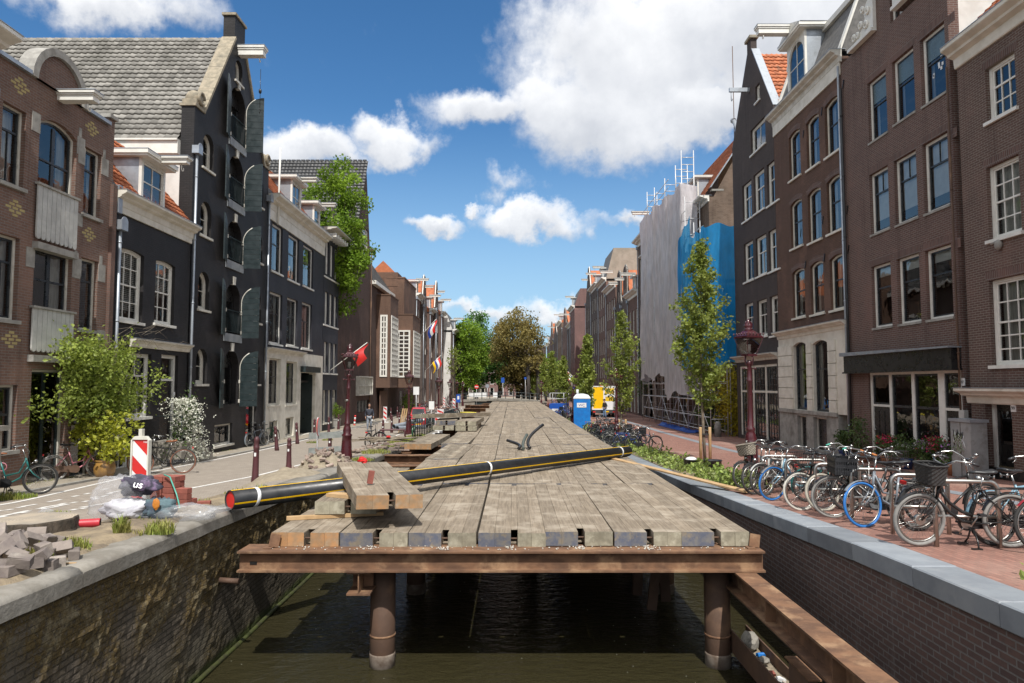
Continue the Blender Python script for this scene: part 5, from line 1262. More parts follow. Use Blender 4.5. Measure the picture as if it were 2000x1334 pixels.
h.wall([(0,-.3),(W,-.3),(W,zsh),(nx1,zsh),(nx1,ztop),(nx0,ztop),(nx0,zsh),(0,zsh)],bk_97)
h.body(plaster,zsh-.2)
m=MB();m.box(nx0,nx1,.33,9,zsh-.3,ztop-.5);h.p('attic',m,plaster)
m=MB();m.box(nx0-.1,nx1+.1,-.25,.4,ztop+.002,ztop+.35);m.prism([(nx0-.1,ztop+.352),(nx1+.1,ztop+.352),(W/2,ztop+1.2)],-.2,.35);h.p('pediment',m,cream)
for sgn,xe in((-1,nx0),(1,nx1)):
    m=MB();sh=[]
    pts=[(0,0),(1.0,0),(1.05,.16),(.62,.3),(.42,.62),(.5,.95),(.25,1.2),(.3,1.75),(0,2.3)]
    P=[(xe+sgn*x*1.3,zsh+.12+z) for x,z in pts];m.prism(P if sgn>0 else P[::-1],-.12,.2)
    for(x,z,r) in((1.0,.22,.15),(.62,.45,.15),(.5,.95,.13),(.32,1.35,.12),(.3,1.85,.1),(.8,.2,.12),(.35,.3,.16),(.25,.75,.15)):
        rr=1.3;m.tube([(xe+sgn*(x*rr+r*cos(a)*(1-a/14)),-.15,zsh+.14+z+r*sin(a)*(1-a/14)) for a in[k*.7 for k in range(14)]],.045,5)
    m.box(min(xe,xe+sgn*1.75),max(xe,xe+sgn*1.75),-.2,.3,zsh+.002,zsh+.12);h.p('gable_scroll',m,white)
h.downpipe(.1,zsh-1,.2,blackpl,hopper=False,r=.045);h.downpipe(W-.02,zsh-3.2,.2,rustdk,hopper=False,r=.03)
m=MB();x,z=h.s_(1886,818),h.z_(1886,818);m.box(x-.12,x+.12,-.12,0,z-.25,z+.25);h.p('intercom_box',m,greyp)
for(px,py) in((1858,35),(1862,260),(1869,475)):
    m=MB();x,z=h.s_(px,py),h.z_(px,py);m.box(x-.16,x+.16,-.005,0,z-.14,z+.14);h.p('brick_patch',m,bk_soldier)

# --- number 95, brown brick with cream ground floor and mansard
h=House('brick_house','brown brick house with cream pilaster ground floor, mansard dormer and white hoist beam, number 95',1,1525,1663.5,1.42)
W=h.W;zb=h.zb
kw=dict(frame=cream,sash=sashdk,fw=.1,sill=cream,lint=bk_soldier,ar=.13)
for rw,cu in(([(1541,1563,255,348),(1575,1600,226,326),(1611,1641,191,300)],('left',.2)),([(1544,1567,390,483),(1578,1604,368,471),(1615,1647,342,452)],('sides',.18)),([(1548,1572,524,620),(1583,1609,510,613),(1621,1652,496,604)],('sides',.2))):
    for q in rw:h.window(*h.rect(*q),t=.55,cur=cu,**kw)
zg=h.z_(1600,636)
gw=[h.rect(1554,1575,668,800),h.rect(1592,1617,664,804),h.rect(1638,1657,658,880)]
H1,H2=[],[]
for q in gw[:2]:H1.append(q)
hs=h.holes;h.holes=[]
H1=[(a-.12,b+.12,c_,d) for a,b,c_,d in H1]
for q in H1:h.window(q[0],q[1],q[2],q[3],ar=.15,t=.6,frame=sashdk,sash=sashdk,fw=.06,dep=.1,cur=('sides',.2))
q=gw[2];h.holes.append(loop(q[0],q[1],.02,q[3],.12))
bdoor=[(h.s_(1560,840),h.s_(1577,840),.05,h.z_(1568,812)),(h.s_(1591,840),h.s_(1617,840),.05,h.z_(1604,816))]
for b in bdoor:h.door(b[0],b[1],b[2],b[3],leaf=blackp,frame=offwhite,fw=.06,panels=1)
glow=h.holes;h.holes=hs
m=MB();m.holed([(0,zg),(W,zg),(W,h.z_(1650,100)),(0,h.z_(1650,100))],hs,0,.32);h.p('wall',m,bk_95)
zpl=h.z_(1600,806)
m=MB();m.holed([(0,zpl),(W,zpl),(W,zg-.004),(0,zg-.004)],[l for l in glow if l[0][1]>zpl-.1],-.03,.32);h.p('ground_floor_front',m,cream)
lo=[l for l in glow if l[0][1]<=zpl-.1]
lo2=[[(x,min(z,zpl-.01)) for x,z in l[:4]] for l in lo[:0]]
m=MB();dx0,dx1=gw[2][0],gw[2][1]
m.holed([(0,-.3),(dx0,-.3),(dx0,zpl-.004),(0,zpl-.004)],[loop(b[0],b[1],b[2],b[3]) for b in bdoor],-.05,.32);m.box(dx1,W,-.05,.32,-.3,zpl-.004);h.p('stone_plinth',m,lintelst)
m=MB();m.box(dx0-.002,dx0+.0,0,.9,0,1);m.box(dx0,dx1,.95,1.0,0,gw[2][3]);m.box(dx0-.03,dx0-.004,.33,.94,0,gw[2][3]);m.box(dx1+.004,dx1+.03,.33,.94,0,gw[2][3]);h.p('porch_recess',m,M('olive_cream_paint',(.35,.32,.22),(.3,.27,.19),.6,2))
m=MB();m.box(-.0,dx0-.02,-.12,-.05,zpl-.1,zpl+.05);h.p('stone_band',m,lintelst)
edges=[(.03,H1[0][0]-.06),(H1[0][1]+.06,H1[1][0]-.06),(H1[1][1]+.06,dx0-.06),(dx1+.05,W-.05)]
for a,b in edges:
    m=MB();z=zpl+.06
    while z<zg-.65:m.box(a,b,-.085,-.028,z,min(z+.5,zg-.65)-.03);z+=.5
    h.p('pilaster',m,cream)
h.cornice(zg-.32,.34,.35,-.05,W-.02,cream,name='ground_cornice')
text('95',.13,blackp,h.root,(h.s_(1618,724),-.09,h.z_(1618,724)),name='house_number')
ztop=h.z_(1650,100);h.body(bk_95,ztop)
h.cornice(ztop-.25,.5,.42,-.02,W+.05,offwhite)
m=MB();m.box(0.02,W-.02,-.06,0,ztop-.75,ztop-.252);h.p('frieze',m,cream)
zm=ztop+2.6
m=MB();m.poly([(.0,.05,ztop+.27),(W,.05,ztop+.27),(W,.9,zm),(.0,.9,zm)]);m.poly([(W,.05,ztop+.2),(W,9,ztop+.2),(W,9,zm),(W,.9,zm)]);m.poly([(0,.05,ztop+.2),(0,.9,zm),(0,9,zm),(0,9,ztop+.2)]);m.poly([(0,.9,zm),(W,.9,zm),(W,9,zm),(0,9,zm)]);h.p('mansard',m,slate)
m=MB();m.box(-.08,W+.08,.75,1.05,zm+.002,zm+.24)
for xx in(0.1,W-.1):m.bar((xx,.0,ztop+.27),(xx,.86,zm),.26,.08,up=(0,-1,0))
h.p('mansard_trim',m,white)
cx=W*.42;h.dormer(cx-.95,cx+.95,ztop+.3,ztop+2.75,-.05,2.4,arch=.83,grid=(1,1),cap=.22);m=MB();m.prism([(cx-1.25,ztop+2.98),(cx+1.25,ztop+2.98),(cx,ztop+3.5)],-.35,1.2);h.p('dormer_pediment',m,white)
h.hoist(cx-.05,ztop+3.0,1.75,.34,.36,y0=-.2)
h.downpipe(W-.06,ztop-.4,.2,zinc,hopper=False,r=.045)
m=MB()
for rw in((1565,455),(1608,430),(1656,410),(1570,262),(1606,218),(1648,165),(1574,517),(1611,503),(1658,487)):x,z=h.s_(*rw),h.z_(*rw);m.bar((x-.05,-.03,z-.16),(x+.05,-.03,z+.16),.03,.03)
h.p('wall_anchors',m,blackp)

# --- dark spout gable house
h=House('gable_house','near black brick house with pointed spout gable, steel hoist arm and white sash windows',1,1441,1524.5,1.35)
W=h.W;zb=h.zb
kw=dict(frame=white,sash=white,fw=.11,sill=white)
for rw,tt in(([(1450,1468,356,430),(1472,1493,334,413),(1498,1521,313,397)],.6),([(1453,1471,472,549),(1476,1497,460,538),(1501,1523,446,528)],.6),([(1455,1471,592,660),(1479,1498,585,657),(1504,1526,576,655)],.6)):
    for q in rw:h.window(*h.rect(*q),t=tt,bv=1,cur=('sides',.2),**kw)
h.window(*h.rect(1466,1495,240,292),t=.999,bv=1,**kw);h.window(*h.rect(1475,1484,165,198),t=.999,**kw)
zg=h.z_(1490,700);sx0,sx1=.45,W-.3
zt=h.z_(1490,712);zm=h.z_(1490,765)
h.holes.append(loop(sx0,sx1,.05,zt));m=MB();xs=[sx0,sx0+(sx1-sx0)*.7];m.box(sx0,sx1,.05,.2,zt-.12,zt-.002)
for xx in(sx0+.08,sx0+(sx1-sx0)*.37,xs[1],sx1-.08):m.box(xx-.08,xx+.08,.06,.2,.05,zt-.122)
m.box(sx0+.16,sx1-.16,.07,.19,zm-.05,zm+.05);o=h.p('shop_front',m,cream)
for(a,b) in((sx0+.16,sx0+(sx1-sx0)*.37-.08),(sx0+(sx1-sx0)*.37+.08,xs[1]-.08),(xs[1]+.08,sx1-.16)):
    m=MB()
    for za,zc_ in((.08,zm-.052),(zm+.052,zt-.13)):
        m.ring(loop(a,b,za,zc_),loop(a+.05,b-.05,za+.05,zc_-.05),.1,.15);n=3 if b-a>1 else 1
        for k in range(1,n+1):xx=a+(b-a)*k/(n+1);m.box(xx-.015,xx+.015,.11,.14,za+.05,zc_-.05)
        for k in(1,2,3):zz=za+(zc_-za)*k/4;m.box(a+.05,b-.05,.112,.138,zz-.015,zz+.015)
    s_w=m.build('shop_window',sashdk,o);m=MB();m.poly([(a+.03,.13,.1),(b-.03,.13,.1),(b-.03,.13,zt-.15),(a+.03,.13,zt-.15)]);m.build('pane',glass,s_w)
zsh=h.z_(1524,190);zap=h.z_(1477,72)
h.wall([(0,-.3),(W,-.3),(W,zsh),(W/2+.3,zap-.3),(W/2+.3,zap+.35),(W/2-.3,zap+.35),(W/2-.3,zap-.3),(0,zsh)],bk_dark);h.body(bk_dark,zsh-.3)
h.cornice(zg-.1,.32,.4,0,W-.05,offwhite,name='ground_cornice')
m=MB();m.box(W/2-.42,W/2+.42,-.1,.4,zap+.352,zap+.5);h.p('gable_cap',m,sandst)
m=MB()
for sg in(-1,1):m.bar((W/2+sg*.33,.22,zap-.25),(W/2+sg*W/2,.22,zsh+.03),.42,.05,up=(0,0,1))
h.p('zinc_verge',m,zinc)
sl=math.hypot(W/2,zap-zsh-.3)
h.p('tile_roof',pantiles((W,.3,zsh),(0,1,0),(-W/2,0,zap-zsh-.3),36,int(sl/.36),.27,.365,.04,.05,seed=31),tileor)
h.p('far_roof_slope',pantiles((0,10,zsh),(0,-1,0),(W/2,0,zap-zsh-.3),36,int(sl/.36),.27,.365,.04,.05,seed=32),tileor)
m=MB();m.M=Matrix.Translation((W-1.1,2.6,zsh+1.85))@Matrix.Rotation(math.atan2(zap-zsh-.3,W/2),4,'Y');m.box(-.85,.85,-.5,.65,.08,.12);o=h.p('solar_panel',m,M('solar_cells',(.02,.025,.05),(.03,.035,.07),.2,3))
m2=MB();m2.M=m.M
for k in range(9):x=-.85+1.7*k/8;m2.box(x-.008,x+.008,-.5,.65,.121,.124)
for k in range(6):y=-.5+1.15*k/5;m2.box(-.85,.85,y-.008,y+.008,.1245,.127)
m2.build('panel_grid',steel,o)
m=MB();zz=h.z_(1477,140,.4);m.bar((W/2-.1,-1.1,zz),(W/2-.1,.05,zz),.14,.22);m.tube([(W/2-.1,-1.0,zz-.1),(W/2-.1,-1.0,zz-.55)]+[(W/2-.1+.1-.1*cos(a),-1.0,zz-.55-.1*sin(a)) for a in[k*.6 for k in range(6)]],.022,6);h.p('hoist_arm',m,zinc)
m=MB();m.tube([(.1,.5,zsh+.5),(-.5,.3,zsh+1.9)],.12,8);m.tube([(-.5,.3,zsh+1.9),(-.62,.28,zsh+1.95)],.17,8);h.p('flue_pipe',m,zinc)
m=MB();m.tube([(-.45,.3,zsh-4),(-.5,.3,zsh+6.5)],.025,5);h.p('antenna_mast',m,rustdk)

# --- house under scaffold, its brick end wall and orange roof
h=House('scaffolded_house','brick house behind blue scaffold netting, orange tiled roof with white dormer',1,1262,1392,1.2,X=FR)
W=h.W;zb=h.zb;zev=atX(1380,388,FR).z-zb
for k in range(6):
    for j in range(3):
        x0=.9+k*2.75
        if x0+1.2<W:h.window(x0,x0+1.2,3.6+3.2*j,5.6+3.2*j,t=.6,frame=white,sash=white,fw=.1)
for k in range(5):
    x0=.8+k*3.3
    if x0+1.4<W:h.window(x0,x0+1.4,.3,2.7,t=.7,frame=white,sash=sashdk,fw=.1)
h.wall([(0,-.3),(W,-.3),(W,zev),(0,zev)],bk_side)
ridge=zev+5.6;mid=3.4
m=MB();m.poly([(W,.32,-.5),(W,12,-.5),(W,12,zev),(W,8,ridge),(W,mid,ridge),(W,.32,zev)]);h.p('end_wall',m,bk_side)
m=MB();m.poly([(0,.32,-.5),(0,.32,zev),(0,mid,ridge),(0,8,ridge),(0,12,zev),(0,12,-.5)]);m.poly([(0,mid,ridge),(W,mid,ridge),(W,8,ridge),(0,8,ridge)]);m.poly([(.02,1.2,0),(W-.02,1.2,0),(W-.02,1.2,zev),(.02,1.2,zev)]);h.p('far_wall',m,bk_side)
sl=math.hypot(mid+.3,ridge-zev);h.p('tile_roof',pantiles((0,-.3,zev),(1,0,0),(0,mid+.3,ridge-zev),int(W/.26),int(sl/.33),.26,.335,seed=33),tileor)
h.cornice(zev-.3,.4,.6,0,W+.02,white)
h.dormer(W-4.6,W-3.2,zev+.7,zev+2.2,.15,1.5,grid=(1,0),cap=.15);pass
m=MB();m.bar((W+.02,.1,zev+.6),(W+.02,mid+.1,ridge+.1),.35,.06,up=(0,-1,.5));h.p('zinc_verge',m,zinc)
m=MB();m.box(W-.4,W+.02,.2,1.0,zev+.4,zev+.52);h.p('parapet_cap',m,lintelst)
H_sc=h
# --- low set-back wing closing the gap with a yard wall
h=House('yard_wing','low dark set back wing between the gable house and the scaffold',1,1393,1440,1.3,X=FR+1.6)
h.wall([(0,-.3),(h.W,-.3),(h.W,8),(0,8)],bk_side);h.body(bk_side,8,D=8,dark=False)

# ---------------------------------------------------------------- scaffold with sheeting and netting
xs0=FR-1.35 # outer plane of the scaffold
sc=thing('scaffold','aluminium tube scaffold standing along the wrapped house fronts','scaffold',(0,0,0))
m=MB();ya,yb=40.2,60.8;n=9;zt=15.2
for i in range(n):
    y=ya+(yb-ya)*i/(n-1);hi=11.2 if i<2 else 16.9
    for x in(xs0,FR-.35):m.tube([(x,y,zr(y)),(x,y,hi)],.028,6)
    z=2.2
    while z<hi:m.tube([(xs0,y,z),(FR-.35,y,z)],.022,5);z+=.55 if i%2 else 1.1
m.build('standards',galv,sc);m=MB();z=1.35
lv=[1.5,2.3,3.3,4.3,5.4,6.5,7.5,8.5,9.6,10.6,11.6,12.7,13.7,14.8,15.9]
for z in lv:
    y_a=ya if z<11.3 else 45.3
    for x in(xs0,FR-.35):m.tube([(x,y_a,z),(x,yb,z)],.022,5)
for i in range(n-1):
    y0_,y1_=ya+(yb-ya)*i/(n-1),ya+(yb-ya)*(i+1)/(n-1)
    if i%2==0:m.tube([(xs0-.02,y0_,1.4),(xs0-.02,y1_,3.4)],.02,5)
    else:m.tube([(xs0-.02,y1_,1.4),(xs0-.02,y0_,3.4)],.02,5)
m.build('ledgers',galv,sc);m=MB()
for z in(3.3,5.4,7.5,9.6,11.6,13.7):m.box(xs0+.05,FR-.4,ya if z<11 else 45.4,yb,z-.05,z)
m.build('decks',M('scaffold_board',(.3,.26,.2),(.22,.19,.15),.8,5),sc)
m=MB() # ladder frames above the sheeting
for(y,w_,z0,z1) in((46.3,2.0,13.5,20.4),(48.0,3.2,17.2,19.9),(51.4,3.6,17.6,20.0),(55.2,4.0,18.0,20.4),(58.2,4.4,18.2,20.9)):
    for dy in(0,.85):m.tube([(xs0+.05+dy,y,z0),(xs0+.05+dy,y,z1)],.034,6)
    z=z0+.4
    while z<z1:m.tube([(xs0+.05,y,z),(xs0+.9,y,z)],.03,5);z+=.5
m.build('top_ladder_frame',galv,sc)
m=MB()
for y in(43.2,45.0):m.tube([(xs0,y,10.5),(xs0,y,14.6)],.03,6)
for z in(12.2,13.0,13.9):m.tube([(xs0,41.0,z),(xs0,45.4,z)],.025,5)
for z in(18.9,19.5):m.tube([(xs0,50,z),(xs0,60.8,z)],.025,5)
for y in(40.4,41.6,42.8,44.0):
    m.tube([(FR-.1,y,1.3),(FR-.1,y,12.0)],.035,6)
for z in(5.4,7.5,9.6,11.6):m.tube([(xs0,40.3,z),(FR+.4,40.3,z)],.035,5);m.tube([(xs0-.05,40.3,z+.9),(xs0-.05,46,z+.9)],.03,5)
m.build('guard_rails',galv,sc)
def drape(name,label,cat,path,top,bot,mat,nz=40,ny=70,amp=.10,seed=0,scal=.0):
    """sheet hung along a plan path, with folds; top and bottom are functions of t"""
    m=MB();P=[Vector((x,y,0)) for x,y in path];L=[0]
    for a,b in zip(P,P[1:]):L.append(L[-1]+(b-a).length)
    def at(t):
        d=t*L[-1]
        for i in range(len(P)-1):
            if d<=L[i+1]+1e-6:f=(d-L[i])/(L[i+1]-L[i]);return P[i].lerp(P[i+1],f),(P[i+1]-P[i]).normalized()
        return P[-1],(P[-1]-P[-2]).normalized()
    ids=[]
    for i in range(ny+1):
        t=i/ny;p,d=at(t);nrm=Vector((-d.y,d.x,0));za,zb_=bot(t),top(t);col=[]
        for k in range(nz+1):
            f=k/nz;z=za+(zb_-za)*f
            o=amp*(noise.noise((t*L[-1]*1.1+seed,z*.16,seed))*1.3+.5*noise.noise((t*L[-1]*3+seed,z*.35,9))+.35*noise.noise((t*L[-1]*.7,z*.8,seed+4)))
            col.append(m.vert(p+nrm*o+Vector((0,0,z))))
        ids.append(col)
    for a,b in zip(ids,ids[1:]):
        for k in range(nz):m.face((a[k],b[k],b[k+1],a[k+1]),True)
    o=m.build(name,mat);return tag(o,label,cat)
def zimg(px,py,X):return atX(px,py,X).z
z_top_n,z_top_f=zimg(1328,368,xs0),zimg(1262,418,xs0)
drape('scaffold_sheet','large white plastic sheet hung over the far part of the scaffold with scalloped lower edge','sheeting',[(xs0+1.0,46.0),(xs0-.12,46.2),(xs0-.12,60.9),(xs0+1.0,61)],
      lambda t:z_top_n+(z_top_f-z_top_n)*t+.18*sin(t*26),lambda t:4.3+.75*abs(sin(t*3.1*pi))**.7-(1.35 if t<.4 else 0)+.1*sin(t*40),tarp_white,nz=56,ny=110,amp=.16,seed=3)
bt=lambda t:(12.6+.35*sin(t*25)) if t<.22 else(14.4-abs(t-.36)*20 if t<.47 else 12.7+.25*sin(t*18))
drape('scaffold_netting','bright blue see-through netting hung over the near end of the scaffold','netting',[(xs0-.15,46.9),(xs0-.15,40.0),(xs0+.3,39.8),(FR+.8,39.75)],
      lambda t:(zimg(1330,470,xs0)+(zimg(1358,418,xs0)-zimg(1330,470,xs0))*min(1,t/.36) if t<.36 else zimg(1390,440,xs0+.2))+.12*sin(t*40),lambda t:5.4+.15*sin(t*30),tarp_blue,nz=44,ny=70,amp=.09,seed=8)
m=MB();ids=[]
for i in range(25):
    row=[]
    for k in range(9):x,y=xs0-.5+1.2*k/8,43.5+9.5*i/24;row.append(m.vert((x,y,zr(y)+.02+max(0,.22*noise.noise((x*2.2,y*1.4,1))+.12*noise.noise((x*6,y*5,1))-.3*(abs(k-4)/4)**3+.08))))
    ids.append(row)
for a,b in zip(ids,ids[1:]):
    for k in range(8):m.face((a[k],a[k+1],b[k+1],b[k]),True)
tag(m.build('tarpaulin',M('blue_tarpaulin',(.02,.08,.36),(.015,.06,.28),.4,4)),'crumpled dark blue tarpaulin on the ground below the scaffold','tarpaulin')
# ================================================================ farther houses on both banks
def far_house(side,ya,yb,X,ztop,wall,label,top='cornice',n=3,floors=4,roofm=None,zb=1.05,trim=white,hoist=True,seed=0,gz_=None,side_mat=None,dorm=True,name='canal_house',fw=.12,group=None):
    h=House(name,label,side,0,0,zb,X=X,ya=ya,yb=yb,group=group);W=h.W;zt=ztop-zb;rr=random.Random(seed)
    H=(zt-.9)/floors
    for f in range(floors):
        z0=.25+H*f+(.55 if f else 0);hh=H*(.66 if f else.78)
        for k in range(n):
            xc=W*(k+.5)/n+(0);ww=min(1.25,W/n*.62)
            h.window(xc-ww/2,xc+ww/2,z0,z0+hh,t=.6,bv=rr.choice((0,1)),frame=trim,sash=white if rr.random()<.4 else sashdk,fw=fw,dep=.09,sill=None,simple=True,cur=('sides',.25) if rr.random()<.3 and ya<95 else None)
    g=gz_ or 3.2
    if top in('cornice','mansard'):outer=[(0,-.3),(W,-.3),(W,zt),(0,zt)]
    elif top=='spout':outer=[(0,-.3),(W,-.3),(W,zt),(W/2+.35,zt+g),(W/2-.35,zt+g),(0,zt)]
    elif top=='neck':
        a,b=W*.27,W*.73;r=(b-a)/2
        outer=[(0,-.3),(W,-.3),(W,zt),(b+.5,zt+.2),(b,zt+1.1),(b,zt+g-r)]+[(W/2+r*cos(t*pi/8),zt+g-r+r*sin(t*pi/8)) for t in range(1,8)]+[(a,zt+g-r),(a,zt+1.1),(a-.5,zt+.2),(0,zt)]
    if top in('spout','neck'):
        h.holes.append(loop(W/2-.45,W/2+.45,zt+.3,zt+1.7));h.window(W/2-.45,W/2+.45,zt+.3,zt+1.7,t=1,frame=trim,sash=sashdk,fw=fw,dep=.09,simple=True,reveal=False)
    h.wall(outer,wall);h.body(side_mat or wall,zt,D=10)
    rm=roofm or tileor
    if top=='cornice':
        h.cornice(zt-.1,.6,.65,-.05,W+.05,trim)
        m=MB();m.poly([(0,0,zt+.4),(W,0,zt+.4),(W,4.2,zt+g),(0,4.2,zt+g)]);m.poly([(0,9,zt),(0,4.2,zt+g),(W,4.2,zt+g),(W,9,zt)]);m.poly([(0,0,zt),(0,0,zt+.4),(0,4.2,zt+g),(0,9,zt)]);m.poly([(W,0,zt),(W,9,zt),(W,4.2,zt+g),(W,0,zt+.4)]);h.p('roof',m,rm)
        if dorm:h.dormer(W/2-.7,W/2+.7,zt+.5,zt+2.1,.1,3.5,cap=.18,grid=(1,1))
        if hoist:h.hoist(W/2,zt+2.35,1.3,.3,.26,y0=.3,mat=trim)
    elif top=='mansard':
        h.cornice(zt-.1,.6,.65,-.05,W+.05,trim)
        m=MB();m.poly([(0,.0,zt+.4),(W,.0,zt+.4),(W,1.1,zt+g),(0,1.1,zt+g)]);m.poly([(0,1.1,zt+g),(W,1.1,zt+g),(W,9,zt+g),(0,9,zt+g)]);h.p('mansard',m,slate)
        m=MB();m.poly([(W,0,zt+.3),(W,9,zt+.3),(W,9,zt+g),(W,1.1,zt+g)]);m.poly([(0,0,zt+.3),(0,1.1,zt+g),(0,9,zt+g),(0,9,zt+.3)]);h.p('party_wall',m,side_mat or slate)
        h.dormer(W/2-.7,W/2+.7,zt+.5,zt+2.2,.0,1.6,cap=.18,grid=(1,1))
        if hoist:h.hoist(W/2,zt+2.45,1.3,.3,.26,y0=.3,mat=trim)
    else:
        m=MB();m.poly([(0,.3,zt),(W/2,.3,zt+g-.4),(W/2,10,zt+g-.4),(0,10,zt)]);m.poly([(W,.3,zt),(W,10,zt),(W/2,10,zt+g-.4),(W/2,.3,zt+g-.4)]);h.p('roof',m,rm)
        m=MB();pts=outer[2:]
        for a,b in zip(pts,pts[1:]):m.bar((a[0],.14,a[1]+.04),(b[0],.14,b[1]+.04),.4,.1,up=(0,-1,0))
        h.p('gable_coping',m,trim if top=='spout' else lintelst)
        if hoist:h.hoist(W/2,zt+g*.62,1.1,.26,.26,mat=trim)
    h.downpipe(.1,zt-.3,.1,zinc,hopper=True)
    return h
# right bank
far_house(1,61.3,69.7,FR,18.4,bk_far2,'tall dark house with hoist beam just beyond the white sheeting','cornice',3,4,seed=1,hoist=True,dorm=False)
far_house(1,69.8,76,FR,13.6,bk_far1,'brown house with broad white cornice, dormer and orange roof beyond the scaffold','cornice',3,3,seed=2,gz_=4.2)
far_house(1,76.1,80.6,FR,13.6,bk_far2,'narrow dark house with rounded neck gable and hoist beam nearest the scaffold','neck',2,3,seed=3,gz_=4.3,trim=white)
far_house(1,80.7,85.3,FR,13.9,bk_dark,'second narrow house with rounded neck gable beyond the scaffold','neck',2,3,seed=4,gz_=4.1)
far_house(1,85.4,93.6,FR,16.6,bk_far1,'brown house with white cornice standing below a tall grey party wall','cornice',4,4,seed=5,gz_=1.6,dorm=False)
far_house(1,93.7,102,FR,18.6,bk_far1,'brown house with white window surrounds and grey party wall above its neighbour','mansard',4,5,seed=6,gz_=4.6,side_mat=greybrn,fw=.17)
far_house(1,102.1,111.5,FR,19.2,bk_far2,'dark house with deep bracketed white cornice in the far right row','cornice',4,5,seed=7,gz_=2)
far_house(1,111.6,119.5,FR,18.5,bk_far2,'dark pointed gable house with orange roof at the end of the right row','spout',3,5,seed=8,gz_=5.6)
far_house(1,125,134,11.5,18.4,bk_purple,'purple brick corner house with white cornice and grey mansard roof','mansard',3,5,seed=9,gz_=3.6,side_mat=bk_purple)
fl=['dark gabled house half hidden behind the brown tree','small house with stepped white gable far down the right bank','orange roofed house far down the right bank','dark corniced house far down the right bank','white gabled house far down the right bank','last brown house visible on the far right bank']
for i in range(6):
    y=136+i*14;far_house(1,y,y+13.7,12.3-.2*i,16.5+(i*37%5)*.7,(bk_far2,bk_far1,bk_side)[i%3],fl[i],('cornice','neck','cornice','spout','neck','cornice')[i],3,4,seed=20+i,gz_=4.0)
# left bank
ll=['narrow brown house with grey dormer just past the church annex','second brown house past the church annex with white hoist beam','brown house bearing a red white and blue flag','dark house with projecting white hoist beam near the white gable end','dark brown house beside the white gable end']
for i in range(5):
    y=86.1+i*4.3;far_house(-1,y,y+4.25,FL-.2+.35*i,15.4-(i%3)*.5,(bk_far1,bk_far2,bk_far1,bk_far2,bk_far1)[i],ll[i],('cornice','spout','cornice','spout','cornice')[i],2,4,seed=40+i,gz_=4.6-.5*(i%2))
far_house(-1,108,118,-9.4,12.6,bk_far2,'house with white plastered end wall and grey mansard facing the camera','mansard',3,4,seed=50,gz_=3.2,side_mat=plaster)
m_end=['pale grey modern house with balconies beyond the white end wall','brown house at the far end of the left bank']
for i in range(2):far_house(-1,119+i*16,134+i*16,-9.6-i*.6,13.6+i,(greybrn,bk_far1)[i],m_end[i],'cornice',4,5,seed=60+i,gz_=1.2,dorm=False,hoist=False)
# the row closing the view behind the bridge
class FrontHouse(House):
    def __init__(s,name,label,x0,x1,y,zb):
        s.side=0;s.X=y;s.W=x1-x0;s.zb=zb;s.root=thing(name,label,'house',(x0,y,zb));s.holes=[]
for i,(x0,x1,zt,wl,lb) in enumerate(((-34,-16,13,bk_far1,'brown house row left of the end of the canal'),(-15.9,-7,14,bk_far2,'dark house with white shop canopy closing the canal view'),(-6.9,1,15,bk_purple,'purple brown house closing the canal view behind the bridge'),(1.1,9.5,14,bk_far2,'dark house behind the brown tree at the end of the canal'))):
    h=FrontHouse('canal_house',lb,x0,x1,190,1.0);n=int(h.W/2.2)
    for f in range(4):
        for k in range(n):xc=h.W*(k+.5)/n;h.window(xc-.6,xc+.6,.3+3.1*f,2.5+3.1*f,t=.6,fw=.14,simple=True,frame=white if i!=1 else cream)
    h.wall([(0,-.3),(h.W,-.3),(h.W,zt),(0,zt)],wl);h.body(wl,zt,D=9);h.cornice(zt-.3,.5,.5,0,h.W)
# ---------------------------------------------------------------- the fixed bridge across the canal
br=thing('canal_bridge','low stone and steel bridge crossing the canal at the far end of the deck','bridge',(0,103,0))
m=MB();m.box(-9.5,-5.6,0,6,-.4,1.62);m.box(.6,5.2,0,6,-.4,1.62);m.build('abutments',concrete,br)
m=MB()
for i in range(12):
    x0,x1=-9.5+14.7*i/12,-9.5+14.7*(i+1)/12;f=lambda x:1.72+.42*(1-((x+2.15)/7.4)**2);m.poly([(x0,-.1,f(x0)-.3),(x1,-.1,f(x1)-.3),(x1,-.1,f(x1)),(x0,-.1,f(x0))]);m.poly([(x0,-.1,f(x0)),(x1,-.1,f(x1)),(x1,6.1,f(x1)),(x0,6.1,f(x0))])
m.build('road_deck',concrete,br)
m=MB();m.box(-5.6,.6,.1,6,1.25,1.62);m.build('steel_girders',sashgn,br)
m=MB()
for i in range(13):x=-9.3+14.3*i/12;z=1.72+.42*(1-((x+2.15)/7.4)**2);m.box(x-.05,x+.05,.0,.1,z,z+1.05)
for dz in(.5,1.0):
    pts=[]
    for i in range(13):x=-9.3+14.3*i/12;pts.append((x,.05,1.72+.42*(1-((x+2.15)/7.4)**2)+dz))
    m.tube(pts,.04,5)
m.build('railing',sashgn,br)
for k,(x0,x1,lb,mt) in enumerate(((-6.6,-3.9,'long white barrier panel standing on the bridge',signw),(-2.9,-2.2,'small white board standing on the bridge railing',signw))):
    t=thing('road_barrier',lb,'barrier',((x0+x1)/2,105,2.1));m=MB();w_=x1-x0
    m.box(-w_/2,w_/2,-.03,.03,.25,.95);m.build('panel',mt,t);m=MB();m.box(-w_/2+.1,-w_/2+.16,-.025,.025,-.1,.25);m.box(w_/2-.16,w_/2-.1,-.025,.025,-.1,.25);m.build('feet',galv,t)

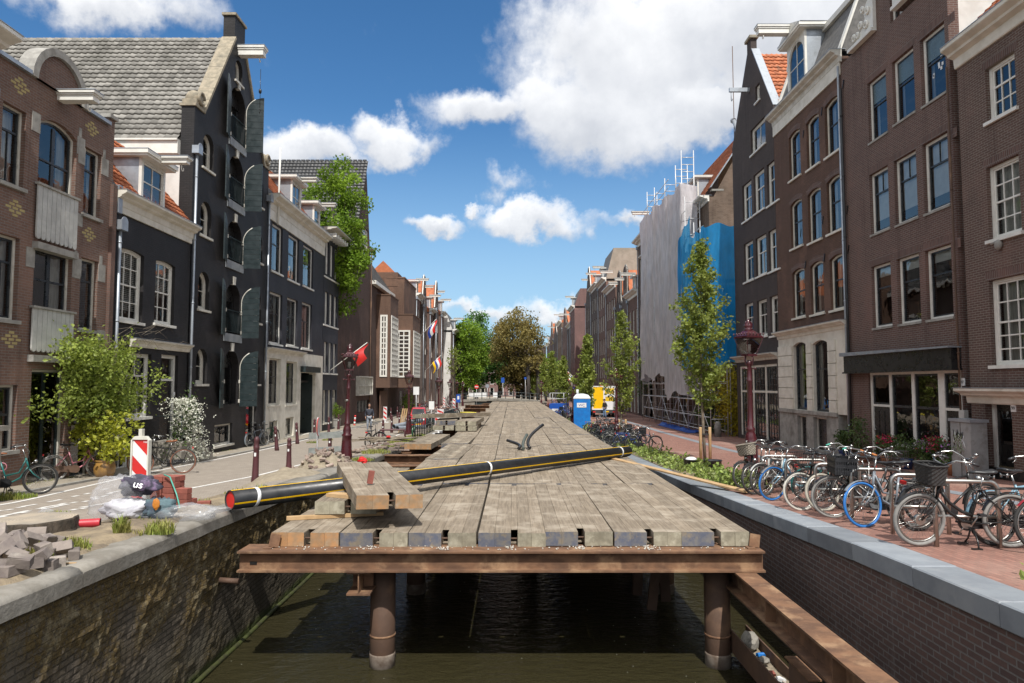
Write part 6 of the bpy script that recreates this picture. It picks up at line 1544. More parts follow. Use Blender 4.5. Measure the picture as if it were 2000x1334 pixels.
# ================================================================ vegetation
def leaf(m,p,s,rr,up=.3,tone=None):
    """one bent leaf (two faces) at p"""
    a=rr.uniform(0,2*pi);b=rr.uniform(-1.1,1.1);d=Vector((cos(a)*cos(b),sin(a)*cos(b),sin(b)))
    n=Vector((rr.uniform(-1,1),rr.uniform(-1,1),rr.uniform(-.2,1.4)));w=d.cross(n)
    w=w.normalized() if w.length>1e-4 else Vector((1,0,0));n=w.cross(d)
    t=rr.random() if tone is None else tone;L=s*rr.uniform(.5,1.35)
    i0=m.vert(p);i1=m.vert(p+d*L*.55+w*L*.36+n*L*.10);i2=m.vert(p+d*L);i3=m.vert(p+d*L*.55-w*L*.36+n*L*.10)
    m.face((i0,i1,i2),False,t);m.face((i0,i2,i3),False,t)
def young_tree(loc,H,label,seed,n_leaf=5200,spread=1.0,leafm=None,group='young trees along the right quay',s=.10,stakes=True,lean=0,clear=.24):
    rr=random.Random(seed);t=thing('young_tree',label,'tree',loc,0,group);m=MB();L=MB()
    tp=[]
    for i in range(9):f=i/8;tp.append(Vector((lean*f+.05*sin(f*5+seed),.05*cos(f*4+seed),H*f)))
    m.tube(tp,[.055*(1-.86*i/8)+.004 for i in range(9)],7)
    limbs=[];nl=40
    for i in range(nl):
        f=clear+(1-clear)*(i/nl)**.92;base=tp[0].lerp(tp[-1],f);k=min(7,int(f*8));base=tp[k].lerp(tp[k+1],f*8-k)
        g=(f-clear)/(1-clear);ln=spread*(1.6*(1-g)**.75*min(1,.55+g*2.4))*rr.uniform(.65,1.25)+.12
        a=i*2.4+rr.uniform(-.4,.4);el_=rad(rr.uniform(30,58));pts=[]
        for j in range(6):
            q=j/5;e=el_*(1+.12*q);pts.append(base+Vector((cos(a)*cos(e),sin(a)*cos(e),sin(e)))*ln*q+Vector((rr.uniform(-.03,.03),rr.uniform(-.03,.03),0)))
        m.tube(pts,[.016*(1-.75*j/5)*(1.2-g*.6) for j in range(6)],4,cap=False);limbs.append((pts,ln))
    tot=sum(l for _,l in limbs)
    for pts,ln in limbs:
        n=int(n_leaf*ln/tot);cl=[rr.uniform(.12,1.02) for _ in range(max(3,int(ln*11)))]
        ct=[rr.uniform(.1,.9) for _ in cl]
        for _ in range(n):
            ci=rr.randrange(len(cl));q=max(.06,min(1.04,rr.gauss(cl[ci],.05)));x=min(4.999,q*5);k=int(x);p=pts[k].lerp(pts[k+1],x-k)
            p=p+Vector((rr.gauss(0,1),rr.gauss(0,1),rr.gauss(-.2,1)))*(.075+.02*ln);leaf(L,p,s,rr,tone=min(1,max(0,ct[ci]+rr.uniform(-.3,.3))))
    for _ in range(int(n_leaf*.05)):leaf(L,tp[-1]-Vector((0,0,rr.uniform(0,H*.12)))+Vector((rr.gauss(0,.05),rr.gauss(0,.05),0)),s,rr)
    m.build('trunk',barkm,t);L.build('crown',leafm or leafA,t)
    if stakes:
        st=thing('tree_stakes','two pale wooden stakes strapped to the '+label.split(' with')[0],'tree stakes',loc,0,'tree stakes');
        for sx in(-.16,.17):
            q=MB();q.lathe([(.055,-.1),(.055,1.22),(.045,1.25)],8,(sx,-.12,0));q.build('stake',newwood,st)
        q=MB();q.bar((-.2,-.13,1.0),(.2,-.13,1.0),.05,.05);q.tube([(.075*cos(a),.075*sin(a)-.05,1.0) for a in[k*pi/5 for k in range(10)]],.02,5,closed=True);q.build('strap',rubber,st)
    return t
def big_tree(loc,H,rx,ry,label,seed,leafm,n_leaf=9000,s=.34,crown0=.28,trunk_r=.28,bark=barkdk,group=None,name='tree',shape=1.0,nclump=70,R0k=1.0):
    rr=random.Random(seed);t=thing(name,label,'tree',loc,0,group);m=MB();L=MB()
    c=Vector((0,0,H*(crown0+1)/2));rz=H*(1-crown0)/2
    clumps=[]
    for i in range(nclump):
        while True:
            d=Vector((rr.gauss(0,1),rr.gauss(0,1),rr.gauss(0,1))).normalized();r=rr.uniform(.25,1)**.55;zf=d.z*r
            if rr.random()<1:break
        wd=(1-.32*max(0,zf)**1.5-.25*max(0,-zf)**2)*shape;k=1+.18*noise.noise(d*2+Vector((seed,0,0)))
        p=c+Vector((d.x*rx*r*wd*k,d.y*ry*r*wd*k,d.z*rz*r*k));clumps.append((p,rr.uniform(.55,1.25),rr.random()))
    m.tube([(0,0,-.2),(.05*H*.1,0,H*crown0*.6),(0,.1,H*crown0*1.1),(0,0,H*.62),(.1,0,H*.86)],[trunk_r*1.25,trunk_r,trunk_r*.85,trunk_r*.4,.03],9)
    for p,r,_ in clumps[::2]:
        z0=H*rr.uniform(crown0*.75,.55);a=Vector((0,0,min(z0,p.z-.2)));mid=a.lerp(p,.5)+Vector((0,0,.12*(p-a).length));m.tube([a,mid,p],[trunk_r*.28,trunk_r*.15,.015],5,cap=False)
    per=n_leaf//nclump;R0=(rx+ry+rz)/3*.3*R0k
    for p,r,tn in clumps:
        for _ in range(int(per*r)):
            v=Vector((rr.gauss(0,1),rr.gauss(0,1),rr.gauss(0,.8)));v=v/max(1e-3,v.length)*(rr.random()**.45)*R0*r
            leaf(L,p+v,s,rr,tone=min(1,max(0,tn*.7+rr.uniform(0,.45))))
    m.build('trunk',bark,t);L.build('crown',leafm,t);return t
def shrub(loc,rx,ry,rz,n,s,mat,label,seed,name='shrub',cat='shrub',parent=None,group=None,stems=True,lift=0,cl=26):
    rr=random.Random(seed);t=parent or thing(name,label,cat,loc,0,group);L=MB()
    C=[(Vector((rr.gauss(0,.5)*rx,rr.gauss(0,.5)*ry,lift+rz*rr.uniform(.12,1.0))),rr.random()) for _ in range(cl)]
    for _ in range(n):
        p,tn=C[rr.randrange(cl)];q=p+Vector((rr.gauss(0,.2)*rx,rr.gauss(0,.2)*ry,rr.gauss(0,.13)*rz))
        if q.z<.01+lift:q.z=lift+abs(q.z-lift)+.01
        leaf(L,q,s,rr,tone=min(1,max(0,tn*.6+rr.uniform(0,.5))))
    L.build('foliage',mat,t)
    if stems:
        m=MB()
        for p,_ in C[::2]:m.tube([(p.x*.15,p.y*.15,0),(p.x*.55,p.y*.55,p.z*.6),p],[.014,.01,.004],4,cap=False)
        m.build('stems',barkm,t)
    return t
def gat(px,py):
    z=1.5
    for _ in range(30):
        p=atZ(px,py,z);z=gz(p.x,p.y)
    return p
p=gat(1376,903);young_tree(p,7.9,'slender young tree in front of the blue netting',3,7600,1.22,s=.125,lean=-.05)
p=gat(1215,868);young_tree((p.x,p.y,p.z),6.6,'slender young tree beside the second maroon lamp post',5,4800,.95,s=.12)
for(px,Y,H,lb,n,sp) in((1146,49.5,6.6,'slender young tree behind the blue toilet cabin',3600,.85),(1101,70,6.0,'slender young tree next to the person in black',2200,.9),(1078,91,7.6,'young tree in front of the purple corner house',2200,1.0),(1063,108,7.2,'young tree nearer the brown tree on the right quay',1600,1.1),(1042,120,6.6,'last young tree beside the dark trunks on the right quay',1600,1.4)):
    x=(px-1000)/F*Y;young_tree((x,Y,zr(Y)),H,lb,int(px),n,sp,s=.15+Y*.0009,clear=.2,stakes=Y<80)
big_tree((-12.75,47.6,zl(-12,47)),19.0,2.9,2.3,'tall bright green street tree rising between the narrow house and the church',12,leafB,17000,.23,.40,.16,barkm,name='street_tree',nclump=120,R0k=.68)
big_tree((1.0,122,1.0),17.6,5.2,5.0,'large olive brown tree at the end of the canal',21,leafC,19000,.36,.16,.4,nclump=190,R0k=.8)
big_tree((-8.0,116,1.0),14.6,3.9,4.2,'bright green tree left of the canal end',22,leafB,13000,.34,.14,.3,nclump=150,R0k=.8)
big_tree((-7.6,146,1.0),18.4,5.0,5.0,'deep green round tree behind the bright green one',23,leafD,10000,.44,.15,.35)
big_tree((-2.8,150,1.0),13,4.6,4,'dark green tree filling the gap above the bridge',24,leafD,7000,.44,.24,.35)
big_tree((6.5,132,1.0),9.5,3,3,'low green tree beside the dark trunks right of the bridge',25,leafB,4500,.34,.25,.25)
for k,(x,y) in enumerate(((2.8,118),(3.6,121),(4.5,119),(2.2,127))):
    big_tree((x,y,1.0),8.5,1.2,1.2,'dark tree trunk standing close to the olive brown tree',70+k,leafC,500,.34,.6,.3,group='dark trunks at the canal end')
big_tree((-8.9,103,1.0),9.5,1.0,1.0,'thin half bare street tree in front of the white end wall',31,leafA,700,.24,.45,.09,barkm)
# plants against the left houses
t=thing('climbing_plant','large climbing plant spreading over the fronts of the brick and black houses','climber',(FL+.45,19.25,zl(-11.5,18.9)))
shrub((0,0,0),.42,1.6,1.95,9800,.105,M('climber_leaf',(.30,.36,.065),(.21,.28,.05),.5,3,tone=.45,trans=.45),'',41,parent=t,lift=1.6,cl=95,stems=False)
m=MB();rr=random.Random(4)
for k in range(26):
    y=rr.uniform(-.1,.2);pts=[Vector((rr.uniform(-.1,.1),y,.2))]
    e=Vector((rr.uniform(-.3,.3),rr.gauss(0,1.2),rr.uniform(2.2,4.2)))
    for j in range(1,7):f=j/6;pts.append(Vector((e.x*f+rr.uniform(-.06,.06),y*(1-f)+e.y*f**1.8,.2+(e.z-.2)*f)))
    m.tube(pts,[.018,.016,.014,.012,.01,.008,.004],4,cap=False)
for k in range(16):
    a=Vector((.2,rr.gauss(.8,.9),rr.uniform(3.6,4.3)));m.tube([a,a+Vector((.2,rr.uniform(.2,.5),rr.uniform(.0,.3))),a+Vector((.25,rr.uniform(.6,1.0),rr.uniform(-.2,.3)))],[.006,.005,.003],3,cap=False)
m.build('stems',barkm,t)
pp=gat(204,934)
t=thing('flower_pot','round glazed ochre pot at the foot of the climbing plant','pot',(pp.x,pp.y,pp.z));m=MB();m.lathe([(.17,0),(.2,.02),(.26,.16),(.275,.3),(.24,.42),(.225,.45),(.255,.47),(.26,.5),(.22,.5),(.2,.44)],20);m.build('pot_body',M('ochre_glaze',(.34,.19,.05),(.2,.115,.05),.3,3,coat=.4),t);m=MB();m.lathe([(.0,.44),(.215,.44)],12);m.build('potting_soil',soil,t)
shrub((pp.x,pp.y,pp.z+.45),.55,.6,1.15,1500,.12,M('lime_leaf',(.42,.42,.04),(.32,.36,.04),.5,3,tone=.4,trans=.45),'lime green leafy bush growing out of the glazed ochre pot',43)
pw=gat(405,903)
t=thing('flowering_shrub','shrub covered in white blossom beside the stone stoop of the warehouse','shrub',(-11.15,pw.y-.6,zl(-11,24.5)))
shrub((0,0,0),.3,.62,2.15,1500,.09,leafS,'',44,parent=t,cl=40);rr=random.Random(45);m=MB()
for k in range(1500):
    f=rr.random();p=Vector((rr.gauss(.12,.22),rr.gauss(-.45+1.15*(1-f),.36)*.9,.1+2.15*f))
    for j in range(3):leaf(m,p+Vector((rr.gauss(0,.025),rr.gauss(0,.025),rr.gauss(0,.025))),.06,rr)
m.build('blossom',petal,t)
# yellow bush and planting by the scaffold
shrub((FR+.2,40.9,zr(41)),1.0,1.1,3.6,5200,.14,leafY,'tall yellow green bush growing inside the scaffold base',46,cl=60)
shrub((FR-.2,43.2,zr(43)),.7,1.0,2.2,1800,.14,leafS,'dark green bush left of the yellow bush by the scaffold',47)
shrub((FR-.3,66,zr(66)),.4,1.6,5.2,2200,.16,leafS,'dark wisteria climbing the house beyond the scaffold',48,lift=2)
# planters in front of number 97
for k,(px,py,sc,mt,lb,pm) in enumerate(((1640,905,.42,leafS,'clipped round boxwood bush in a pot before the cream pilasters',None),(1675,915,.5,leafS,'straggly climbing rose in the corner of the cream porch',None),(1722,935,.42,petalr,'pot of red and orange flowers by the shop door',terracotta),(1760,940,.5,leafS,'dark leafy shrub in front of the shop window',None),(1795,945,.35,petalp,'pot of violet flowers under the shop window',terracotta),(1850,950,.34,petalp,'pale violet flowers beside the grey cabinet',terracotta),(1815,948,.45,petalr,'dark shrub with red blossoms under the shop window',None))):
    X=FR-.55;Y=X*F/(px-1000)*.995;pos=(X,Y,zr(Y))
    t=thing('potted_plant',lb,'potted plant',pos);m=MB();m.lathe([(.14,0),(.2,.3),(.21,.34),(.17,.34)],12);m.build('pot',terracotta if k%3 else M('blue_pot',(.03,.06,.2),(.02,.05,.15),.3,4),t)
    shrub(pos,sc*.8,sc*.8,sc*2.2 if k==1 else sc*1.5,700,.08,leafS,'',80+k,parent=t,lift=.3,cl=16)
    if mt is not leafS:
        m=MB();rr=random.Random(90+k)
        for j in range(130):p=Vector((rr.gauss(0,.3)*sc,rr.gauss(0,.3)*sc,.35+sc*rr.uniform(.6,1.6)));leaf(m,p,.06,rr);leaf(m,p,.06,rr)
        m.build('blooms',mt,t)
# ---------------------------------------------------------------- grass, ground cover
def blades(m,c,r,n,h,rr,zf):
    for _ in range(n):
        a=rr.uniform(0,2*pi);d=r*math.sqrt(rr.random());x,y=c[0]+d*cos(a),c[1]+d*sin(a);z=zf(x,y);hh=h*rr.uniform(.4,1.15)*(1.1-d/r*.5)
        a2=rr.uniform(0,2*pi);bx,by=cos(a2),sin(a2);w=.006+.004*rr.random();ln=rr.uniform(.15,.7)*hh;t=rr.random()
        i=[m.vert(q) for q in((x-by*w,y+bx*w,z),(x+by*w,y-bx*w,z),(x+bx*ln*.4+by*w*.8,y+by*ln*.4-bx*w*.8,z+hh*.65),(x+bx*ln*.4-by*w*.8,y+by*ln*.4+bx*w*.8,z+hh*.65),(x+bx*ln,y+by*ln,z+hh))]
        m.face((i[0],i[1],i[2],i[3]),False,t);m.face((i[3],i[2],i[4]),False,t)
m=MB();rr=random.Random(5)
def tuft(px,py,r,n,h):p=gat(px,py);blades(m,(p.x,p.y),r,n,h,rr,lambda x,y:bed_z(x,y) if-7<x<-4.9 and y<14 else gz(x,y))
# ================================================================ the dug-up strip on the left quay
def bed_z(x,y):
    """soil strip along the coping, with the mound round the stump"""
    e=min(1,max(0,(-4.72-.16*noise.noise((0,y*1.1,7))-.08*noise.noise((0,y*4,3))-x)/.14),max(0,(x+6.75+.35*noise.noise((y*.9,2,0)))/.5))*min(1,max(0,(13.6-y)/.8))
    b=.045+.03*noise.noise((x*2,y*2,5))+.02*noise.noise((x*7,y*7,1))
    d=math.hypot((x+6.3)/.85,(y-9.15)/.95);b+=.07*math.exp(-d*d*1.5)
    d=math.hypot((x+6.5)/.6,(y-8.0)/.6);b+=.1*math.exp(-d*d*1.6)
    return zl(x,y)+e*b-(1-e)*.03
xs=dense(-7.1,-4.58,.045);ys=dense(3.0,13.8,.07)
sheet('soil_strip',xs,ys,bed_z,soil)
for(px,py,r,n,h) in((238,1048,.1,170,.24),(312,1042,.17,280,.22),(270,1046,.1,40,.1),(148,1078,.16,190,.15),(75,1100,.16,150,.16),(30,1040,.25,220,.2),(100,1010,.3,260,.13),(62,1032,.2,160,.12),(20,975,.3,320,.2),(48,972,.25,150,.12),(625,950,.12,90,.14),(735,885,.5,520,.18),(705,900,.4,420,.14),(790,862,.8,900,.2),(770,872,.6,500,.16),(640,860,.3,160,.14),(610,865,.3,160,.14),(700,825,.6,180,.2),(810,852,.6,400,.14),(470,975,.2,80,.08),(960,800,.6,160,.3)):
    if px>930:continue
    tuft(px,py,r,n,h)
for k in range(60):
    y=rr.uniform(5,60);x=rr.choice((-4.98,-5.3,-11.9,-11.95));blades(m,(x,y),.18,26,.1,rr,lambda x,y:gz(x,y)+.02)
tag(m.build('grass',grassm),kind='stuff')
m=MB();rr=random.Random(6)
for k in range(5200):
    y=16.0+62*rr.random()**1.9;x=rr.uniform(4.95,6.0)
    dn=.5+.7*noise.noise((x*1.4,y*.8,0))
    if rr.random()>dn:continue
    if 19.2<y<20.3 and rr.random()<.7:continue
    q=Vector((x,y,zr(y)+.02+abs(rr.gauss(0,.13))))
    for j in range(4):leaf(m,q+Vector((rr.gauss(0,.05),rr.gauss(0,.05),rr.gauss(0,.03))),.085+.001*y,rr)
for k in range(90):q=Vector((rr.gauss(5.5,.18),rr.gauss(6.9,.18),zr(7)+abs(rr.gauss(.05,.06))));leaf(m,q,.08,rr)
tag(m.build('ground_cover',M('ground_cover_leaf',(.2,.29,.055),(.28,.33,.09),.5,4,tone=.5,trans=.3)),kind='stuff')
sheet('planting_soil',[4.92,5.2,5.5,5.99],dense(16,78,1.0),lambda x,y:zr(y)+.014,soil)
# stump
t=thing('tree_stump','wide sawn tree stump with pale cut face in the soil by the left quay','stump',(-6.35,9.25,zl(-6.3,9.2)))
m=MB();n=40;R0=[]
for(z,r) in((-.05,.66),(.06,.56),(.16,.49),(.285,.465),(.305,.45)):R0.append([m.vert((r*(1+.17*noise.noise((cos(2*pi*k/n)*1.6,sin(2*pi*k/n)*1.6,z*2))+.09*noise.noise((cos(2*pi*k/n)*9,sin(2*pi*k/n)*9,z)))*cos(2*pi*k/n),r*(1+.17*noise.noise((cos(2*pi*k/n)*1.6,sin(2*pi*k/n)*1.6,z*2))+.09*noise.noise((cos(2*pi*k/n)*9,sin(2*pi*k/n)*9,z)))*sin(2*pi*k/n),z)) for k in range(n)])
for a,b in zip(R0,R0[1:]):
    for k in range(n):m.face((a[k],a[(k+1)%n],b[(k+1)%n],b[k]))
m.build('bark_side',M('stump_bark',(.075,.058,.042),(.032,.027,.02),.95,8,7,stretch=(1,1,.5),bump=.03,c3=(.15,.11,.07),s3=3,t3=(.55,.72)),t)
m2=MB();top=[m2.vert(m.v[i]) for i in R0[-1]];c=m2.vert((0,0,.312))
for k in range(n):m2.face((top[k],top[(k+1)%n],c))
ringm=bpy.data.materials.new('ring_wood');ringm.use_nodes=True;q=NT(ringm.node_tree);tcn=q.new('ShaderNodeTexCoord');wv=q.new('ShaderNodeTexWave',wave_type='RINGS',rings_direction='Z');q.l.new(tcn.outputs['Object'],wv.inputs[0]);wv.inputs['Scale'].default_value=9;wv.inputs['Distortion'].default_value=3;nz2=q.noise(tcn.outputs['Object'],3,6)
q.l.new(q.mix(q.smooth(nz2.outputs['Fac'],.35,.65),q.mix(wv.outputs['Fac'],(.42,.36,.28,1),(.33,.27,.2,1)),(.26,.23,.19,1)),q.n['Principled BSDF'].inputs['Base Color']);q.n['Principled BSDF'].inputs['Roughness'].default_value=.9
m2.build('cut_face',ringm,t)
# loose setts: the big heap at the left edge
rr=random.Random(12);k=0
def sett(x,y,z,rot,lb,grp='loose paving setts heaped on the left quay'):
    m=MB();m.tone=rr.random();m.cbox((0,0,0),(.2,.105,.105),None,bev=.006,jit=.006);o=m.build('paving_sett',setts);o.location=(x,y,z);o.rotation_euler=rot;return tag(o,lb,'paving sett',grp)
SE=[(23,1133,0),(75,1108,.1),(52,1090,0),(90,1072,.12),(120,1088,.05),(30,1105,.12),(8,1105,.05),(48,1068,.1),(14,1078,.15),(64,1120,0),(100,1095,0),(145,1092,0),(118,1108,0),(25,1065,.2),(0,1060,.25),(5,1125,.08),(38,1118,.14),(84,1090,.16),(60,1075,.2),(20,1092,.22),(70,1060,.12),(95,1115,-.01),(108,1072,.06),(2,1090,.3),(-12,1110,.1),(-20,1080,.2),(36,1078,.24)]
EX={0:'grey paving sett lying by itself nearest the camera on the coping',11:'paving sett standing upright at the right end of the heap',7:'large tilted sett leaning on top of the heap',12:'pair of worn setts at the right foot of the heap'}
for i,(px,py,dz) in enumerate(SE):
    p=gat(px,py+dz*100);p=Vector((min(p.x,-4.75),p.y,0));z=max(bed_z(p.x,p.y),zcl(p.y) if p.x>-4.97 else 0)+.055+dz*.55
    rot=(0,0,rr.uniform(0,3)) if dz<=0 else(rr.uniform(-.9,.9),rr.uniform(-.7,.7),rr.uniform(0,3));sett(p.x,p.y,z,rot,EX.get(i,'worn grey brown paving sett lying in the loose heap on the left quay'))
lump('plastic_scrap',(gat(88,1045).x,gat(88,1045).y,bed_z(-6.2,8.6)+.1),.11,plastic,'crumpled scrap of clear plastic on the soil before the stump','litter',14,flat=.7)
m=MB();m.cbox((0,0,0),(.2,.03,.012),bev=.003,jit=.004);o=m.build('wood_splinter',newwood);q=gat(128,1103);o.location=(min(q.x,-4.7),q.y,zcl(q.y)+.02);o.rotation_euler=(0,.1,.4);tag(o,'splinter of orange wood lying on the coping by the setts','splinter')
# barrier board HvE
pb=Vector((-5.66,10.5,zl(-5.7,10.5)))
t=thing('barrier_board','red and white striped barrier board lettered HvE standing behind the plastic bag','barrier board',pb,rad(-8))
m=MB();w_,z0,z1=.15,.25,1.26;ol=[(-w_,z0),(w_,z0),(w_,z1-.06),(w_-.06,z1),(-w_+.06,z1),(-w_,z1-.06)];il=[(-w_+.022,z0+.02),(w_-.022,z0+.02),(w_-.022,z1-.05),(w_-.05,z1-.05),(-w_+.05,z1-.05),(-w_+.022,z1-.05)]
m.ring(ol,il,-.035,.035);m.prism(il,-.012,.03);m.box(-.028,.028,-.03,.03,z1-.002,z1+.11);m.box(-.04,.04,-.03,.03,-.0,z0);m.build('board',M('aged_white_plastic',(.66,.65,.58),(.56,.55,.48),.5,4),t)
m=MB();X0,X1,Z0,Z1=-w_+.024,w_-.024,z0+.022,z1-.052
m.box(X0,X1,-.0145,-.0125,Z0,Z1);m.build('reflective_sheet',signw,t)
for(za) in(Z1-.0,Z1-.46,Z1-.92): # falling stripes, clipped to the sheet
    P=[(X0,za+.0),(X1,za-.23),(X1,za-.0+0),]
    quad=[(X0,za-.03+.03),(X1,za-.24),(X1,za-.02),(X0,za+.22)]
    pts=[(x,min(max(z,Z0),Z1)) for x,z in quad]
    if za>Z1-.01:pts=[(X0,Z1-.005),(X1,Z1-.25),(X1,Z1-.001)]
    m=MB();m.poly([(x,-.0158,z) for x,z in pts]);m.build('red_stripe',redp,t)
text('HvE',.04,signw,t,(.085,-.0175,Z1-.05),name='lettering')
m=MB();m.cbox((0,0,.05),(.7,.3,.1),bev=.02);m.build('rubber_foot',rubber,t)
# stack of red blocks with a green strap
pk=Vector((-5.5,11.25,zl(-5.5,11.25)))
t=thing('block_stack','strapped stack of new dark red paving blocks on the left quay','brick stack',pk,rad(-12));rr=random.Random(9)
for j in range(6):
    for i in range(3):
        for l in range(2):
            if i==2 and j>3-l*2:continue
            m=MB();m.tone=rr.random();m.cbox((-.3+i*.24+rr.uniform(-.01,.01),l*.13,.048+j*.092),(.225,.118,.088),Matrix.Rotation(rr.uniform(-.03,.03),3,'Z'),bev=.005);m.build('paving_block',redblock,t)
m=MB();pts=[(-.12,-.1,.585),(.02,-.14,.56),(.2,-.2,.3),(.36,-.3,.06),(.42,-.4,.015)];m.tube(pts,.012,5);m.build('green_strap',M('teal_strap',(.08,.38,.3),(.06,.3,.24),.4,4),t)
m=MB();m.cbox((0,0,.05),(.2,.1,.1),bev=.005);o=m.build('paving_block',redblock);o.location=(pk.x+.47,pk.y+.05,zl(-5,11.3)+.0);o.rotation_euler=(0,0,.2);tag(o,'single red paving block lying right of the strapped stack','paving block')
# clear plastic refuse bag with clothes
pg=Vector((-5.55,10.05,bed_z(-5.55,10.05)))
t=thing('plastic_bag','torn clear plastic bag stuffed with dark clothes lying on the left quay','plastic bag',pg,.15)
def blob(name,mat,c,r,sc,seed,am=.35,fr=2.2,n=26,mm=18,par=t,cut=0.0,crease=.0):
    m=MB();m.sphere((0,0,0),1,n,mm,(1,1,1));o_=Vector((seed*3.1,0,0));vs=[]
    for v in m.v:
        v=Vector(v);k=1+am*noise.noise(v*fr+o_)+am*.5*noise.noise(v*fr*2.7+o_)-crease*abs(noise.noise(v*fr*1.5+o_))
        q=Vector((v.x*sc[0],v.y*sc[1],v.z*sc[2]))*r*k+Vector(c);q.z=max(q.z,.01);vs.append(tuple(q))
    m.v=vs;return m.build(name,mat,par)
blob('bag_skin',plastic,(-.1,0,.3),.45,(1.0,.75,.85),3,.22,1.6,44,30,crease=.28)
blob('bag_tail',plastic,(.78,-.12,.1),.42,(1.35,.62,.32),9,.3,1.7,44,24,crease=.3)
blob('dark_cloth',M('dark_cloth',(.035,.033,.05),(.06,.055,.085),.8,4,c3=(.2,.14,.24),s3=4,t3=(.55,.65)),(.14,-.06,.5),.27,(1.1,.8,.55),5,.35,2.2,crease=.3)
blob('white_cloth',M('white_cloth',(.66,.66,.7),(.5,.5,.55),.85,4),(.02,-.12,.18),.27,(1.3,.7,.6),6,.35,2.6,crease=.4)
blob('navy_cloth',M('navy_cloth',(.045,.06,.09),(.1,.16,.18),.8,5),(.45,-.16,.16),.22,(1.1,.7,.8),7,.4,2.6,crease=.3)
blob('orange_label',M('orange_print',(.55,.2,.02),(.45,.16,.02),.6,4),(.47,-.34,.27),.06,(.8,.3,1.3),8,.2)
text('us',.15,signw,t,(.2,-.31,.5),(rad(62),rad(12),.1),ext=.004,name='printed_letters')
# red ribbed tube
t=thing('ribbed_duct','short red ribbed plastic duct lying beside the plastic bag','pipe',(-5.95,9.55,bed_z(-5.95,9.55)+.05),.35);m=MB();pr=[]
for i in range(31):x=-.24+.48*i/30;pr.append((.055 if i%2 else.062,x))
m.lathe(pr,14);m.v=[(z,x,y) for x,y,z in m.v];m.build('duct_wall',M('red_plastic',(.5,.03,.045),(.42,.025,.04),.45,5),t)
m=MB();m.lathe([(.05,.243),(.001,.243)],12);m.v=[(z,x,y) for x,y,z in m.v];m.build('dark_mouth',blackpl,t)
# sand heap and rubble heaps
def heap(name,label,c,rx,ry,hh,mat,seed,bumps=.25):
    m=MB();n=30;ids=[]
    for i in range(n+1):
        row=[]
        for j in range(n+1):
            u,v=-1+2*i/n,-1+2*j/n;x,y=c[0]+u*rx,c[1]+v*ry;d=math.hypot(u,v);h_=max(0,1-d*d)**1.3*hh*(1+bumps*2*noise.noise((x*3,y*3,seed)))+.05*hh*noise.noise((x*14,y*14,seed))-(.03 if d>.97 else 0)
            row.append(m.vert((x,y,gz(x,y)+h_-.01)))
        ids.append(row)
    for a,b in zip(ids,ids[1:]):
        for j in range(n):m.face((a[j],b[j],b[j+1],a[j+1]),True)
    return tag(m.build(name,mat),label,'heap')
q=gat(545,935);heap('sand_heap','low heap of pale sand behind the left end of the black pipe',(q.x-.1,q.y+.4),1.0,1.1,.2,sand,3)
q=gat(640,908);heap('rubble_heap','heap of brick rubble and mortar at the foot of the lamp post',(q.x-.15,q.y),.8,.9,.42,sand,4);rr=random.Random(31)
for k in range(46):
    a=rr.uniform(0,6.28);d=rr.random()**.6;x,y=q.x-.15+d*.85*cos(a),q.y+d*.95*sin(a);z=gz(x,y)+max(0,1-d*d)**1.3*.42+.03
    m=MB();m.tone=rr.random();s_=rr.uniform(.6,1.1);m.cbox((0,0,0),(.19*s_,.1*s_,.06),None,bev=.008,jit=.012);o=m.build('brick_piece',oldbrick);o.location=(x,y,z);o.rotation_euler=(rr.uniform(-.8,.8),rr.uniform(-.8,.8),rr.uniform(0,3));tag(o,'broken brick lying on the rubble heap by the lamp post','brick','broken bricks on the rubble heap')
# neat stack of old bricks and planks by the beams
q=gat(735,880);rr=random.Random(33)
for j in range(5):
    for i in range(11):
        if rr.random()<.12*j:continue
        m=MB();m.tone=rr.random();m.cbox((0,0,0),(.2,.1,.055),None,bev=.005,jit=.005);o=m.build('brick',oldbrick);x=q.x-.9+.205*i+rr.uniform(-.03,.03);y=q.y+rr.uniform(-.1,.1)+.22*(j%2);o.location=(x,y,gz(x,y)+.03+.058*j);o.rotation_euler=(rr.uniform(-.04,.04),0,rr.uniform(-.25,.25));tag(o,'old brown brick in the loose row stacked left of the rusty beams','brick','bricks stacked beside the beams')
for k in range(8):
    m=MB();m.cbox((0,0,0),(rr.uniform(1.2,2.2),.1,.03),None,bev=.004,jit=.006);o=m.build('old_plank',timberdk);o.location=(q.x+.2+rr.uniform(-.4,.6),q.y+.55+rr.uniform(-.25,.3),gz(q.x,q.y)+.34+.03*(k%4));o.rotation_euler=(rr.uniform(-.05,.05),rr.uniform(-.08,.08),rr.uniform(-.15,.55));tag(o,'thin dark old plank thrown on the brick stack by the beams','plank','old planks on the brick stack')
lump('red_cloth',(gat(708,908).x,gat(708,908).y,zcl(20)+.14),.14,redp,'orange red plastic bag lying at the edge of the left quay','bag',22,flat=.8)
lump('red_glove',(q.x+.35,q.y+.5,gz(q.x,q.y)+.47),.09,redp,'small orange red glove lying on the plank pile','glove',25,flat=.5)
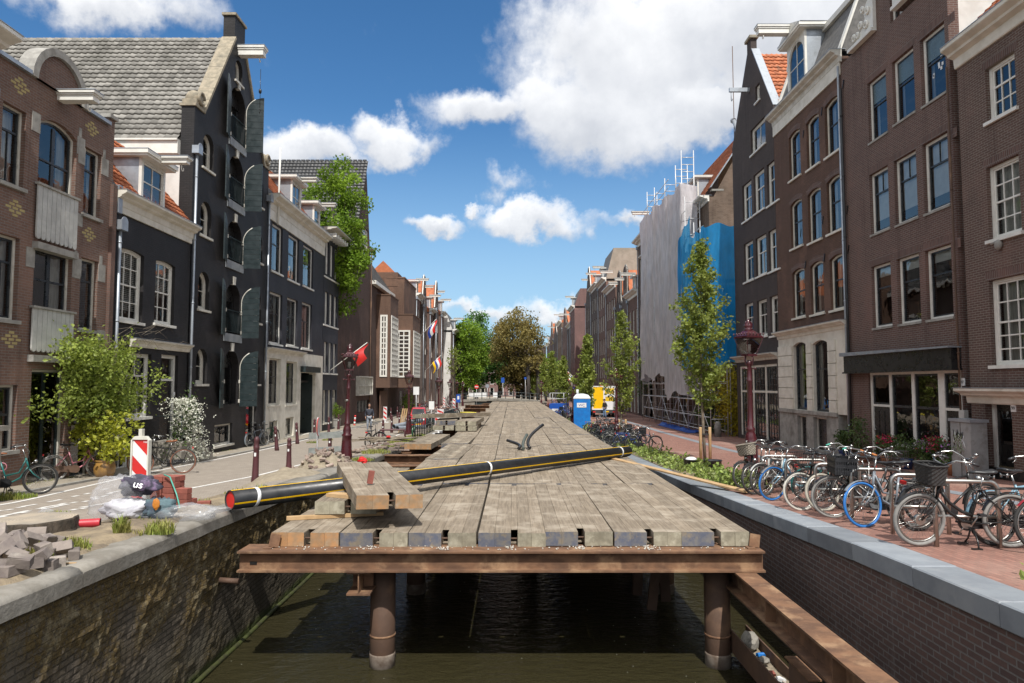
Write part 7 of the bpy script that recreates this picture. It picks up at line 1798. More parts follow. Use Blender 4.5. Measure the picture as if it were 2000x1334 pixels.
# ================================================================ street furniture
def lamp_post(p,label,lean=0,sc=1.0):
    t=thing('street_lamp',label,'street lamp',p,0,'maroon lantern posts');t.rotation_euler=(0,lean,rad(20));t.scale=(sc,sc,sc)
    m=MB();m.lathe([(.2,-.05),(.195,.1),(.17,.35),(.155,.62),(.15,.78),(.165,.8),(.165,.84),(.12,.88),(.135,.98),(.11,1.08),(.09,1.14),(.105,1.17),(.105,1.21),(.075,1.25),(.066,1.55),(.06,2.3),(.072,2.32),(.072,2.35),(.055,2.38),(.052,2.7),(.075,2.73),(.06,2.78),(.04,2.82)],16);m.build('post',maroon,t)
    m=MB()
    for sx,sy in((1,0),(-1,0),(0,1),(0,-1)):
        m.tube([(0.03*sx,.03*sy,2.66),(.1*sx,.1*sy,2.72),(.13*sx,.13*sy,2.82),(.1*sx,.1*sy,2.92)],.012,5)
    m.box(-.13,.13,-.13,.13,2.915,2.94);m.tube([(-.16,0,2.62),(.16,0,2.62)],.014,6);m.sphere((-.17,0,2.62),.03,8,5);m.sphere((.17,0,2.62),.03,8,5);m.build('bracket',maroon,t)
    m=MB();b,tp,z0,z1=.115,.235,2.94,3.36
    for sx in(-1,1):
        for sy in(-1,1):m.bar((b*sx,b*sy,z0),(tp*sx,tp*sy,z1),.016,.016)
    for k in range(4):
        c0,c1=[((-1,-1),(1,-1),(1,1),(-1,1))[(k+d)%4] for d in(0,1)]
        m.bar((tp*c0[0],tp*c0[1],z1),(tp*c1[0],tp*c1[1],z1),.02,.03);m.bar((b*c0[0],b*c0[1],z0+.01),(b*c1[0],b*c1[1],z0+.01),.016,.02)
    ln=m.build('lantern_frame',maroon,t)
    m=MB();b-=.004;tp-=.004
    for k in range(4):
        c0,c1=[((-1,-1),(1,-1),(1,1),(-1,1))[(k+d)%4] for d in(0,1)]
        m.poly([(b*c0[0],b*c0[1],z0+.02),(b*c1[0],b*c1[1],z0+.02),(tp*c1[0],tp*c1[1],z1-.01),(tp*c0[0],tp*c0[1],z1-.01)])
    m.build('lantern_glass',lampglass,ln)
    m=MB();m.lathe([(.3,3.37),(.31,3.385),(.2,3.46),(.13,3.52)],4,square=True,smooth=False);m.lathe([(.1,3.52),(.11,3.55),(.075,3.57),(.1,3.61),(.1,3.66),(.05,3.7),(.045,3.73),(.025,3.78),(.0,3.8)],10)
    for k in range(4):
        c0,c1=[Vector(((-1,-1,0),(1,-1,0),(1,1,0),(-1,1,0))[(k+d)%4])*.235 for d in(0,1)]
        for f in(.0,.2,.4,.6,.8):q=c0.lerp(c1,f);m.sphere((q.x,q.y,3.43),.022,5,4,(1,1,1.6))
    for k in range(6):m.tube([(.1*cos(k*pi/3),.1*sin(k*pi/3),3.66),(.06*cos(k*pi/3),.06*sin(k*pi/3),3.73),(0,0,3.74)],.01,4)
    m.build('lantern_cap',maroon,t)
    m=MB();m.lathe([(.03,2.95),(.03,3.03),(.05,3.04),(.045,3.16),(.06,3.18),(.02,3.2)],8);m.build('lamp_bulb',signw,t)
    return t
p=gat(1468,938);LR=lamp_post(p,'tall maroon lantern post beside the parked bicycles on the right quay',sc=1.12)
q=gat(676,900);lamp_post((q.x,q.y,q.z),'leaning maroon lantern post beside the rubble heap on the left quay',lean=rad(1.1),sc=.93)
m=MB();m.lathe([(.064,1.78),(.068,1.785),(.068,1.83),(.064,1.835)],12);o=m.build('steel_clamp',steel);o.location=q;tag(o,'steel band strapped round the left leaning lantern post','clamp')
q=gat(798,848);lamp_post(q,'maroon lantern post directly behind the red microcar')
for(px,Y,lb) in((857,58,'maroon lantern post left of the far mat stack'),(879,74,'maroon lantern post by the red cycle strip'),(893,90,'maroon lantern post before the thin street tree'),(904,103,'farthest maroon lantern post on the left bank')):x=(px-1000)/F*Y;lamp_post((x,Y,gz(x,Y)),lb)
for(px,Y,lb) in((1203,33.8,'maroon lantern post standing in the second row of parked bicycles'),(1119,52,'maroon lantern post left of the blue toilet cabin'),(1057,88,'maroon lantern post behind the blue container')):x=(px-1000)/F*Y;lamp_post((x,Y,gz(x,Y)),lb)
# bollards
def bollard(p,label,lean=(0,0),H=1.05,proto=[None]):
    if proto[0] is None:
        t=thing('bollard',label,'bollard',p,0,'maroon cast bollards');m=MB()
        m.lathe([(.095,-.05),(.092,.12),(.08,.2),(.072,.5),(.066,.78),(.074,.79),(.074,.83),(.062,.85),(.06,.94),(.066,.95),(.064,1.0),(.045,1.04),(.015,1.06),(0,1.062)],14);m.build('post',maroonp,t)
        m=MB();m.poly([(-.025,-.0715,.62),(.025,-.0715,.62),(.025,-.07,.7),(-.025,-.07,.7)]);m.build('sticker',signw,t);proto[0]=t
    else:t=dup(proto[0],p,label=label)
    t.rotation_euler=(lean[1],lean[0],0);s=H/1.06;t.scale=(1,1,s);return t
BL=[(498,945,1.16,'tall maroon bollard right behind the mouth of the black pipe',(0.02,0)),(564,918,.98,'short maroon bollard with a white sticker near the sand heap',(0,0)),(541,880,1.05,'leaning maroon bollard beside the two parked grey bicycles',(-.09,0)),(581,867,1.05,'maroon bollard leaning against the cream ground floor',(-.07,0)),(614,855,1.05,'maroon bollard in front of the cream porch',(0,0)),(642,848,1.05,'maroon bollard left of the grey planter',(0,0)),(661,840,1.05,'maroon bollard right behind the grey planter',(0,0)),
      (644,895,.98,'maroon bollard between the street sign and the lantern post',(0,0)),(748,858,1.05,'first maroon bollard behind the hoop rail',(0,0)),(765,845,1.1,'second maroon bollard behind the hoop rail',(0,0)),(780,836,1.1,'third maroon bollard next to the steel pipes',(0,0)),(742,817,1.05,'maroon bollard behind the man by the church wall',(0,0)),(753,813,1.05,'maroon bollard in front of the small striped board',(0,0)),(764,810,1.1,'maroon bollard by the church bay',(0,0)),(773,807,1.2,'maroon post by the corner of the second church bay',(0,0))]
for(px,py,H,lb,ln) in BL:bollard(gat(px,py),lb,ln,H)
for k in range(12):y=62+3.4*k;bollard((-10.95+.02*k,y,gz(-10.9,y)),'maroon bollard in the even row along the far left pavement',(0,0))
t=thing('stone_bollard','squat grey stone bollard at the foot of the scaffold','bollard',gat(1402,853));m=MB();m.lathe([(.2,-.05),(.19,.7),(.165,.82),(.1,.88),(0,.9)],16);m.build('post',lintelst,t)
# hoop rail, striped posts, boards, signs
q=gat(740,864);t=thing('hoop_rail','low maroon hoop rail in the grass beside the left street','bike hoop',q,rad(8));m=MB();a=[(0,0,-.1),(0,0,.48)]+[(.14-.14*cos(k*pi/10),0,.48+.14*sin(k*pi/10)) for k in range(6)]+[(1.15+.14*sin(k*pi/10),0,.48+.14*cos(k*pi/10)) for k in range(6)]+[(1.29,0,-.1)];m.tube(a,.045,8);m.build('hoop',maroonp,t)
q=gat(692,832);t=thing('marker_post','small leaning red and white marker post by the church wall','marker post',q);t.rotation_euler=(0,.08,0)
for k in range(5):m=MB();m.lathe([(.07,.16*k),(.07,.16*k+.158)],10);m.build('red_band' if k%2==0 else 'white_band',redp if k%2==0 else signw,t)
def striped_board(p,label,h=1.0,w=.26,rz=0):
    t=thing('barrier_board',label,'barrier board',p,rz);m=MB();m.box(-w/2,w/2,-.03,.03,.2,h+.2);m.box(-.04,.04,-.03,.03,0,.2);m.box(-.3,.3,-.15,.15,0,.08);m.build('board',signw,t)
    for k in range(3):
        z=.25+k*h/3;m=MB();m.poly([(-w/2+.02,-.0315,z+.2),(w/2-.02,-.0315,z),(w/2-.02,-.0315,z+.16),(-w/2+.02,-.0315,min(h+.18,z+.36))]);m.build('red_stripe',redp,t)
    return t
for(px,Y,lb,w,h) in((753.5,56,'striped barrier board against the church annex wall',.3,1.1),(861,42.5,'upper of the striped barrier boards leaning at the green railing',.42,1.15),(857.5,38.5,'striped barrier board standing inside the green railing',.42,1.0),(868,100,'small striped board before the white end wall',.3,1.2),(887,84,'striped board beside the blue sign on the left quay',.34,1.3)):
    x=(px-1000)/F*Y;striped_board((x,Y,gz(x,Y)),lb,h,w,rad(-12))
# low barrier frame with round sign lying near the rubble
q=gat(622,902);t=thing('road_barrier','galvanised barrier frame with two grey boards seen from behind','barrier',q,rad(40));m=MB()
for x in(-.05,.95):m.tube([(x,0,0),(x,0,1.55 if x<0 else 1.02)],.026,8)
m.build('posts',galv,t)
for z in(.28,.8):m=MB();m.box(-.35,1.2,.03,.05,z,z+.22);m.build('board',M('grey_sheet_back',(.28,.3,.29),(.2,.22,.21),.6,5) if 'grey_sheet_back' not in MATS else MATS['grey_sheet_back'],t)
m=MB()
for a in(.6,2.4,4.2,5.4):m.tube([(-.05,0,.12),(-.05+.25*cos(a),.25*sin(a),.1),(-.05+.42*cos(a),.42*sin(a),0)],.022,6)
m.build('folding_feet',M('blue_red_tube',(.1,.25,.5),(.45,.06,.08),.5,2.5,contrast=(.48,.52)),t)
t=thing('round_sign','round traffic sign turned edge on above the barrier frame','traffic sign',(q.x-.02,q.y,q.z+.0),rad(96));m=MB();m.lathe([(.3,-.012),(.31,0),(.3,.012)],24);m.v=[(x,z,y+1.22) for x,y,z in m.v];m.build('sign_plate',signw,t);m=MB();m.tube([(.305*cos(k*pi/14),0,1.22+.305*sin(k*pi/14)) for k in range(28)],.016,5,closed=True);m.build('red_rim',redp,t)
m=MB();m.tube([(0,.04,0),(0,.04,1.5)],.024,6);m.build('sign_post',galv,t)
def sign_post(px,pyb,Y,w,h,zc,label,face=signw,rnd=False,rz=0,mark=None):
    x=(px-1000)/F*Y;t=thing('road_sign',label,'road sign',(x,Y,gz(x,Y)),rz);m=MB();m.tube([(0,.03,0),(0,.03,zc+h/2)],.03,6);m.build('sign_post',galv,t);m=MB()
    if rnd:m.lathe([(w/2,-.012),(w/2,.012)],20);m.v=[(a,c,b+zc) for a,b,c in m.v]
    else:m.box(-w/2,w/2,-.012,.012,zc-h/2,zc+h/2)
    m.build('sign_plate',face,t)
    if mark:m=MB();m.box(*mark[0]);m.build('sign_mark',mark[1],t)
    return t
sign_post(813.5,795,53,.45,.62,2.6,'blank white sign seen from behind left of the green shrub',MATS['grey_sheet_back'] if False else signw);sign_post(843.5,815,46.5,.36,.55,1.55,'lower blank white sign leaning beside the cycle racks')
sign_post(931,770,98,.62,.62,2.9,'round red no entry sign with white bar before the bridge',redp,True,mark=((-.24,.24,-.022,-.014,2.84,2.96),signw));sign_post(952,770,104.5,.6,.6,3.0,'round grey sign back standing on the bridge',zinc,True);sign_post(982,765,106,.5,.8,3.9,'blue upright sign above the bridge railing',bluesig)
sign_post(895.5,775,72,.42,.85,1.7,'bright blue sign with white figure on the left quay',bluesig,mark=((-.1,.1,-.02,-.013,1.6,1.95),signw));sign_post(1026,760,106,.34,.34,4.2,'small blue green sign right of the bridge',bluesig)
# planter by the narrow house
q=gat(655,838);t=thing('planter','grey square planter with green shrub beside the narrow dark house','planter',q);m=MB();m.lathe([(.36,0),(.4,.62),(.44,.63),(.44,.7),(.36,.7)],4,square=True,smooth=False);m.build('tub',lintelst,t);shrub(q,.45,.45,.95,900,.1,leafB,'',95,parent=t,lift=.62,cl=18)
# tubes and boards leaning at the lantern post
q=gat(778,848);t=thing('pipe_bundle','two dark steel pipes lying beside the second left lantern post','pipe bundle',q,rad(60));
for k in range(2):m=MB();m.tube([(-.1,.28*k,.35+.1*k),(2.6,.28*k,.3+.4*k)],.14,12,cap=False);m.tube([(2.6,.28*k,.3+.4*k),(-.1,.28*k,.35+.1*k)],.125,12,cap=False);m.build('pipe',zinc,t)
for k in range(3):m=MB();m.bar((-6.95+.12*k,42.2,gz(-6.9,42)),(-6.75+.13*k,42.5,gz(-6.9,42)+1.5),.09,.03);tag(m.build('leaning_board',newwood),'thin pale board leaning at the lantern post beside the red microcar','plank','boards leaning at the lantern post')
lump('mooring_stone',(gat(758,862).x,gat(758,862).y+.4,gz(-7,38)+.15),.38,concrete,'grey stone block behind the hoop rail','stone',51,flat=.8)
# green canal railing with bicycles against it
t=thing('canal_railing','dark green iron railing along the left quay beside the far mats','railing',(0,0,0));m=MB();n=34;y0,y1=33.5,61
for i in range(n+1):y=y0+(y1-y0)*i/n;m.tube([(-4.72-.012*i,y,zcl(y)),(-4.72-.012*i,y,zcl(y)+1.0)],.03,5)
m.build('uprights',sashgn,t);m=MB()
for dz in(.98,.55):m.tube([(-4.72-.012*i,y0+(y1-y0)*i/n,zcl(y0+(y1-y0)*i/n)+dz) for i in range(n+1)],.028,5)
m.build('rails',sashgn,t)
# ---------------------------------------------------------------- flags
def flag(base,tip,bands,label,drop=1.2,wid=1.7,seed=0,vert=False):
    t=thing('flag',label,'flag',base);m=MB();b,e=Vector((0,0,0)),Vector(tip)-Vector(base);m.tube([b,e],.028,6);m.build('flag_pole',white,t)
    nb=len(bands);st=b.lerp(e,.97);d=(b-e).normalized();n=10
    for bi,mt in enumerate(bands):
        m=MB();rows=[]
        for i in range(n+1):
            f=i/n;row=[]
            for k in range(3):
                v=(bi+k/2)/nb;row.append(m.vert(st+d*(drop*v)+Vector((.14*sin(f*5+seed+v),.12*cos(f*4+v*2),-wid*f))))
            rows.append(row)
        for a,c in zip(rows,rows[1:]):
            for k in range(2):m.face((a[k],a[k+1],c[k+1],c[k]),True)
        m.build('stripe',mt,t)
    return t
bls=M('flag_blue',(.015,.05,.3),(.012,.04,.24),.7,5)
X1=FL;flag(atX(644,724,X1),atX(644,724,X1)+Vector((2.3,.7,1.9)),[redp,redp],'red flag on a slanting pole behind the left leaning lantern',.9,1.0,2)
b_=atX(818,660,FL+.3);flag(b_,b_+Vector((2.2,0,2.4)),[redp,signw,bls],'red white and blue flag on a slanting pole high on the left row',1.3,1.5,1)
b_=atX(831,724,FL+.9);flag(b_,b_+Vector((2.0,0,2.0)),[redp,signw,bls,yellowp],'multicoloured flag on a slanting pole low on the left row',1.3,1.4,4)
b_=Vector((7.6,75,4.1));flag(b_,b_+Vector((-1.5,0,1.6)),[redp,signw,bls],'small red white and blue flag between the young trees on the right',.9,1.3,3)
# ---------------------------------------------------------------- utility cabinet with graffiti, toilet cabin, container, crates
X=FR-.5;Yc=X*F/884*1.0;t=thing('utility_cabinet','grey street cabinet covered in graffiti between doors 97 and 99','cabinet',(X,Yc,zr(Yc)),-pi/2)
m=MB();m.box(-.42,.42,-.2,.25,0,1.52);m.build('cabinet_body',M('cabinet_grey',(.3,.31,.31),(.24,.25,.25),.6,3,c3=(.18,.17,.16),s3=2.5,t3=(.52,.7)),t);m=MB();m.box(-.46,.46,-.24,.28,1.521,1.6);m.build('cabinet_lid',zinc,t);m=MB();m.box(-.01,.01,-.204,-.2,.05,1.5);m.build('door_gap',blackp,t)
rr=random.Random(77)
for k,mt in enumerate((signw,blackp,M('faded_green_spray',(.3,.36,.22),(.25,.3,.2),.7,5))):
    m=MB()
    for j in range(5):x0,z0=rr.uniform(-.33,-.05),rr.uniform(.75,1.2);m.tube([(x0+.05*i+.03*sin(i*2.1+j),-.206-.002*k,z0+.12*sin(i*1.7+j*1.3)) for i in range(7)],.009,4)
    m.build('graffiti',mt,t)
x=.1005*49.2;Yt=49.2;t=thing('toilet_cabin','bright blue portable toilet cabin with white roof and notice on the right quay','portable toilet',(4.95,Yt-.6,zr(Yt)),rad(-4))
m=MB();m.box(-.58,.58,-.58,.58,.05,2.1)
for k in range(-4,5):m.box(.12*k-.015,.12*k+.015,-.595,-.581,.15,2.0)
m.build('cabin_wall',bluep,t);m=MB();m.box(-.6,.6,-.6,.6,2.102,2.2);m.lathe([(.82,2.2),(.62,2.38),(.2,2.46),(0,2.47)],4,square=True,smooth=False);m.tube([(-.3,.1,2.3),(-.3,.1,2.75)],.09,8);m.build('cabin_roof',M('translucent_white',(.66,.68,.68),(.55,.58,.6),.4,3),t)
m=MB();m.box(-.36,.3,-.6,-.596,1.5,1.82);o=m.build('notice',signw,t);text('WC',.26,bls,o,(-.03,-.604,1.57),name='lettering')
m=MB();m.box(-.6,.6,-.6,.6,0,.05);m.build('skid',blackpl,t)
t=thing('container','low blue container with mesh cage on top beside the far right bicycles','container',(4.5,70,zr(70)),rad(-14));m=MB();m.box(-.4,1.1,-1.5,1.5,.05,1.25);m.build('tank',bluesig,t);m=MB();m.box(-.15,.5,-1.51,-1.502,.5,.75);m.build('white_label',signw,t);m=MB()
for x in(-.35,1.05):
    for y in(-1.45,0,1.45):m.tube([(x,y,1.25),(x,y,2.3)],.025,5)
for z in(1.75,2.3):m.tube([(-.35,-1.45,z),(1.05,-1.45,z),(1.05,1.45,z),(-.35,1.45,z)],.025,5,closed=True)
m.build('cage',galv,t)
# bicycle stands
def hoop_stand(x,y,label,rz=0,L=.75,H=.82):
    t=thing('bicycle_stand',label,'bicycle stand',(x,y,zr(y)),rz,'steel bicycle stands');m=MB();r=.11;a=[(-L/2,0,-.1),(-L/2,0,H-r)]+[(-L/2+r-r*cos(k*pi/10),0,H-r+r*sin(k*pi/10)) for k in range(1,6)]+[(L/2-r+r*sin(k*pi/10),0,H-r+r*cos(k*pi/10)) for k in range(6)]+[(L/2,0,-.1)]
    m.tube(a,.03,10);m.build('hoop',steel,t);m=MB();m.tube([(-L/2,0,.38),(L/2,0,.38)],.022,8);m.build('crossbar',steel,t)
for k,y in enumerate((8.75,9.75,10.9,12.2,13.5,14.8)):hoop_stand(5.75,y,('nearest brushed steel hoop stand under the black bicycle','steel hoop stand between the black and the blue tyred bicycles','third steel hoop stand counted from the black bicycle','steel hoop stand by the white tyred bicycle','steel hoop stand beside the blue framed folding bicycle','steel hoop stand beside the wicker basket')[k],rad(-6))
# ---------------------------------------------------------------- vehicles
def wheel(par,name,c,r,w,mt=rubber,hub=zinc,ax='x'):
    m=MB();m.lathe([(r*.62,-w/2),(r*.93,-w/2),(r,-w*.3),(r,w*.3),(r*.93,w/2),(r*.62,w/2)],22);m.v=[(z,x,y) for x,y,z in m.v] if ax=='x' else[(x,z,y) for x,y,z in m.v];o=m.build(name,mt,par);o.location=c
    m=MB();m.lathe([(.0,w*.28),(r*.25,w*.3),(r*.62,w*.22),(r*.62,-w*.22),(r*.25,-w*.3),(0,-w*.28)],16);m.v=[(z,x,y) for x,y,z in m.v] if ax=='x' else[(x,z,y) for x,y,z in m.v];m.build('rim',hub,o);return o
def loft(m,secs):
    rings=[[m.vert(p) for p in s_] for s_ in secs];n=len(rings[0])
    for a,b in zip(rings,rings[1:]):
        for k in range(n):m.face((a[k],a[(k+1)%n],b[(k+1)%n],b[k]),True)
    m.face(rings[0][::-1]);m.face(rings[-1]);return m
q=gat(814,838);t=thing('microcar','small boxy red microcar parked on the left street facing the camera','car',(q.x,q.y+.9,q.z),rad(5))
carp=M('car_red',(.5,.012,.022),(.44,.01,.018),.25,2,coat=.8)
def rr_sec(y,w,z0,z1,r=.12,wt=None):
    wt=wt or w;P=[]
    for(cx,cz,a0) in((w-r,z0+r,-90),(wt-r,z1-r,0),(-(wt-r),z1-r,90),(-(w-r),z0+r,180)):
        for k in range(4):a=rad(a0+30*k);P.append((cx+r*cos(a),y,cz+r*sin(a)))
    return P
m=MB();loft(m,[rr_sec(-1.2,.5,.28,.58,.08),rr_sec(-1.16,.53,.24,.72,.1),rr_sec(-1.0,.55,.22,.84,.12),rr_sec(-.78,.55,.22,.92,.12),rr_sec(1.0,.55,.22,.92,.12),rr_sec(1.15,.52,.26,.88,.1)][::-1]);m.build('body',carp,t)
m=MB();loft(m,[rr_sec(-.74,.53,.86,.95,.03),rr_sec(-.42,.53,.86,1.38,.1,.46),rr_sec(-.2,.53,.86,1.44,.1,.46),rr_sec(.9,.53,.86,1.44,.1,.46),rr_sec(1.05,.5,.86,1.3,.1,.44)][::-1]);cb=m.build('cabin',carp,t)
m=MB();m.poly([(-.45,-.70,.98),(.45,-.70,.98),(.4,-.44,1.35),(-.4,-.44,1.35)]);m.v=[(x,y-.02,z) for x,y,z in m.v];m.build('windscreen',glass_dk2 if False else M('dark_glass',(.02,.024,.027),(.03,.034,.037),.08,2),cb)
for sx in(-1,1):
    m=MB();m.poly([(sx*.53,-.35,.95),(sx*.53,.85,.95),(sx*.475,.8,1.33),(sx*.475,-.3,1.33)][::-sx or 1]);m.v=[(x+sx*.008,y,z) for x,y,z in m.v];m.build('side_window',MATS['dark_glass'],cb)
    m=MB();m.sphere((sx*.36,-1.17,.62),.1,10,6,(1.1,.5,.7));m.build('headlight',signw,t);m=MB();m.sphere((sx*.6,-.55,.98),.08,8,5,(1,.5,.8));m.build('mirror',blackpl,t)
    for y in(-.72,.75):wheel(t,'wheel',(sx*.5,y,.25),.25,.16)
m=MB();m.box(-.42,.42,-1.21,-1.15,.36,.46);m.build('bumper',carp,t);m=MB();m.box(-.2,.2,-1.222,-1.212,.3,.38);m.build('number_plate',yellowp,t)
for sx in(-1,1):m=MB();m.bar((.0+sx*.2,-.73,.97),(.0+sx*.2+.25,-.58,1.16),.012,.012,up=(0,-1,0));m.build('wiper',blackpl,t)
# delivery van with box body, seen from the rear
q=gat(1160,807);vx,vy=10.75,61.0;vx=.148*56;t=thing('delivery_van','white box body delivery van with yellow rear door parked on the right street','van',(8.85,66,zr(66)),rad(-3))
m=MB();m.box(-1.12,1.12,0,4.2,.72,3.0);m.build('box_body',M('dirty_white_panel',(.45,.45,.42),(.33,.33,.31),.5,2,c3=(.22,.21,.19),s3=1.5,t3=(.52,.72)),t)
m=MB();m.ring(loop(-1.13,1.13,.72,3.02),loop(-1.02,1.02,.84,2.92),-.04,.0);m.box(-.05,.05,-.038,-.002,.84,2.92);m.build('door_surround',signw,t)
m=MB();m.box(-1.02,-.05,-.025,-.001,.84,2.92);m.build('yellow_rear_door',yellowp,t);m=MB();m.box(.05,1.02,-.025,-.001,.84,2.92);m.build('rear_door',signw,t,'white rear door with yellow and brown printed picture')
m=MB();m.box(.1,.98,-.03,-.026,2.25,2.8);m.build('printed_picture',M('yellow_brown_print',(.75,.5,.03),(.35,.2,.06),.4,2,contrast=(.48,.6)),t);m=MB();m.box(.15,.9,-.03,-.026,1.55,2.0);m.build('printed_picture',MATS['yellow_brown_print'],t)
m=MB();m.box(-1.0,1.0,-.15,.1,.42,.66);m.build('rear_bumper',M('dark_grey_plastic',(.06,.06,.062),(.045,.045,.047),.6,4),t);m=MB();m.box(-.05,.45,-.162,-.152,.5,.62);m.build('number_plate',yellowp,t)
for sx in(-1,1):
    m=MB();m.box(sx*.95-.12,sx*.95+.12,-.165,-.15,.48,.6);m.build('tail_light',redp,t)
    for y in(.9,4.6):wheel(t,'wheel',(sx*.92,y,.36),.36,.24)
m=MB();loft(m,[rr_sec(4.2,1.0,.4,2.3,.15,.92),rr_sec(5.0,1.0,.4,2.2,.15,.85),rr_sec(5.5,1.0,.4,1.35,.15,.95),rr_sec(6.1,.95,.45,1.1,.15)]);m.build('cab',signw,t);m=MB();m.box(-.5,.5,-.2,4.2,.38,.44);m.build('chassis',MATS['dark_grey_plastic'],t)
m=MB();m.box(-.35,.35,-.04,0,3.021,3.1);m.build('roof_light',redp,t)

# black bucket with a white bag at the foot of the nearest young tree
q=gat(1350,916);t=thing('bucket','black plastic bucket with a white bag beside the nearest tree stakes','bucket',q);m=MB();m.lathe([(.2,0),(.24,.3),(.26,.31),(.22,.3),(.19,.05)],16);m.build('bucket_wall',blackpl,t);m=MB();m.sphere((0,0,.3),.17,10,7,(1.1,.8,.5));m.build('white_bag',signw,t)
q=gat(1392,918);t=thing('bucket','empty black plastic bucket right of the nearest tree stakes','bucket',q);m=MB();m.lathe([(.24,0),(.28,.3),(.3,.31),(.26,.3),(.23,.05)],16);m.build('bucket_wall',blackpl,t)
# ================================================================ bicycles
def arc(c,r,a0,a1,n):return[(c[0]+r*cos(a0+(a1-a0)*i/n),c[1],c[2]+r*sin(a0+(a1-a0)*i/n)) for i in range(n+1)]
def torus(m,c,R_,r,n=30,k=6):m.tube([(c[0]+R_*cos(2*pi*i/n),c[1],c[2]+R_*sin(2*pi*i/n)) for i in range(n)],r,k,closed=True)
def bicycle(label,frame=blackp,tyre=rubber,tyre2=None,style='step',steer=0,basket=None,rack=True,grips=blackpl,saddle=blackpl,guard=None,hi=True,group=None,fender=None,tr=.021,crate=None,lampf=True,loc=(0,0,0),rz=0,lean=0,R_=.34,stand=False,bars='up',name='bicycle',locks=None):
    t=thing(name,label,'bicycle',loc,0,group);t.rotation_euler=(lean,0,rz);n=34 if hi else 16;kk=6 if hi else 4;ns=32 if hi else 10
    wb=.55;FW,RW=Vector((wb,0,R_)),Vector((-wb,0,R_));hb,ht=Vector((.33,0,.60)),Vector((.265,0,.82));axd=(ht-hb).normalized()
    S=Matrix.Translation(hb)@Matrix.Rotation(steer,4,axd)@Matrix.Translation(-hb)
    def wh(name_,c,M_,ty):
        m=MB();m.M=M_;torus(m,c,R_-tr,tr,n,kk);o=m.build(name_,ty,t)
        m=MB();m.M=M_;torus(m,c,R_-tr*2.4,.011,n,4);m.tube([(c.x,-.045,c.z),(c.x,.045,c.z)],.024,8 if hi else 5)
        if hi and lampf and name_=='front_wheel' and guard=='drum':m.lathe([(.065,-.03),(.065,.03)],14,(0,0,0));k0=len(m.v)-28;m.v[k0:]=[tuple(M_@Vector((c.x+(M_.inverted()@Vector(v)).x,(M_.inverted()@Vector(v)).z,c.z+(M_.inverted()@Vector(v)).y))) for v in m.v[k0:]]
        m.build('rim',steel,o)
        m=MB();m.M=M_
        for i in range(ns):
            a=2*pi*i/ns;sd=.028 if i%2 else-.028;b_=a+(.45 if(i//2)%2 else-.45)
            m.tube([(c.x+.022*cos(b_),sd,c.z+.022*sin(b_)),(c.x+(R_-tr*2.3)*cos(a),0,c.z+(R_-tr*2.3)*sin(a))],.0016 if hi else.003,3,cap=False)
        m.build('spokes',chrome,o);return o
    wh('front_wheel',FW,S,tyre);wh('rear_wheel',RW,Matrix.Identity(4),tyre2 or tyre)
    bb=Vector((-.06,0,.29));st=Vector((-.2,0,.76));fr=.0165;m=MB()
    m.tube([hb-axd*.02,ht],.021,8 if hi else 5);m.tube([bb,st],fr,8 if hi else 5)
    if style=='gents':m.tube([ht-axd*.04,st-Vector((0,0,.04))],fr,6);m.tube([hb+axd*.03,bb],fr*1.1,6)
    elif style=='dbl':
        for dz in(0,.12):m.tube([hb+axd*(.02+dz*.9),hb.lerp(bb,.35)+Vector((-.02,0,-.06+dz)),hb.lerp(bb,.7)+Vector((-.03,0,-.06+dz)),bb.lerp(st,.05+dz*1.5)],fr*1.35,7)
    else:
        m.tube([hb+axd*.03,hb.lerp(bb,.4)+Vector((-.0,0,-.09)),hb.lerp(bb,.75)+Vector((0,0,-.06)),bb],fr*1.25,8 if hi else 5)
        if style=='step':m.tube([ht-axd*.03,ht.lerp(bb,.45)+Vector((.03,0,-.08)),bb.lerp(st,.33)],fr,6)
    for sy in(-.05,.05):m.tube([bb+Vector((0,sy*.6,0)),RW+Vector((0,sy,0))],.010,5);m.tube([st-Vector((0,-sy*.3,.05)),RW+Vector((0,sy,0))],.009,5)
    m.build('frame',frame,t)
    m=MB();m.M=S
    for sy in(-.048,.048):m.tube([hb-axd*.02+Vector((0,sy*.9,0)),hb+(FW-hb)*.5+Vector((-.03,sy,0)),FW+Vector((0,sy,0))],[.013,.012,.009],6)
    m.build('fork',frame,t)
    fm=fender or frame
    for nm,c,M_,a0,a1 in(('front_fender',FW,S,rad(38),rad(175)),('rear_fender',RW,Matrix.Identity(4),rad(20),rad(205))):
        m=MB();m.M=M_;q=12;A,B,C_=[],[],[]
        for i in range(q+1):a=a0+(a1-a0)*i/q;r=R_+.022;A.append(m.vert((c.x+(r-.012)*cos(a),-.03,c.z+(r-.012)*sin(a))));B.append(m.vert((c.x+r*cos(a),0,c.z+r*sin(a))));C_.append(m.vert((c.x+(r-.012)*cos(a),.03,c.z+(r-.012)*sin(a))))
        for i in range(q):m.face((A[i],B[i],B[i+1],A[i+1]),True);m.face((B[i],C_[i],C_[i+1],B[i+1]),True)
        for sy in(-.035,.035):m.tube([(c.x,sy*1.2,c.z),(c.x+(R_+.01)*cos(a1-.3 if nm[0]=='f' else a1-.4),sy,c.z+(R_+.01)*sin(a1-.3 if nm[0]=='f' else a1-.4))],.003,3)
        m.build(nm,fm,t)
    hx=ht+axd*.22;m=MB();m.M=S;m.tube([ht,hx],.012,6);w_=.28
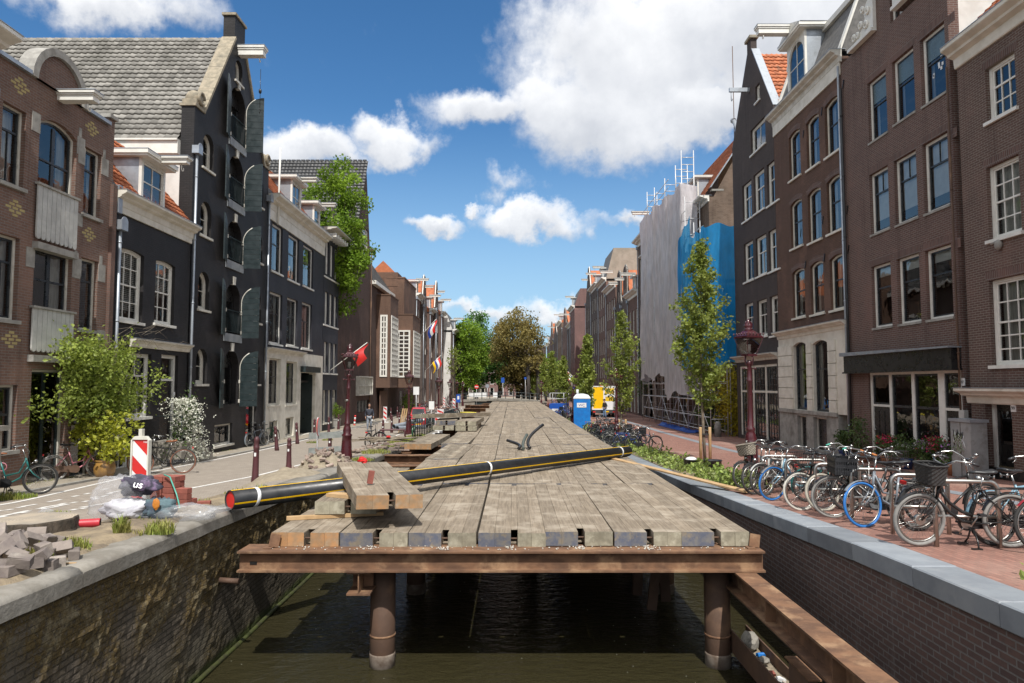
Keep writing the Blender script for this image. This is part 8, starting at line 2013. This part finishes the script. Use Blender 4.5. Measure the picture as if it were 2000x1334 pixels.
    if bars=='up':P=[(-.2,-1,.04),(-.12,-.98,.07),(.02,-.8,.085),(.06,-.4,.03),(.03,0,0),(.06,.4,.03),(.02,.8,.085),(-.12,.98,.07),(-.2,1,.04)]
    else:P=[(-.06,-1,.05),(.02,-.5,.04),(.03,0,0),(.02,.5,.04),(-.06,1,.05)]
    P=[Vector((hx.x+x,y*w_,hx.z+z)) for x,y,z in P];m.tube(P,.011,7 if hi else 4);hbr=m.build('handlebar',chrome,t)
    m=MB();m.M=S;m.tube([P[0]+(P[0]-P[1])*.25,P[0].lerp(P[1],.8)],.017,7);m.tube([P[-1]+(P[-1]-P[-2])*.25,P[-1].lerp(P[-2],.8)],.017,7);m.build('grips',grips,hbr)
    if hi:
        m=MB();m.M=S
        for sg in(0,-1):a=P[sg];b_=P[1 if sg==0 else-2];m.tube([b_+Vector((.02,0,-.015)),a.lerp(b_,.5)+Vector((.02,0,-.045)),a+Vector((.03,0,-.05))],.005,4)
        m.tube([P[2],hx+Vector((.1,-.05,-.08)),hb+Vector((.05,-.03,-.05)),FW+Vector((0,-.05,.03))],.003,3);m.tube([P[-3],hx+Vector((.12,.06,-.06)),hb+Vector((-.05,.03,0))],.003,3);m.build('brake_levers',chrome,hbr)
        m=MB();m.M=S;b0=P[2].lerp(P[3],.5);m.sphere(b0+Vector((0,0,.03)),.03,8,5,(1,1,.7));m.build('bell',chrome,hbr)
    sd=st+(st-bb).normalized()*.13;m=MB();m.tube([st-Vector((0,0,.02)),sd],.0125,6);m.build('seat_post',chrome,t)
    m=MB();secs=[]
    for(x,w,z,h) in((.155,.02,.0,.03),(.09,.035,.005,.045),(.0,.05,.0,.055),(-.07,.095,.01,.06),(-.125,.1,.02,.055),(-.15,.06,.02,.03)):
        secs.append([(sd.x+x+0,w*cos(a),sd.z+.05+z+(h*.5)*sin(a)) for a in[k*pi/4 for k in range(8)]])
    loft(m,secs);o=m.build('saddle',saddle,t)
    if hi:m=MB();m.tube([(sd.x-.1,-.05,sd.z+.03),(sd.x-.1,-.05,sd.z-.03)],.014,6);m.tube([(sd.x-.1,.05,sd.z+.03),(sd.x-.1,.05,sd.z-.03)],.014,6);m.tube([(sd.x+.1,0,sd.z+.04),sd,(sd.x-.12,0,sd.z)],.006,4);m.build('saddle_springs',chrome,o)
    m=MB();m.lathe([(.075,-.004),(.075,.004)],16,(0,0,0));m.v=[(bb.x+x,-.052+z,bb.z+y) for x,y,z in m.v];m.tube([bb+Vector((0,-.06,0)),bb+Vector((.09,-.068,-.14))],.01,5);m.tube([bb+Vector((0,.06,0)),bb+Vector((-.09,.068,.14))],.01,5);cr=m.build('crankset',steel,t)
    m=MB();m.box(bb.x+.05,bb.x+.13,-.16,-.075,bb.z-.155,bb.z-.13);m.box(bb.x-.13,bb.x-.05,.075,.16,bb.z+.125,bb.z+.15);m.build('pedals',blackpl,cr)
    m=MB();a,b_=bb+Vector((0,-.058,0)),RW+Vector((0,-.058,0))
    if guard and guard!='drum' or True:
        pts=[(bb.x+.1*cos(x),bb.z+.1*sin(x)) for x in[-pi/2+k*pi/8 for k in range(9)]]+[(RW.x+.06*cos(x),RW.z+.06*sin(x)) for x in[pi/2+k*pi/6 for k in range(7)]]
        m.prism(pts,-.082,-.062);m.build('chain_guard',blackpl if guard in(None,'drum') else guard,t)
    if rack:
        m=MB();z=2*R_+.06
        for sy in(-.06,0,.06):m.tube([(-.28,sy,z),(-.78,sy,z)],.006,4)
        for x in(-.3,-.45,-.6,-.77):m.tube([(x,-.06,z),(x,.06,z)],.005,4)
        for sy in(-.06,.06):m.tube([(-.7,sy,z),(RW.x,sy,RW.z)],.006,4);m.tube([(-.28,sy,z),(st.x,sy*.3,st.z-.05)],.005,4)
        m.build('rear_rack',blackp if hi else frame,t)
        m=MB();m.box(-.815,-.785,-.05,.05,z-.05,z);m.build('tail_light',redp,t)
    if lampf and hi:
        m=MB();m.M=S;m.sphere(hb+Vector((.12,0,.14)),.042,10,6,(1.1,1,1));m.tube([hb+Vector((.02,0,.08)),hb+Vector((.1,0,.13))],.008,4);m.build('front_lamp',chrome,t)
    if stand:
        m=MB()
        for sy in(-.12,.12):m.tube([bb+Vector((-.03,sy*.2,-.05)),bb+Vector((-.04,sy*.9,-.2)),(bb.x-.02,sy*1.3,.02)],.011,6);m.box(bb.x-.06,bb.x+.06,sy*1.3-.02,sy*1.3+.02,.0,.025)
        m.build('kick_stand',blackp,t)
    if basket:
        m=MB();m.M=S;kind=basket;cx,z0,dp,wd,hh=hx.x+.2,ht.z-.02,.28,.4,.24
        if kind=='wicker':dp,wd,hh=.3,.5,.23
        if kind=='crate':cx,dp,wd,hh,z0=hx.x+.22,.32,.46,.27,ht.z-.1
        def rec(f,z):return[(cx-dp/2*f,-wd/2*f,z),(cx+dp/2*f,-wd/2*f,z),(cx+dp/2*f,wd/2*f,z),(cx-dp/2*f,wd/2*f,z)]
        mt={'wicker':wicker,'crate':blackpl,'wire':blackp,'black':M('black_wicker',(.035,.033,.032),(.02,.019,.019),.6,50,3,bump=.004,tone=.3) if 'black_wicker' not in MATS else MATS['black_wicker']}[kind]
        if kind=='wire':
            for f,z in((.85,z0),(.93,z0+hh*.5),(1,z0+hh)):m.tube(rec(f,z),.006,4,closed=True)
            for k in range(4):
                for s_ in range(7):a=Vector(rec(.85,z0)[k]).lerp(Vector(rec(.85,z0)[(k+1)%4]),s_/7);b_=Vector(rec(1,z0+hh)[k]).lerp(Vector(rec(1,z0+hh)[(k+1)%4]),s_/7);m.tube([a,b_],.0035,3,cap=False)
            for s_ in range(7):m.tube([Vector(rec(.85,z0)[0]).lerp(Vector(rec(.85,z0)[3]),s_/6),Vector(rec(.85,z0)[1]).lerp(Vector(rec(.85,z0)[2]),s_/6)],.0035,3,cap=False)
        elif kind=='crate':
            for f0,f1,za,zb_ in((.94,.95,z0,z0+hh*.3),(.97,.98,z0+hh*.42,z0+hh*.62),(.99,1.0,z0+hh*.8,z0+hh)):
                o_,i_=rec(f1,0),rec(f1-.06,0)
                for k in range(4):
                    a,b_=o_[k],o_[(k+1)%4];m.bar((a[0],a[1],(za+zb_)/2),(b_[0],b_[1],(za+zb_)/2),.014,zb_-za)
            for k in range(4):
                a,b_=Vector(rec(.98,z0)[k]),Vector(rec(.98,z0)[(k+1)%4])
                for s_ in range(0,9):q=a.lerp(b_,s_/9);m.bar(q,q+Vector((0,0,hh)),.012,.022)
            m.poly(rec(.94,z0+.005))
        else:
            N=28;rows=9;rg=[]
            for j in range(rows+1):
                f=.82+.18*j/rows;z=z0+hh*j/rows;row=[]
                for i in range(N):
                    a=2*pi*i/N;cx_,cy_=cos(a),sin(a);s_=1/max(abs(cx_)**4+abs(cy_)**4,.01)**.25;wv=1+(.022 if(i+j)%2 else-.012);sag=.02*(1-cx_) if kind=='wicker' else 0
                    row.append(m.vert((cx+dp/2*f*cx_*s_*wv,wd/2*f*cy_*s_*wv,z+sag*j/rows)))
                rg.append(row)
            for j in range(rows):
                for i in range(N):m.face((rg[j][i],rg[j][(i+1)%N],rg[j+1][(i+1)%N],rg[j+1][i]),False,((i+j)%2)*.6+.2)
            m.face(rg[0][::-1]);m.tube([m.M.inverted()@Vector(m.v[i]) for i in rg[-1]],.013,5,closed=True)
        m.build('basket',mt,t)
        m=MB();m.M=S
        for sy in(-.1,.1):m.tube([FW+Vector((0,sy*.6,0)),(cx,sy,z0-.01)],.006,4)
        m.box(cx-.15,cx+.12,-.1,.1,z0-.02,z0-.006);m.build('basket_carrier',blackp,t)
    if locks:m=MB();torus(m,(st.x+.02,.03,st.z-.12),.09,.011,14,5);m.build('cable_lock',locks,t)
    return t
chromeblue=M('pale_blue_paint',(.2,.36,.46),(.17,.3,.4),.3,4,coat=.4);greyblue=M('grey_blue_paint',(.22,.25,.28),(.18,.2,.23),.3,4,coat=.4);pinkp=M('pink_paint',(.5,.2,.24),(.45,.17,.2),.4,4);tealp=M('teal_paint',(.02,.17,.16),(.02,.13,.12),.35,4);bikered=M('bike_red',(.32,.02,.03),(.27,.018,.025),.35,4);bikegn=M('bike_green',(.02,.09,.04),(.015,.07,.03),.35,4);bikeor=M('bike_orange',(.6,.14,.01),(.52,.11,.01),.35,4);bikewh=M('bike_white',(.6,.6,.58),(.5,.5,.48),.35,4);bikebl=M('bike_blue',(.02,.09,.34),(.02,.07,.27),.35,4)
def at_wheel(px,py,rz,front=True,off=0.0):
    """bike origin so that its front wheel touches the ground under photo pixel px,py"""
    p=gat(px,py);d=Vector((cos(rz),sin(rz),0))*(.55 if front else-.55);o=p-d;o.z=gz(o.x,o.y);return(o.x,o.y,o.z)
def slope_rot(t,rz,lean):t.rotation_euler=(lean,0,rz)
G='bicycles parked on the right quay'
L=math.radians
# near right row, front wheels towards the canal
specs=[
 (1795,1067,175,dict(label='big black step through bicycle with black basket and cream grey tyres, nearest the camera',frame=blackp,tyre=rubgrey,style='dbl',basket='black',steer=.12,tr=.027,stand=True,guard='drum',saddle=blackpl,locks=blackpl,lean=-.03)),
 (1690,1030,197,dict(label='grey bicycle with bright blue front tyre and high silver handlebar',frame=greyblue,tyre=rubblu,tyre2=rubber,style='step',steer=-.05,grips=blackpl,rack=True,lean=.1)),
 (1626,1014,140,dict(label='black bicycle with turned front wheel beneath the black crate',frame=blackp,tyre=rubgrey,style='dbl',basket='crate',steer=.55,lean=.16,grips=M('amber_grip',(.45,.16,.03),(.4,.13,.03),.5,4))),
 (1568,997,200,dict(label='black bicycle with white walled front tyre between the crate and the blue tyre',frame=blackp,tyre=M('whitewall_rubber',(.5,.48,.43),(.12,.115,.11),.7,3,contrast=(.5,.6)),style='gents',steer=-.2,basket='wire',lean=.06)),
 (1612,999,205,dict(label='dark bicycle with broad cream front tyre partly behind the black crate',frame=blackp,tyre=rubgr,tyre2=rubber,style='dbl',steer=-.25,lean=.08,tr=.026)),
 (1507,978,166,dict(label='small folding bicycle with bright blue tyre turned towards the camera',frame=chromeblue,tyre=rubblu,tyre2=rubber,style='step',steer=.6,lean=.12,basket=None,fender=steel)),
 (1494,968,214,dict(label='grey bicycle third from the wicker basket with black tyres',frame=greyp,tyre=rubber,style='gents',steer=-.2,lean=.1)),
 (1476,966,212,dict(label='black bicycle with silver rims second from the lamp post',frame=blackp,tyre=rubber,style='step',steer=-.15,lean=.08,bars='flat')),
 (1460,958,212,dict(label='bicycle with big grey wicker basket next to the maroon lamp post',frame=sashgn,tyre=rubber,style='step',steer=-.25,basket='wicker',lean=.1)),
]
for px,py,a,kw in specs:bicycle(rz=L(a),loc=at_wheel(px,py,L(a)),group=G,**kw)
extra=[((6.7,8.9),5,dict(label='light blue bicycle standing behind the big black bicycle',frame=chromeblue,tyre=rubber,style='gents',lean=-.05,rack=False,fender=chromeblue)),
         ((6.95,8.25),172,dict(label='red bicycle half hidden behind the rear wheel of the big black bicycle',frame=bikered,tyre=rubber,style='gents',lean=.06)),
         ((6.4,10.1),10,dict(label='bicycle with brown leather saddle behind the blue tyred bicycle',frame=blackp,tyre=rubber,style='gents',saddle=leather,lean=.06)),
         ((6.5,12.3),8,dict(label='black bicycle with wire basket facing the houses in the near right row',frame=blackp,tyre=rubber,style='step',basket='wire',lean=-.06)),
         ((6.35,13.6),6,dict(label='teal bicycle facing the houses behind the folding bicycle',frame=tealp,tyre=rubber,style='gents',lean=.05,grips=MATS['teal_strap']))]
for(x,y),a,kw in extra:bicycle(rz=L(a),loc=(x,y,zr(y)),group=G,**kw)
# second right row between the tree and the toilet cabin: lighter bicycles, copied and repainted
lo={}
def small_bike(key,**kw):lo[key]=bicycle(hi=False,**kw)
rr=random.Random(50)
def place_lo(key,x,y,a,lean,label,group):
    if key not in used_lo:t=lo[key];used_lo.add(key);t.location=(x,y,gz(x,y));t.rotation_euler=(lean,0,L(a));t['label']=label;t['group']=group;return t
    return dup(lo[key],(x,y,gz(x,y)),(lean,0,L(a)),label,group)
used_lo=set()
for key,fm,st_,kw in(('black',blackp,'step',{}),('gents',blackp,'gents',{}),('white',bikewh,'step',{}),('orange',bikeor,'gents',dict(basket='wire')),('red',bikered,'step',{}),('blue',bikebl,'step',dict(basket='crate')),('grey',greyblue,'gents',dict(saddle=leather)),('green',bikegn,'gents',{}),('crate',blackp,'dbl',dict(basket='crate',tyre=rubgr))):
    small_bike(key,label='bicycle',frame=fm,style=st_,**kw)
seq=[('blue',31.2,'dark bicycle with blue crate nearest the second young tree'),('black',32.2,'black bicycle in the tight second row by the lantern post'),('gents',33.3,'black bicycle in the tight second row by the lantern post'),('crate',34.2,'cream tyred crate bicycle in the second row'),('black',35.1,'black bicycle in the tight second row by the lantern post'),('gents',36.0,'black bicycle in the tight second row by the lantern post'),('grey',36.9,'grey bicycle with brown saddle in the second row'),('black',37.8,'black bicycle in the tight second row by the lantern post'),('white',38.8,'white bicycle in the second row'),('gents',39.8,'black bicycle in the tight second row by the lantern post'),('orange',40.9,'orange bicycle with wire basket in front of the blue toilet cabin'),('black',42.0,'black bicycle in the tight second row by the lantern post'),('grey',43.2,'grey bicycle at the far end of the second row before the toilet cabin')]
for k,(key,y,lb) in enumerate(seq):place_lo(key,5.5+rr.uniform(-.15,.15),y,(180 if k%3 else 0)+rr.uniform(-22,22),rr.uniform(-.1,.1),lb,'bicycles in the second right row')
p_=bicycle('dark bicycle leaning beyond the stakes of the second young tree on the right',frame=blackp,loc=(5.75,30.0,zr(30)),rz=L(10),hi=True,crate=None,group=G)
for k,(key,y,lb) in enumerate((('red',54,'dark red bicycle left of the blue toilet cabin'),('white',55.2,'white bicycle left of the blue toilet cabin'),('crate',57,'crate bicycle with dark cover left of the blue toilet cabin'),('gents',64,'dark bicycle among the far right group before the blue container'),('blue',65,'blue bicycle in the far right group'),('blue',66.2,'blue bicycle in the far right group'),('black',67,'dark bicycle among the far right group before the blue container'),('gents',68,'dark bicycle among the far right group before the blue container'),('white',76,'white bicycle behind the blue container'),('black',79,'dark bicycle in the last right row near the bridge'),('gents',82,'dark bicycle in the last right row near the bridge'),('black',85,'dark bicycle in the last right row near the bridge'),('red',88,'red bicycle in the last right row near the bridge'),('gents',91,'dark bicycle in the last right row near the bridge'),('black',94,'dark bicycle in the last right row near the bridge'))):
    place_lo(key,5.2+rr.uniform(-.2,.2),y,(180 if k%2 else 0)+rr.uniform(-25,25),rr.uniform(-.1,.1),lb,'bicycles in the far right rows')
for k,y in enumerate((31.7,32.8,33.7,35.6,37.3,38.3,40.3)):
    key=('gents','black')[k%2];place_lo(key,5.15+rr.uniform(-.1,.1),y,(0 if k%3 else 180)+rr.uniform(-25,25),rr.uniform(-.1,.1),'black bicycle in the tight second row by the lantern post','bicycles in the second right row')
# left bank
bicycle('dark teal bicycle with brown saddle and pink lock on its stand, far left',frame=tealp,tyre=rubber,style='step',saddle=leather,loc=at_wheel(78,966,L(22)),rz=L(22),lean=.05,steer=.25,fender=blackp,locks=pinkp,stand=True)
bicycle('old rusty pink bicycle leaning against the brick house door',frame=pinkp,tyre=rubgrey,style='step',loc=(gat(146,938).x,gat(146,938).y+.1,gat(146,938).z),rz=L(52),lean=-.1,steer=-.2,guard=rustdk,rack=True,fender=greyp)
bicycle('black gents bicycle with brown tyres and saddle parked before the stone stoop',frame=blackp,tyre=rubbrn,style='gents',saddle=leather,loc=at_wheel(357,925,L(201),False),rz=L(201),lean=.04,basket='crate',R_=.35)
bicycle('blue grey bicycle leaning on the cream ground floor corner',frame=greyblue,tyre=rubgrey,style='gents',loc=(gat(516,873).x-.3,gat(516,873).y,gat(516,873).z),rz=L(75),lean=-.08)
bicycle('green bicycle beside the blue grey one at the cream ground floor',frame=bikegn,tyre=rubber,style='gents',loc=(gat(530,868).x-.25,gat(530,868).y+.4,gat(530,868).z),rz=L(75),lean=-.06)
bicycle('black bicycle standing in the left street, rear to the camera, front wheel turned',frame=blackp,tyre=rubber,style='gents',loc=(gat(718,876).x+.1,gat(718,876).y+.55,gat(718,876).z),rz=L(80),steer=-.9,lean=.04,stand=True,basket=None)
bicycle('green bicycle chained to the near end of the canal railing',frame=bikegn,tyre=rubber,style='gents',loc=(-4.98,34.6,gz(-5,34.6)),rz=L(95),steer=.3,lean=.03,basket='wire')
for k in range(20):
    y=47+k*1.35+rr.uniform(-.2,.2);key=rr.choice(('black','gents','grey','black','crate','white','green','gents'));nm={'black':'black','gents':'black crossbar','grey':'grey','crate':'black crate','white':'white','green':'green'}[key]
    place_lo(key,-6.0+rr.uniform(-.15,.15)-.012*k,y,rr.choice((0,180))+rr.uniform(-25,25),rr.uniform(-.12,.12),nm+' bicycle in the dense far row on the left quay','bicycles in the dense left row')
for k in range(9):
    y=76+k*2.6;key=rr.choice(('black','gents','grey','red'));place_lo(key,-11.3,y,90+rr.uniform(-15,15),rr.uniform(-.1,.1),{'black':'black','gents':'black crossbar','grey':'grey','red':'red'}[key]+' bicycle parked against the far left houses','bicycles against the far left houses')
# scooter left of the toilet cabin
t=thing('scooter','dark parked scooter with raised seat left of the blue toilet cabin','scooter',(4.95,59.5,zr(59)),L(100));m=MB();loft(m,[rr_sec(-.75,.1,.35,.75,.05),rr_sec(-.3,.17,.3,.8,.06),rr_sec(0,.16,.25,.5,.06),rr_sec(.4,.15,.25,.5,.05),rr_sec(.5,.17,.3,1.0,.06),rr_sec(.6,.1,.4,.95,.05)]);m.build('body',blackpl,t);m=MB();m.box(-.16,.16,-.75,-.1,.8,.9);m.build('seat',blackp,t);m=MB();m.tube([(-.35,.42,1.08),(0,.5,1.05),(.35,.42,1.08)],.02,6);m.build('handlebar',blackpl,t)
for y in(-.6,.68):wheel(t,'wheel',(0,y,.23),.23,.1)
shrub((5.55,52.5,zr(52)),.3,.5,.8,300,.12,leafB,'small green shrub left of the toilet cabin',97)
shrub((-10.9,71,gz(-10.9,71)),.5,.6,2.3,900,.14,leafB,'green shrub between the bollards by the white sign',98)
# ================================================================ people
def skinned(name,nodes,edges,mat,parent,sub=2,root=0):
    me=bpy.data.meshes.new(name);me.from_pydata([n[:3] for n in nodes],edges,[]);o=bpy.data.objects.new(name,me);COL.objects.link(o);o.parent=parent
    o.modifiers.new('skin','SKIN').use_smooth_shade=True
    sk=me.skin_vertices[0].data
    for i,n in enumerate(nodes):r=n[3];sk[i].radius=r if isinstance(r,tuple) else(r,r);sk[i].use_root=i==root
    s=o.modifiers.new('subdivision','SUBSURF');s.levels=sub;s.render_levels=sub
    if mat:me.materials.append(mat)
    return o
def person(label,loc,rz,top,legs,hair,shoes,J,H=1.78,pack=None,cap=None):
    """J gives the joints of the pose: legs (hip, knee, ankle) and arms (shoulder, elbow, wrist) per side; x right, y back, z up, facing -y"""
    t=thing('person',label,'person',loc,rz);k=H/1.78;t.scale=(k,k,k)
    # one continuous body: pelvis, spine, neck, arms with hands, legs
    N=[];E=[]
    def nd(p,r,par=None):
        N.append((*p,r));i=len(N)-1
        if par is not None:E.append((par,i))
        return i
    pel=nd((0,0,.95),(.13,.1));w1=nd((0,.0,1.1),(.125,.09),pel);ch=nd((0,.01,1.3),(.15,.105),w1);ub=nd((0,.01,1.42),(.1,.07),ch);nk=nd((0,0,1.5),.05,ub);hd0=nd(J.get('head',(0,-.02,1.57)),.052,nk)
    for sd,sx in(('L',-1),('R',1)):
        sh,elb,wr=J['arm'+sd];a=nd(sh,.05,ch);b=nd(elb,.04,a);c=nd(wr,.028,b);d=(Vector(wr)-Vector(elb)).normalized();palm=Vector(wr)+d*.06;pm=nd(palm,(.036,.02),c)
        side=Vector((0,-1,0)) if abs(d.y)<.8 else Vector((0,0,1));side=(side-d*side.dot(d)).normalized();inn=d.cross(side)*sx
        for fi,(o_,ln) in enumerate(((-.027,.07),(-.009,.08),(.009,.076),(.027,.062))):
            b0=palm+side*(-o_)+d*.03;f1=nd(b0,.0095,pm);f2=nd(b0+d*ln*.55+inn*.008,.0088,f1);nd(b0+d*ln*.9+inn*.03,.0078,f2)
        th=palm-d*.03+side*.035;t1=nd(th,.0105,pm);t2=nd(th+side*.025+d*.03,.0095,t1);nd(th+side*.03+d*.06+inn*.01,.0085,t2)
        hp,kn,an=J['leg'+sd];a=nd(hp,.085,pel);b=nd(kn,.058,a);c=nd(an,.04,b)
    skinned('body',N,E,skin,t)
    # head with face
    hc=Vector(J.get('head',(0,-.02,1.57)))+Vector((0,-.01,.11));tilt=Matrix.Rotation(J.get('nod',0),4,'X')@Matrix.Rotation(J.get('turn',0),4,'Z');m=MB();m.M=Matrix.Translation(hc)@tilt
    m.sphere((0,0,0),.108,18,14,(.74,.92,1.12));m.sphere((0,-.055,-.07),.055,10,8,(.95,.9,.8));m.tube([(0,-.098,.025),(0,-.122,-.02),(0,-.104,-.026)],[.01,.017,.012],6);m.sphere((-.08,.01,-.005),.026,8,6,(.35,.7,1.2));m.sphere((.08,.01,-.005),.026,8,6,(.35,.7,1.2));hd=m.build('head',skin,t)
    m=MB();m.M=Matrix.Translation(hc)@tilt
    for sx in(-.033,.033):m.sphere((sx,-.09,.012),.0125,8,6,(1.3,.6,.8))
    m.build('eyes',M('eye_dark',(.05,.035,.025),(.03,.02,.02),.3,5) if 'eye_dark' not in MATS else MATS['eye_dark'],hd);m=MB();m.M=Matrix.Translation(hc)@tilt;m.sphere((0,-.101,-.058),.02,8,5,(1.3,.35,.35));m.build('mouth',M('lip',(.35,.12,.1),(.3,.1,.09),.5,5) if 'lip' not in MATS else MATS['lip'],hd)
    m=MB();m.M=Matrix.Translation(hc)@tilt;m.sphere((0,.018,.03),.114,16,12,(.78,.9,1.02));m.v=[v for v in m.v];m.build('hair',hair,hd)
    if cap:m=MB();m.M=Matrix.Translation(hc)@tilt;m.sphere((0,.01,.05),.118,14,8,(.8,.95,.75));m.box(-.07,.07,-.2,-.08,.055,.07);m.build('cap',cap,hd)
    # jacket
    N.clear();E.clear();a=nd((0,0,.93),(.165,.125));b=nd((0,0,1.1),(.16,.122),a);c=nd((0,.01,1.3),(.178,.13),b);d=nd((0,.01,1.42),(.12,.085),c);nd((0,0,1.5),.066,d)
    for sd in 'LR':
        sh,elb,wr=J['arm'+sd];q=nd(sh,.072,c);q2=nd(elb,.056,q);nd(Vector(elb).lerp(Vector(wr),.92),.042,q2)
    skinned('jacket',list(N),list(E),top,t)
    N.clear();E.clear();a=nd((0,0,.96),(.15,.115))
    for sd in 'LR':hp,kn,an=J['leg'+sd];q=nd(hp,.1,a);q2=nd(kn,.074,q);nd(Vector(kn).lerp(Vector(an),.97),.06,q2)
    skinned('trousers',list(N),list(E),legs,t)
    for sd,sx in(('L',-1),('R',1)):
        an=Vector(J['leg'+sd][2]);m=MB();secs=[]
        for(y,w,z,h) in((.09,.03,.0,.05),(.05,.042,.0,.075),(-.03,.045,.0,.07),(-.11,.047,0,.05),(-.17,.04,0,.036),(-.2,.02,.005,.02)):secs.append([(an.x+w*cos(q),an.y+y,max(0.004,an.z-.085+h*.5+h*.55*sin(q))) for q in[i*pi/4 for i in range(8)]])
        loft(m,secs);m.build('shoe',shoes,t)
    if pack:m=MB();m.cbox((0,.2,1.22),(.3,.16,.44),bev=.05);m.build('backpack',pack,t);m=MB();m.tube([(-.12,.14,1.42),(-.12,-.02,1.46),(-.13,-.12,1.3),(-.14,.1,1.08)],.02,5);m.tube([(.12,.14,1.42),(.12,-.02,1.46),(.13,-.12,1.3),(.14,.1,1.08)],.02,5);m.build('backpack_straps',pack,t)
    return t
navy=M('navy_jacket',(.018,.022,.035),(.028,.032,.05),.6,8,bump=.006);jeans=M('faded_jeans',(.16,.19,.24),(.3,.33,.37),.85,6);bluej=M('blue_jeans',(.1,.19,.33),(.16,.27,.42),.85,6);darkh=M('dark_hair',(.025,.018,.014),(.04,.028,.02),.6,20);blackc=M('black_cloth',(.015,.015,.017),(.024,.024,.026),.8,6);shoeg=M('grey_shoe',(.12,.12,.13),(.09,.09,.1),.7,5);shoew=M('white_shoe',(.6,.6,.58),(.5,.5,.48),.6,5)
walkJ=dict(armL=((-.19,.0,1.38),(-.25,.05,1.12),(-.24,-.04,.9)),armR=((.19,.0,1.38),(.26,-.02,1.12),(.26,-.14,.92)),legL=((-.095,0,.9),(-.10,-.1,.5),(-.10,-.06,.09)),legR=((.095,0,.9),(.11,.02,.5),(.11,.2,.1)),head=(0,-.03,1.57),nod=rad(18),turn=rad(6))
q=gat(721,842);person('man in navy quilted jacket and faded jeans walking down the left street',q,rad(12),navy,jeans,darkh,shoeg,walkJ,1.78)
standJ=dict(armL=((-.19,.0,1.38),(-.3,.06,1.12),(-.2,-.14,.98)),armR=((.19,.0,1.38),(.27,.08,1.12),(.2,-.12,.95)),legL=((-.095,0,.9),(-.11,-.03,.5),(-.11,.0,.09)),legR=((.095,0,.9),(.12,-.04,.5),(.14,.03,.09)),head=(0,-.02,1.57),nod=rad(4),turn=rad(-40))
q=gat(1181,816);person('man in a black jacket, dark cap and blue jeans standing behind the delivery van',q,rad(-55),blackc,bluej,darkh,shoeg,standJ,1.76,cap=blackc)
q=gat(1092,800);person('person in black with a backpack standing with the back to the camera among the bicycles',q,rad(172),blackc,blackc,M('brown_hair',(.12,.07,.04),(.09,.05,.03),.6,20),shoew,dict(armL=((-.19,.0,1.38),(-.27,-.02,1.12),(-.22,-.2,1.02)),armR=((.19,.0,1.38),(.26,.0,1.12),(.2,-.2,1.0)),legL=((-.095,0,.9),(-.1,-.01,.5),(-.1,.0,.09)),legR=((.095,0,.9),(.11,-.03,.5),(.12,.02,.09)),nod=rad(10)),1.8,pack=blackc)
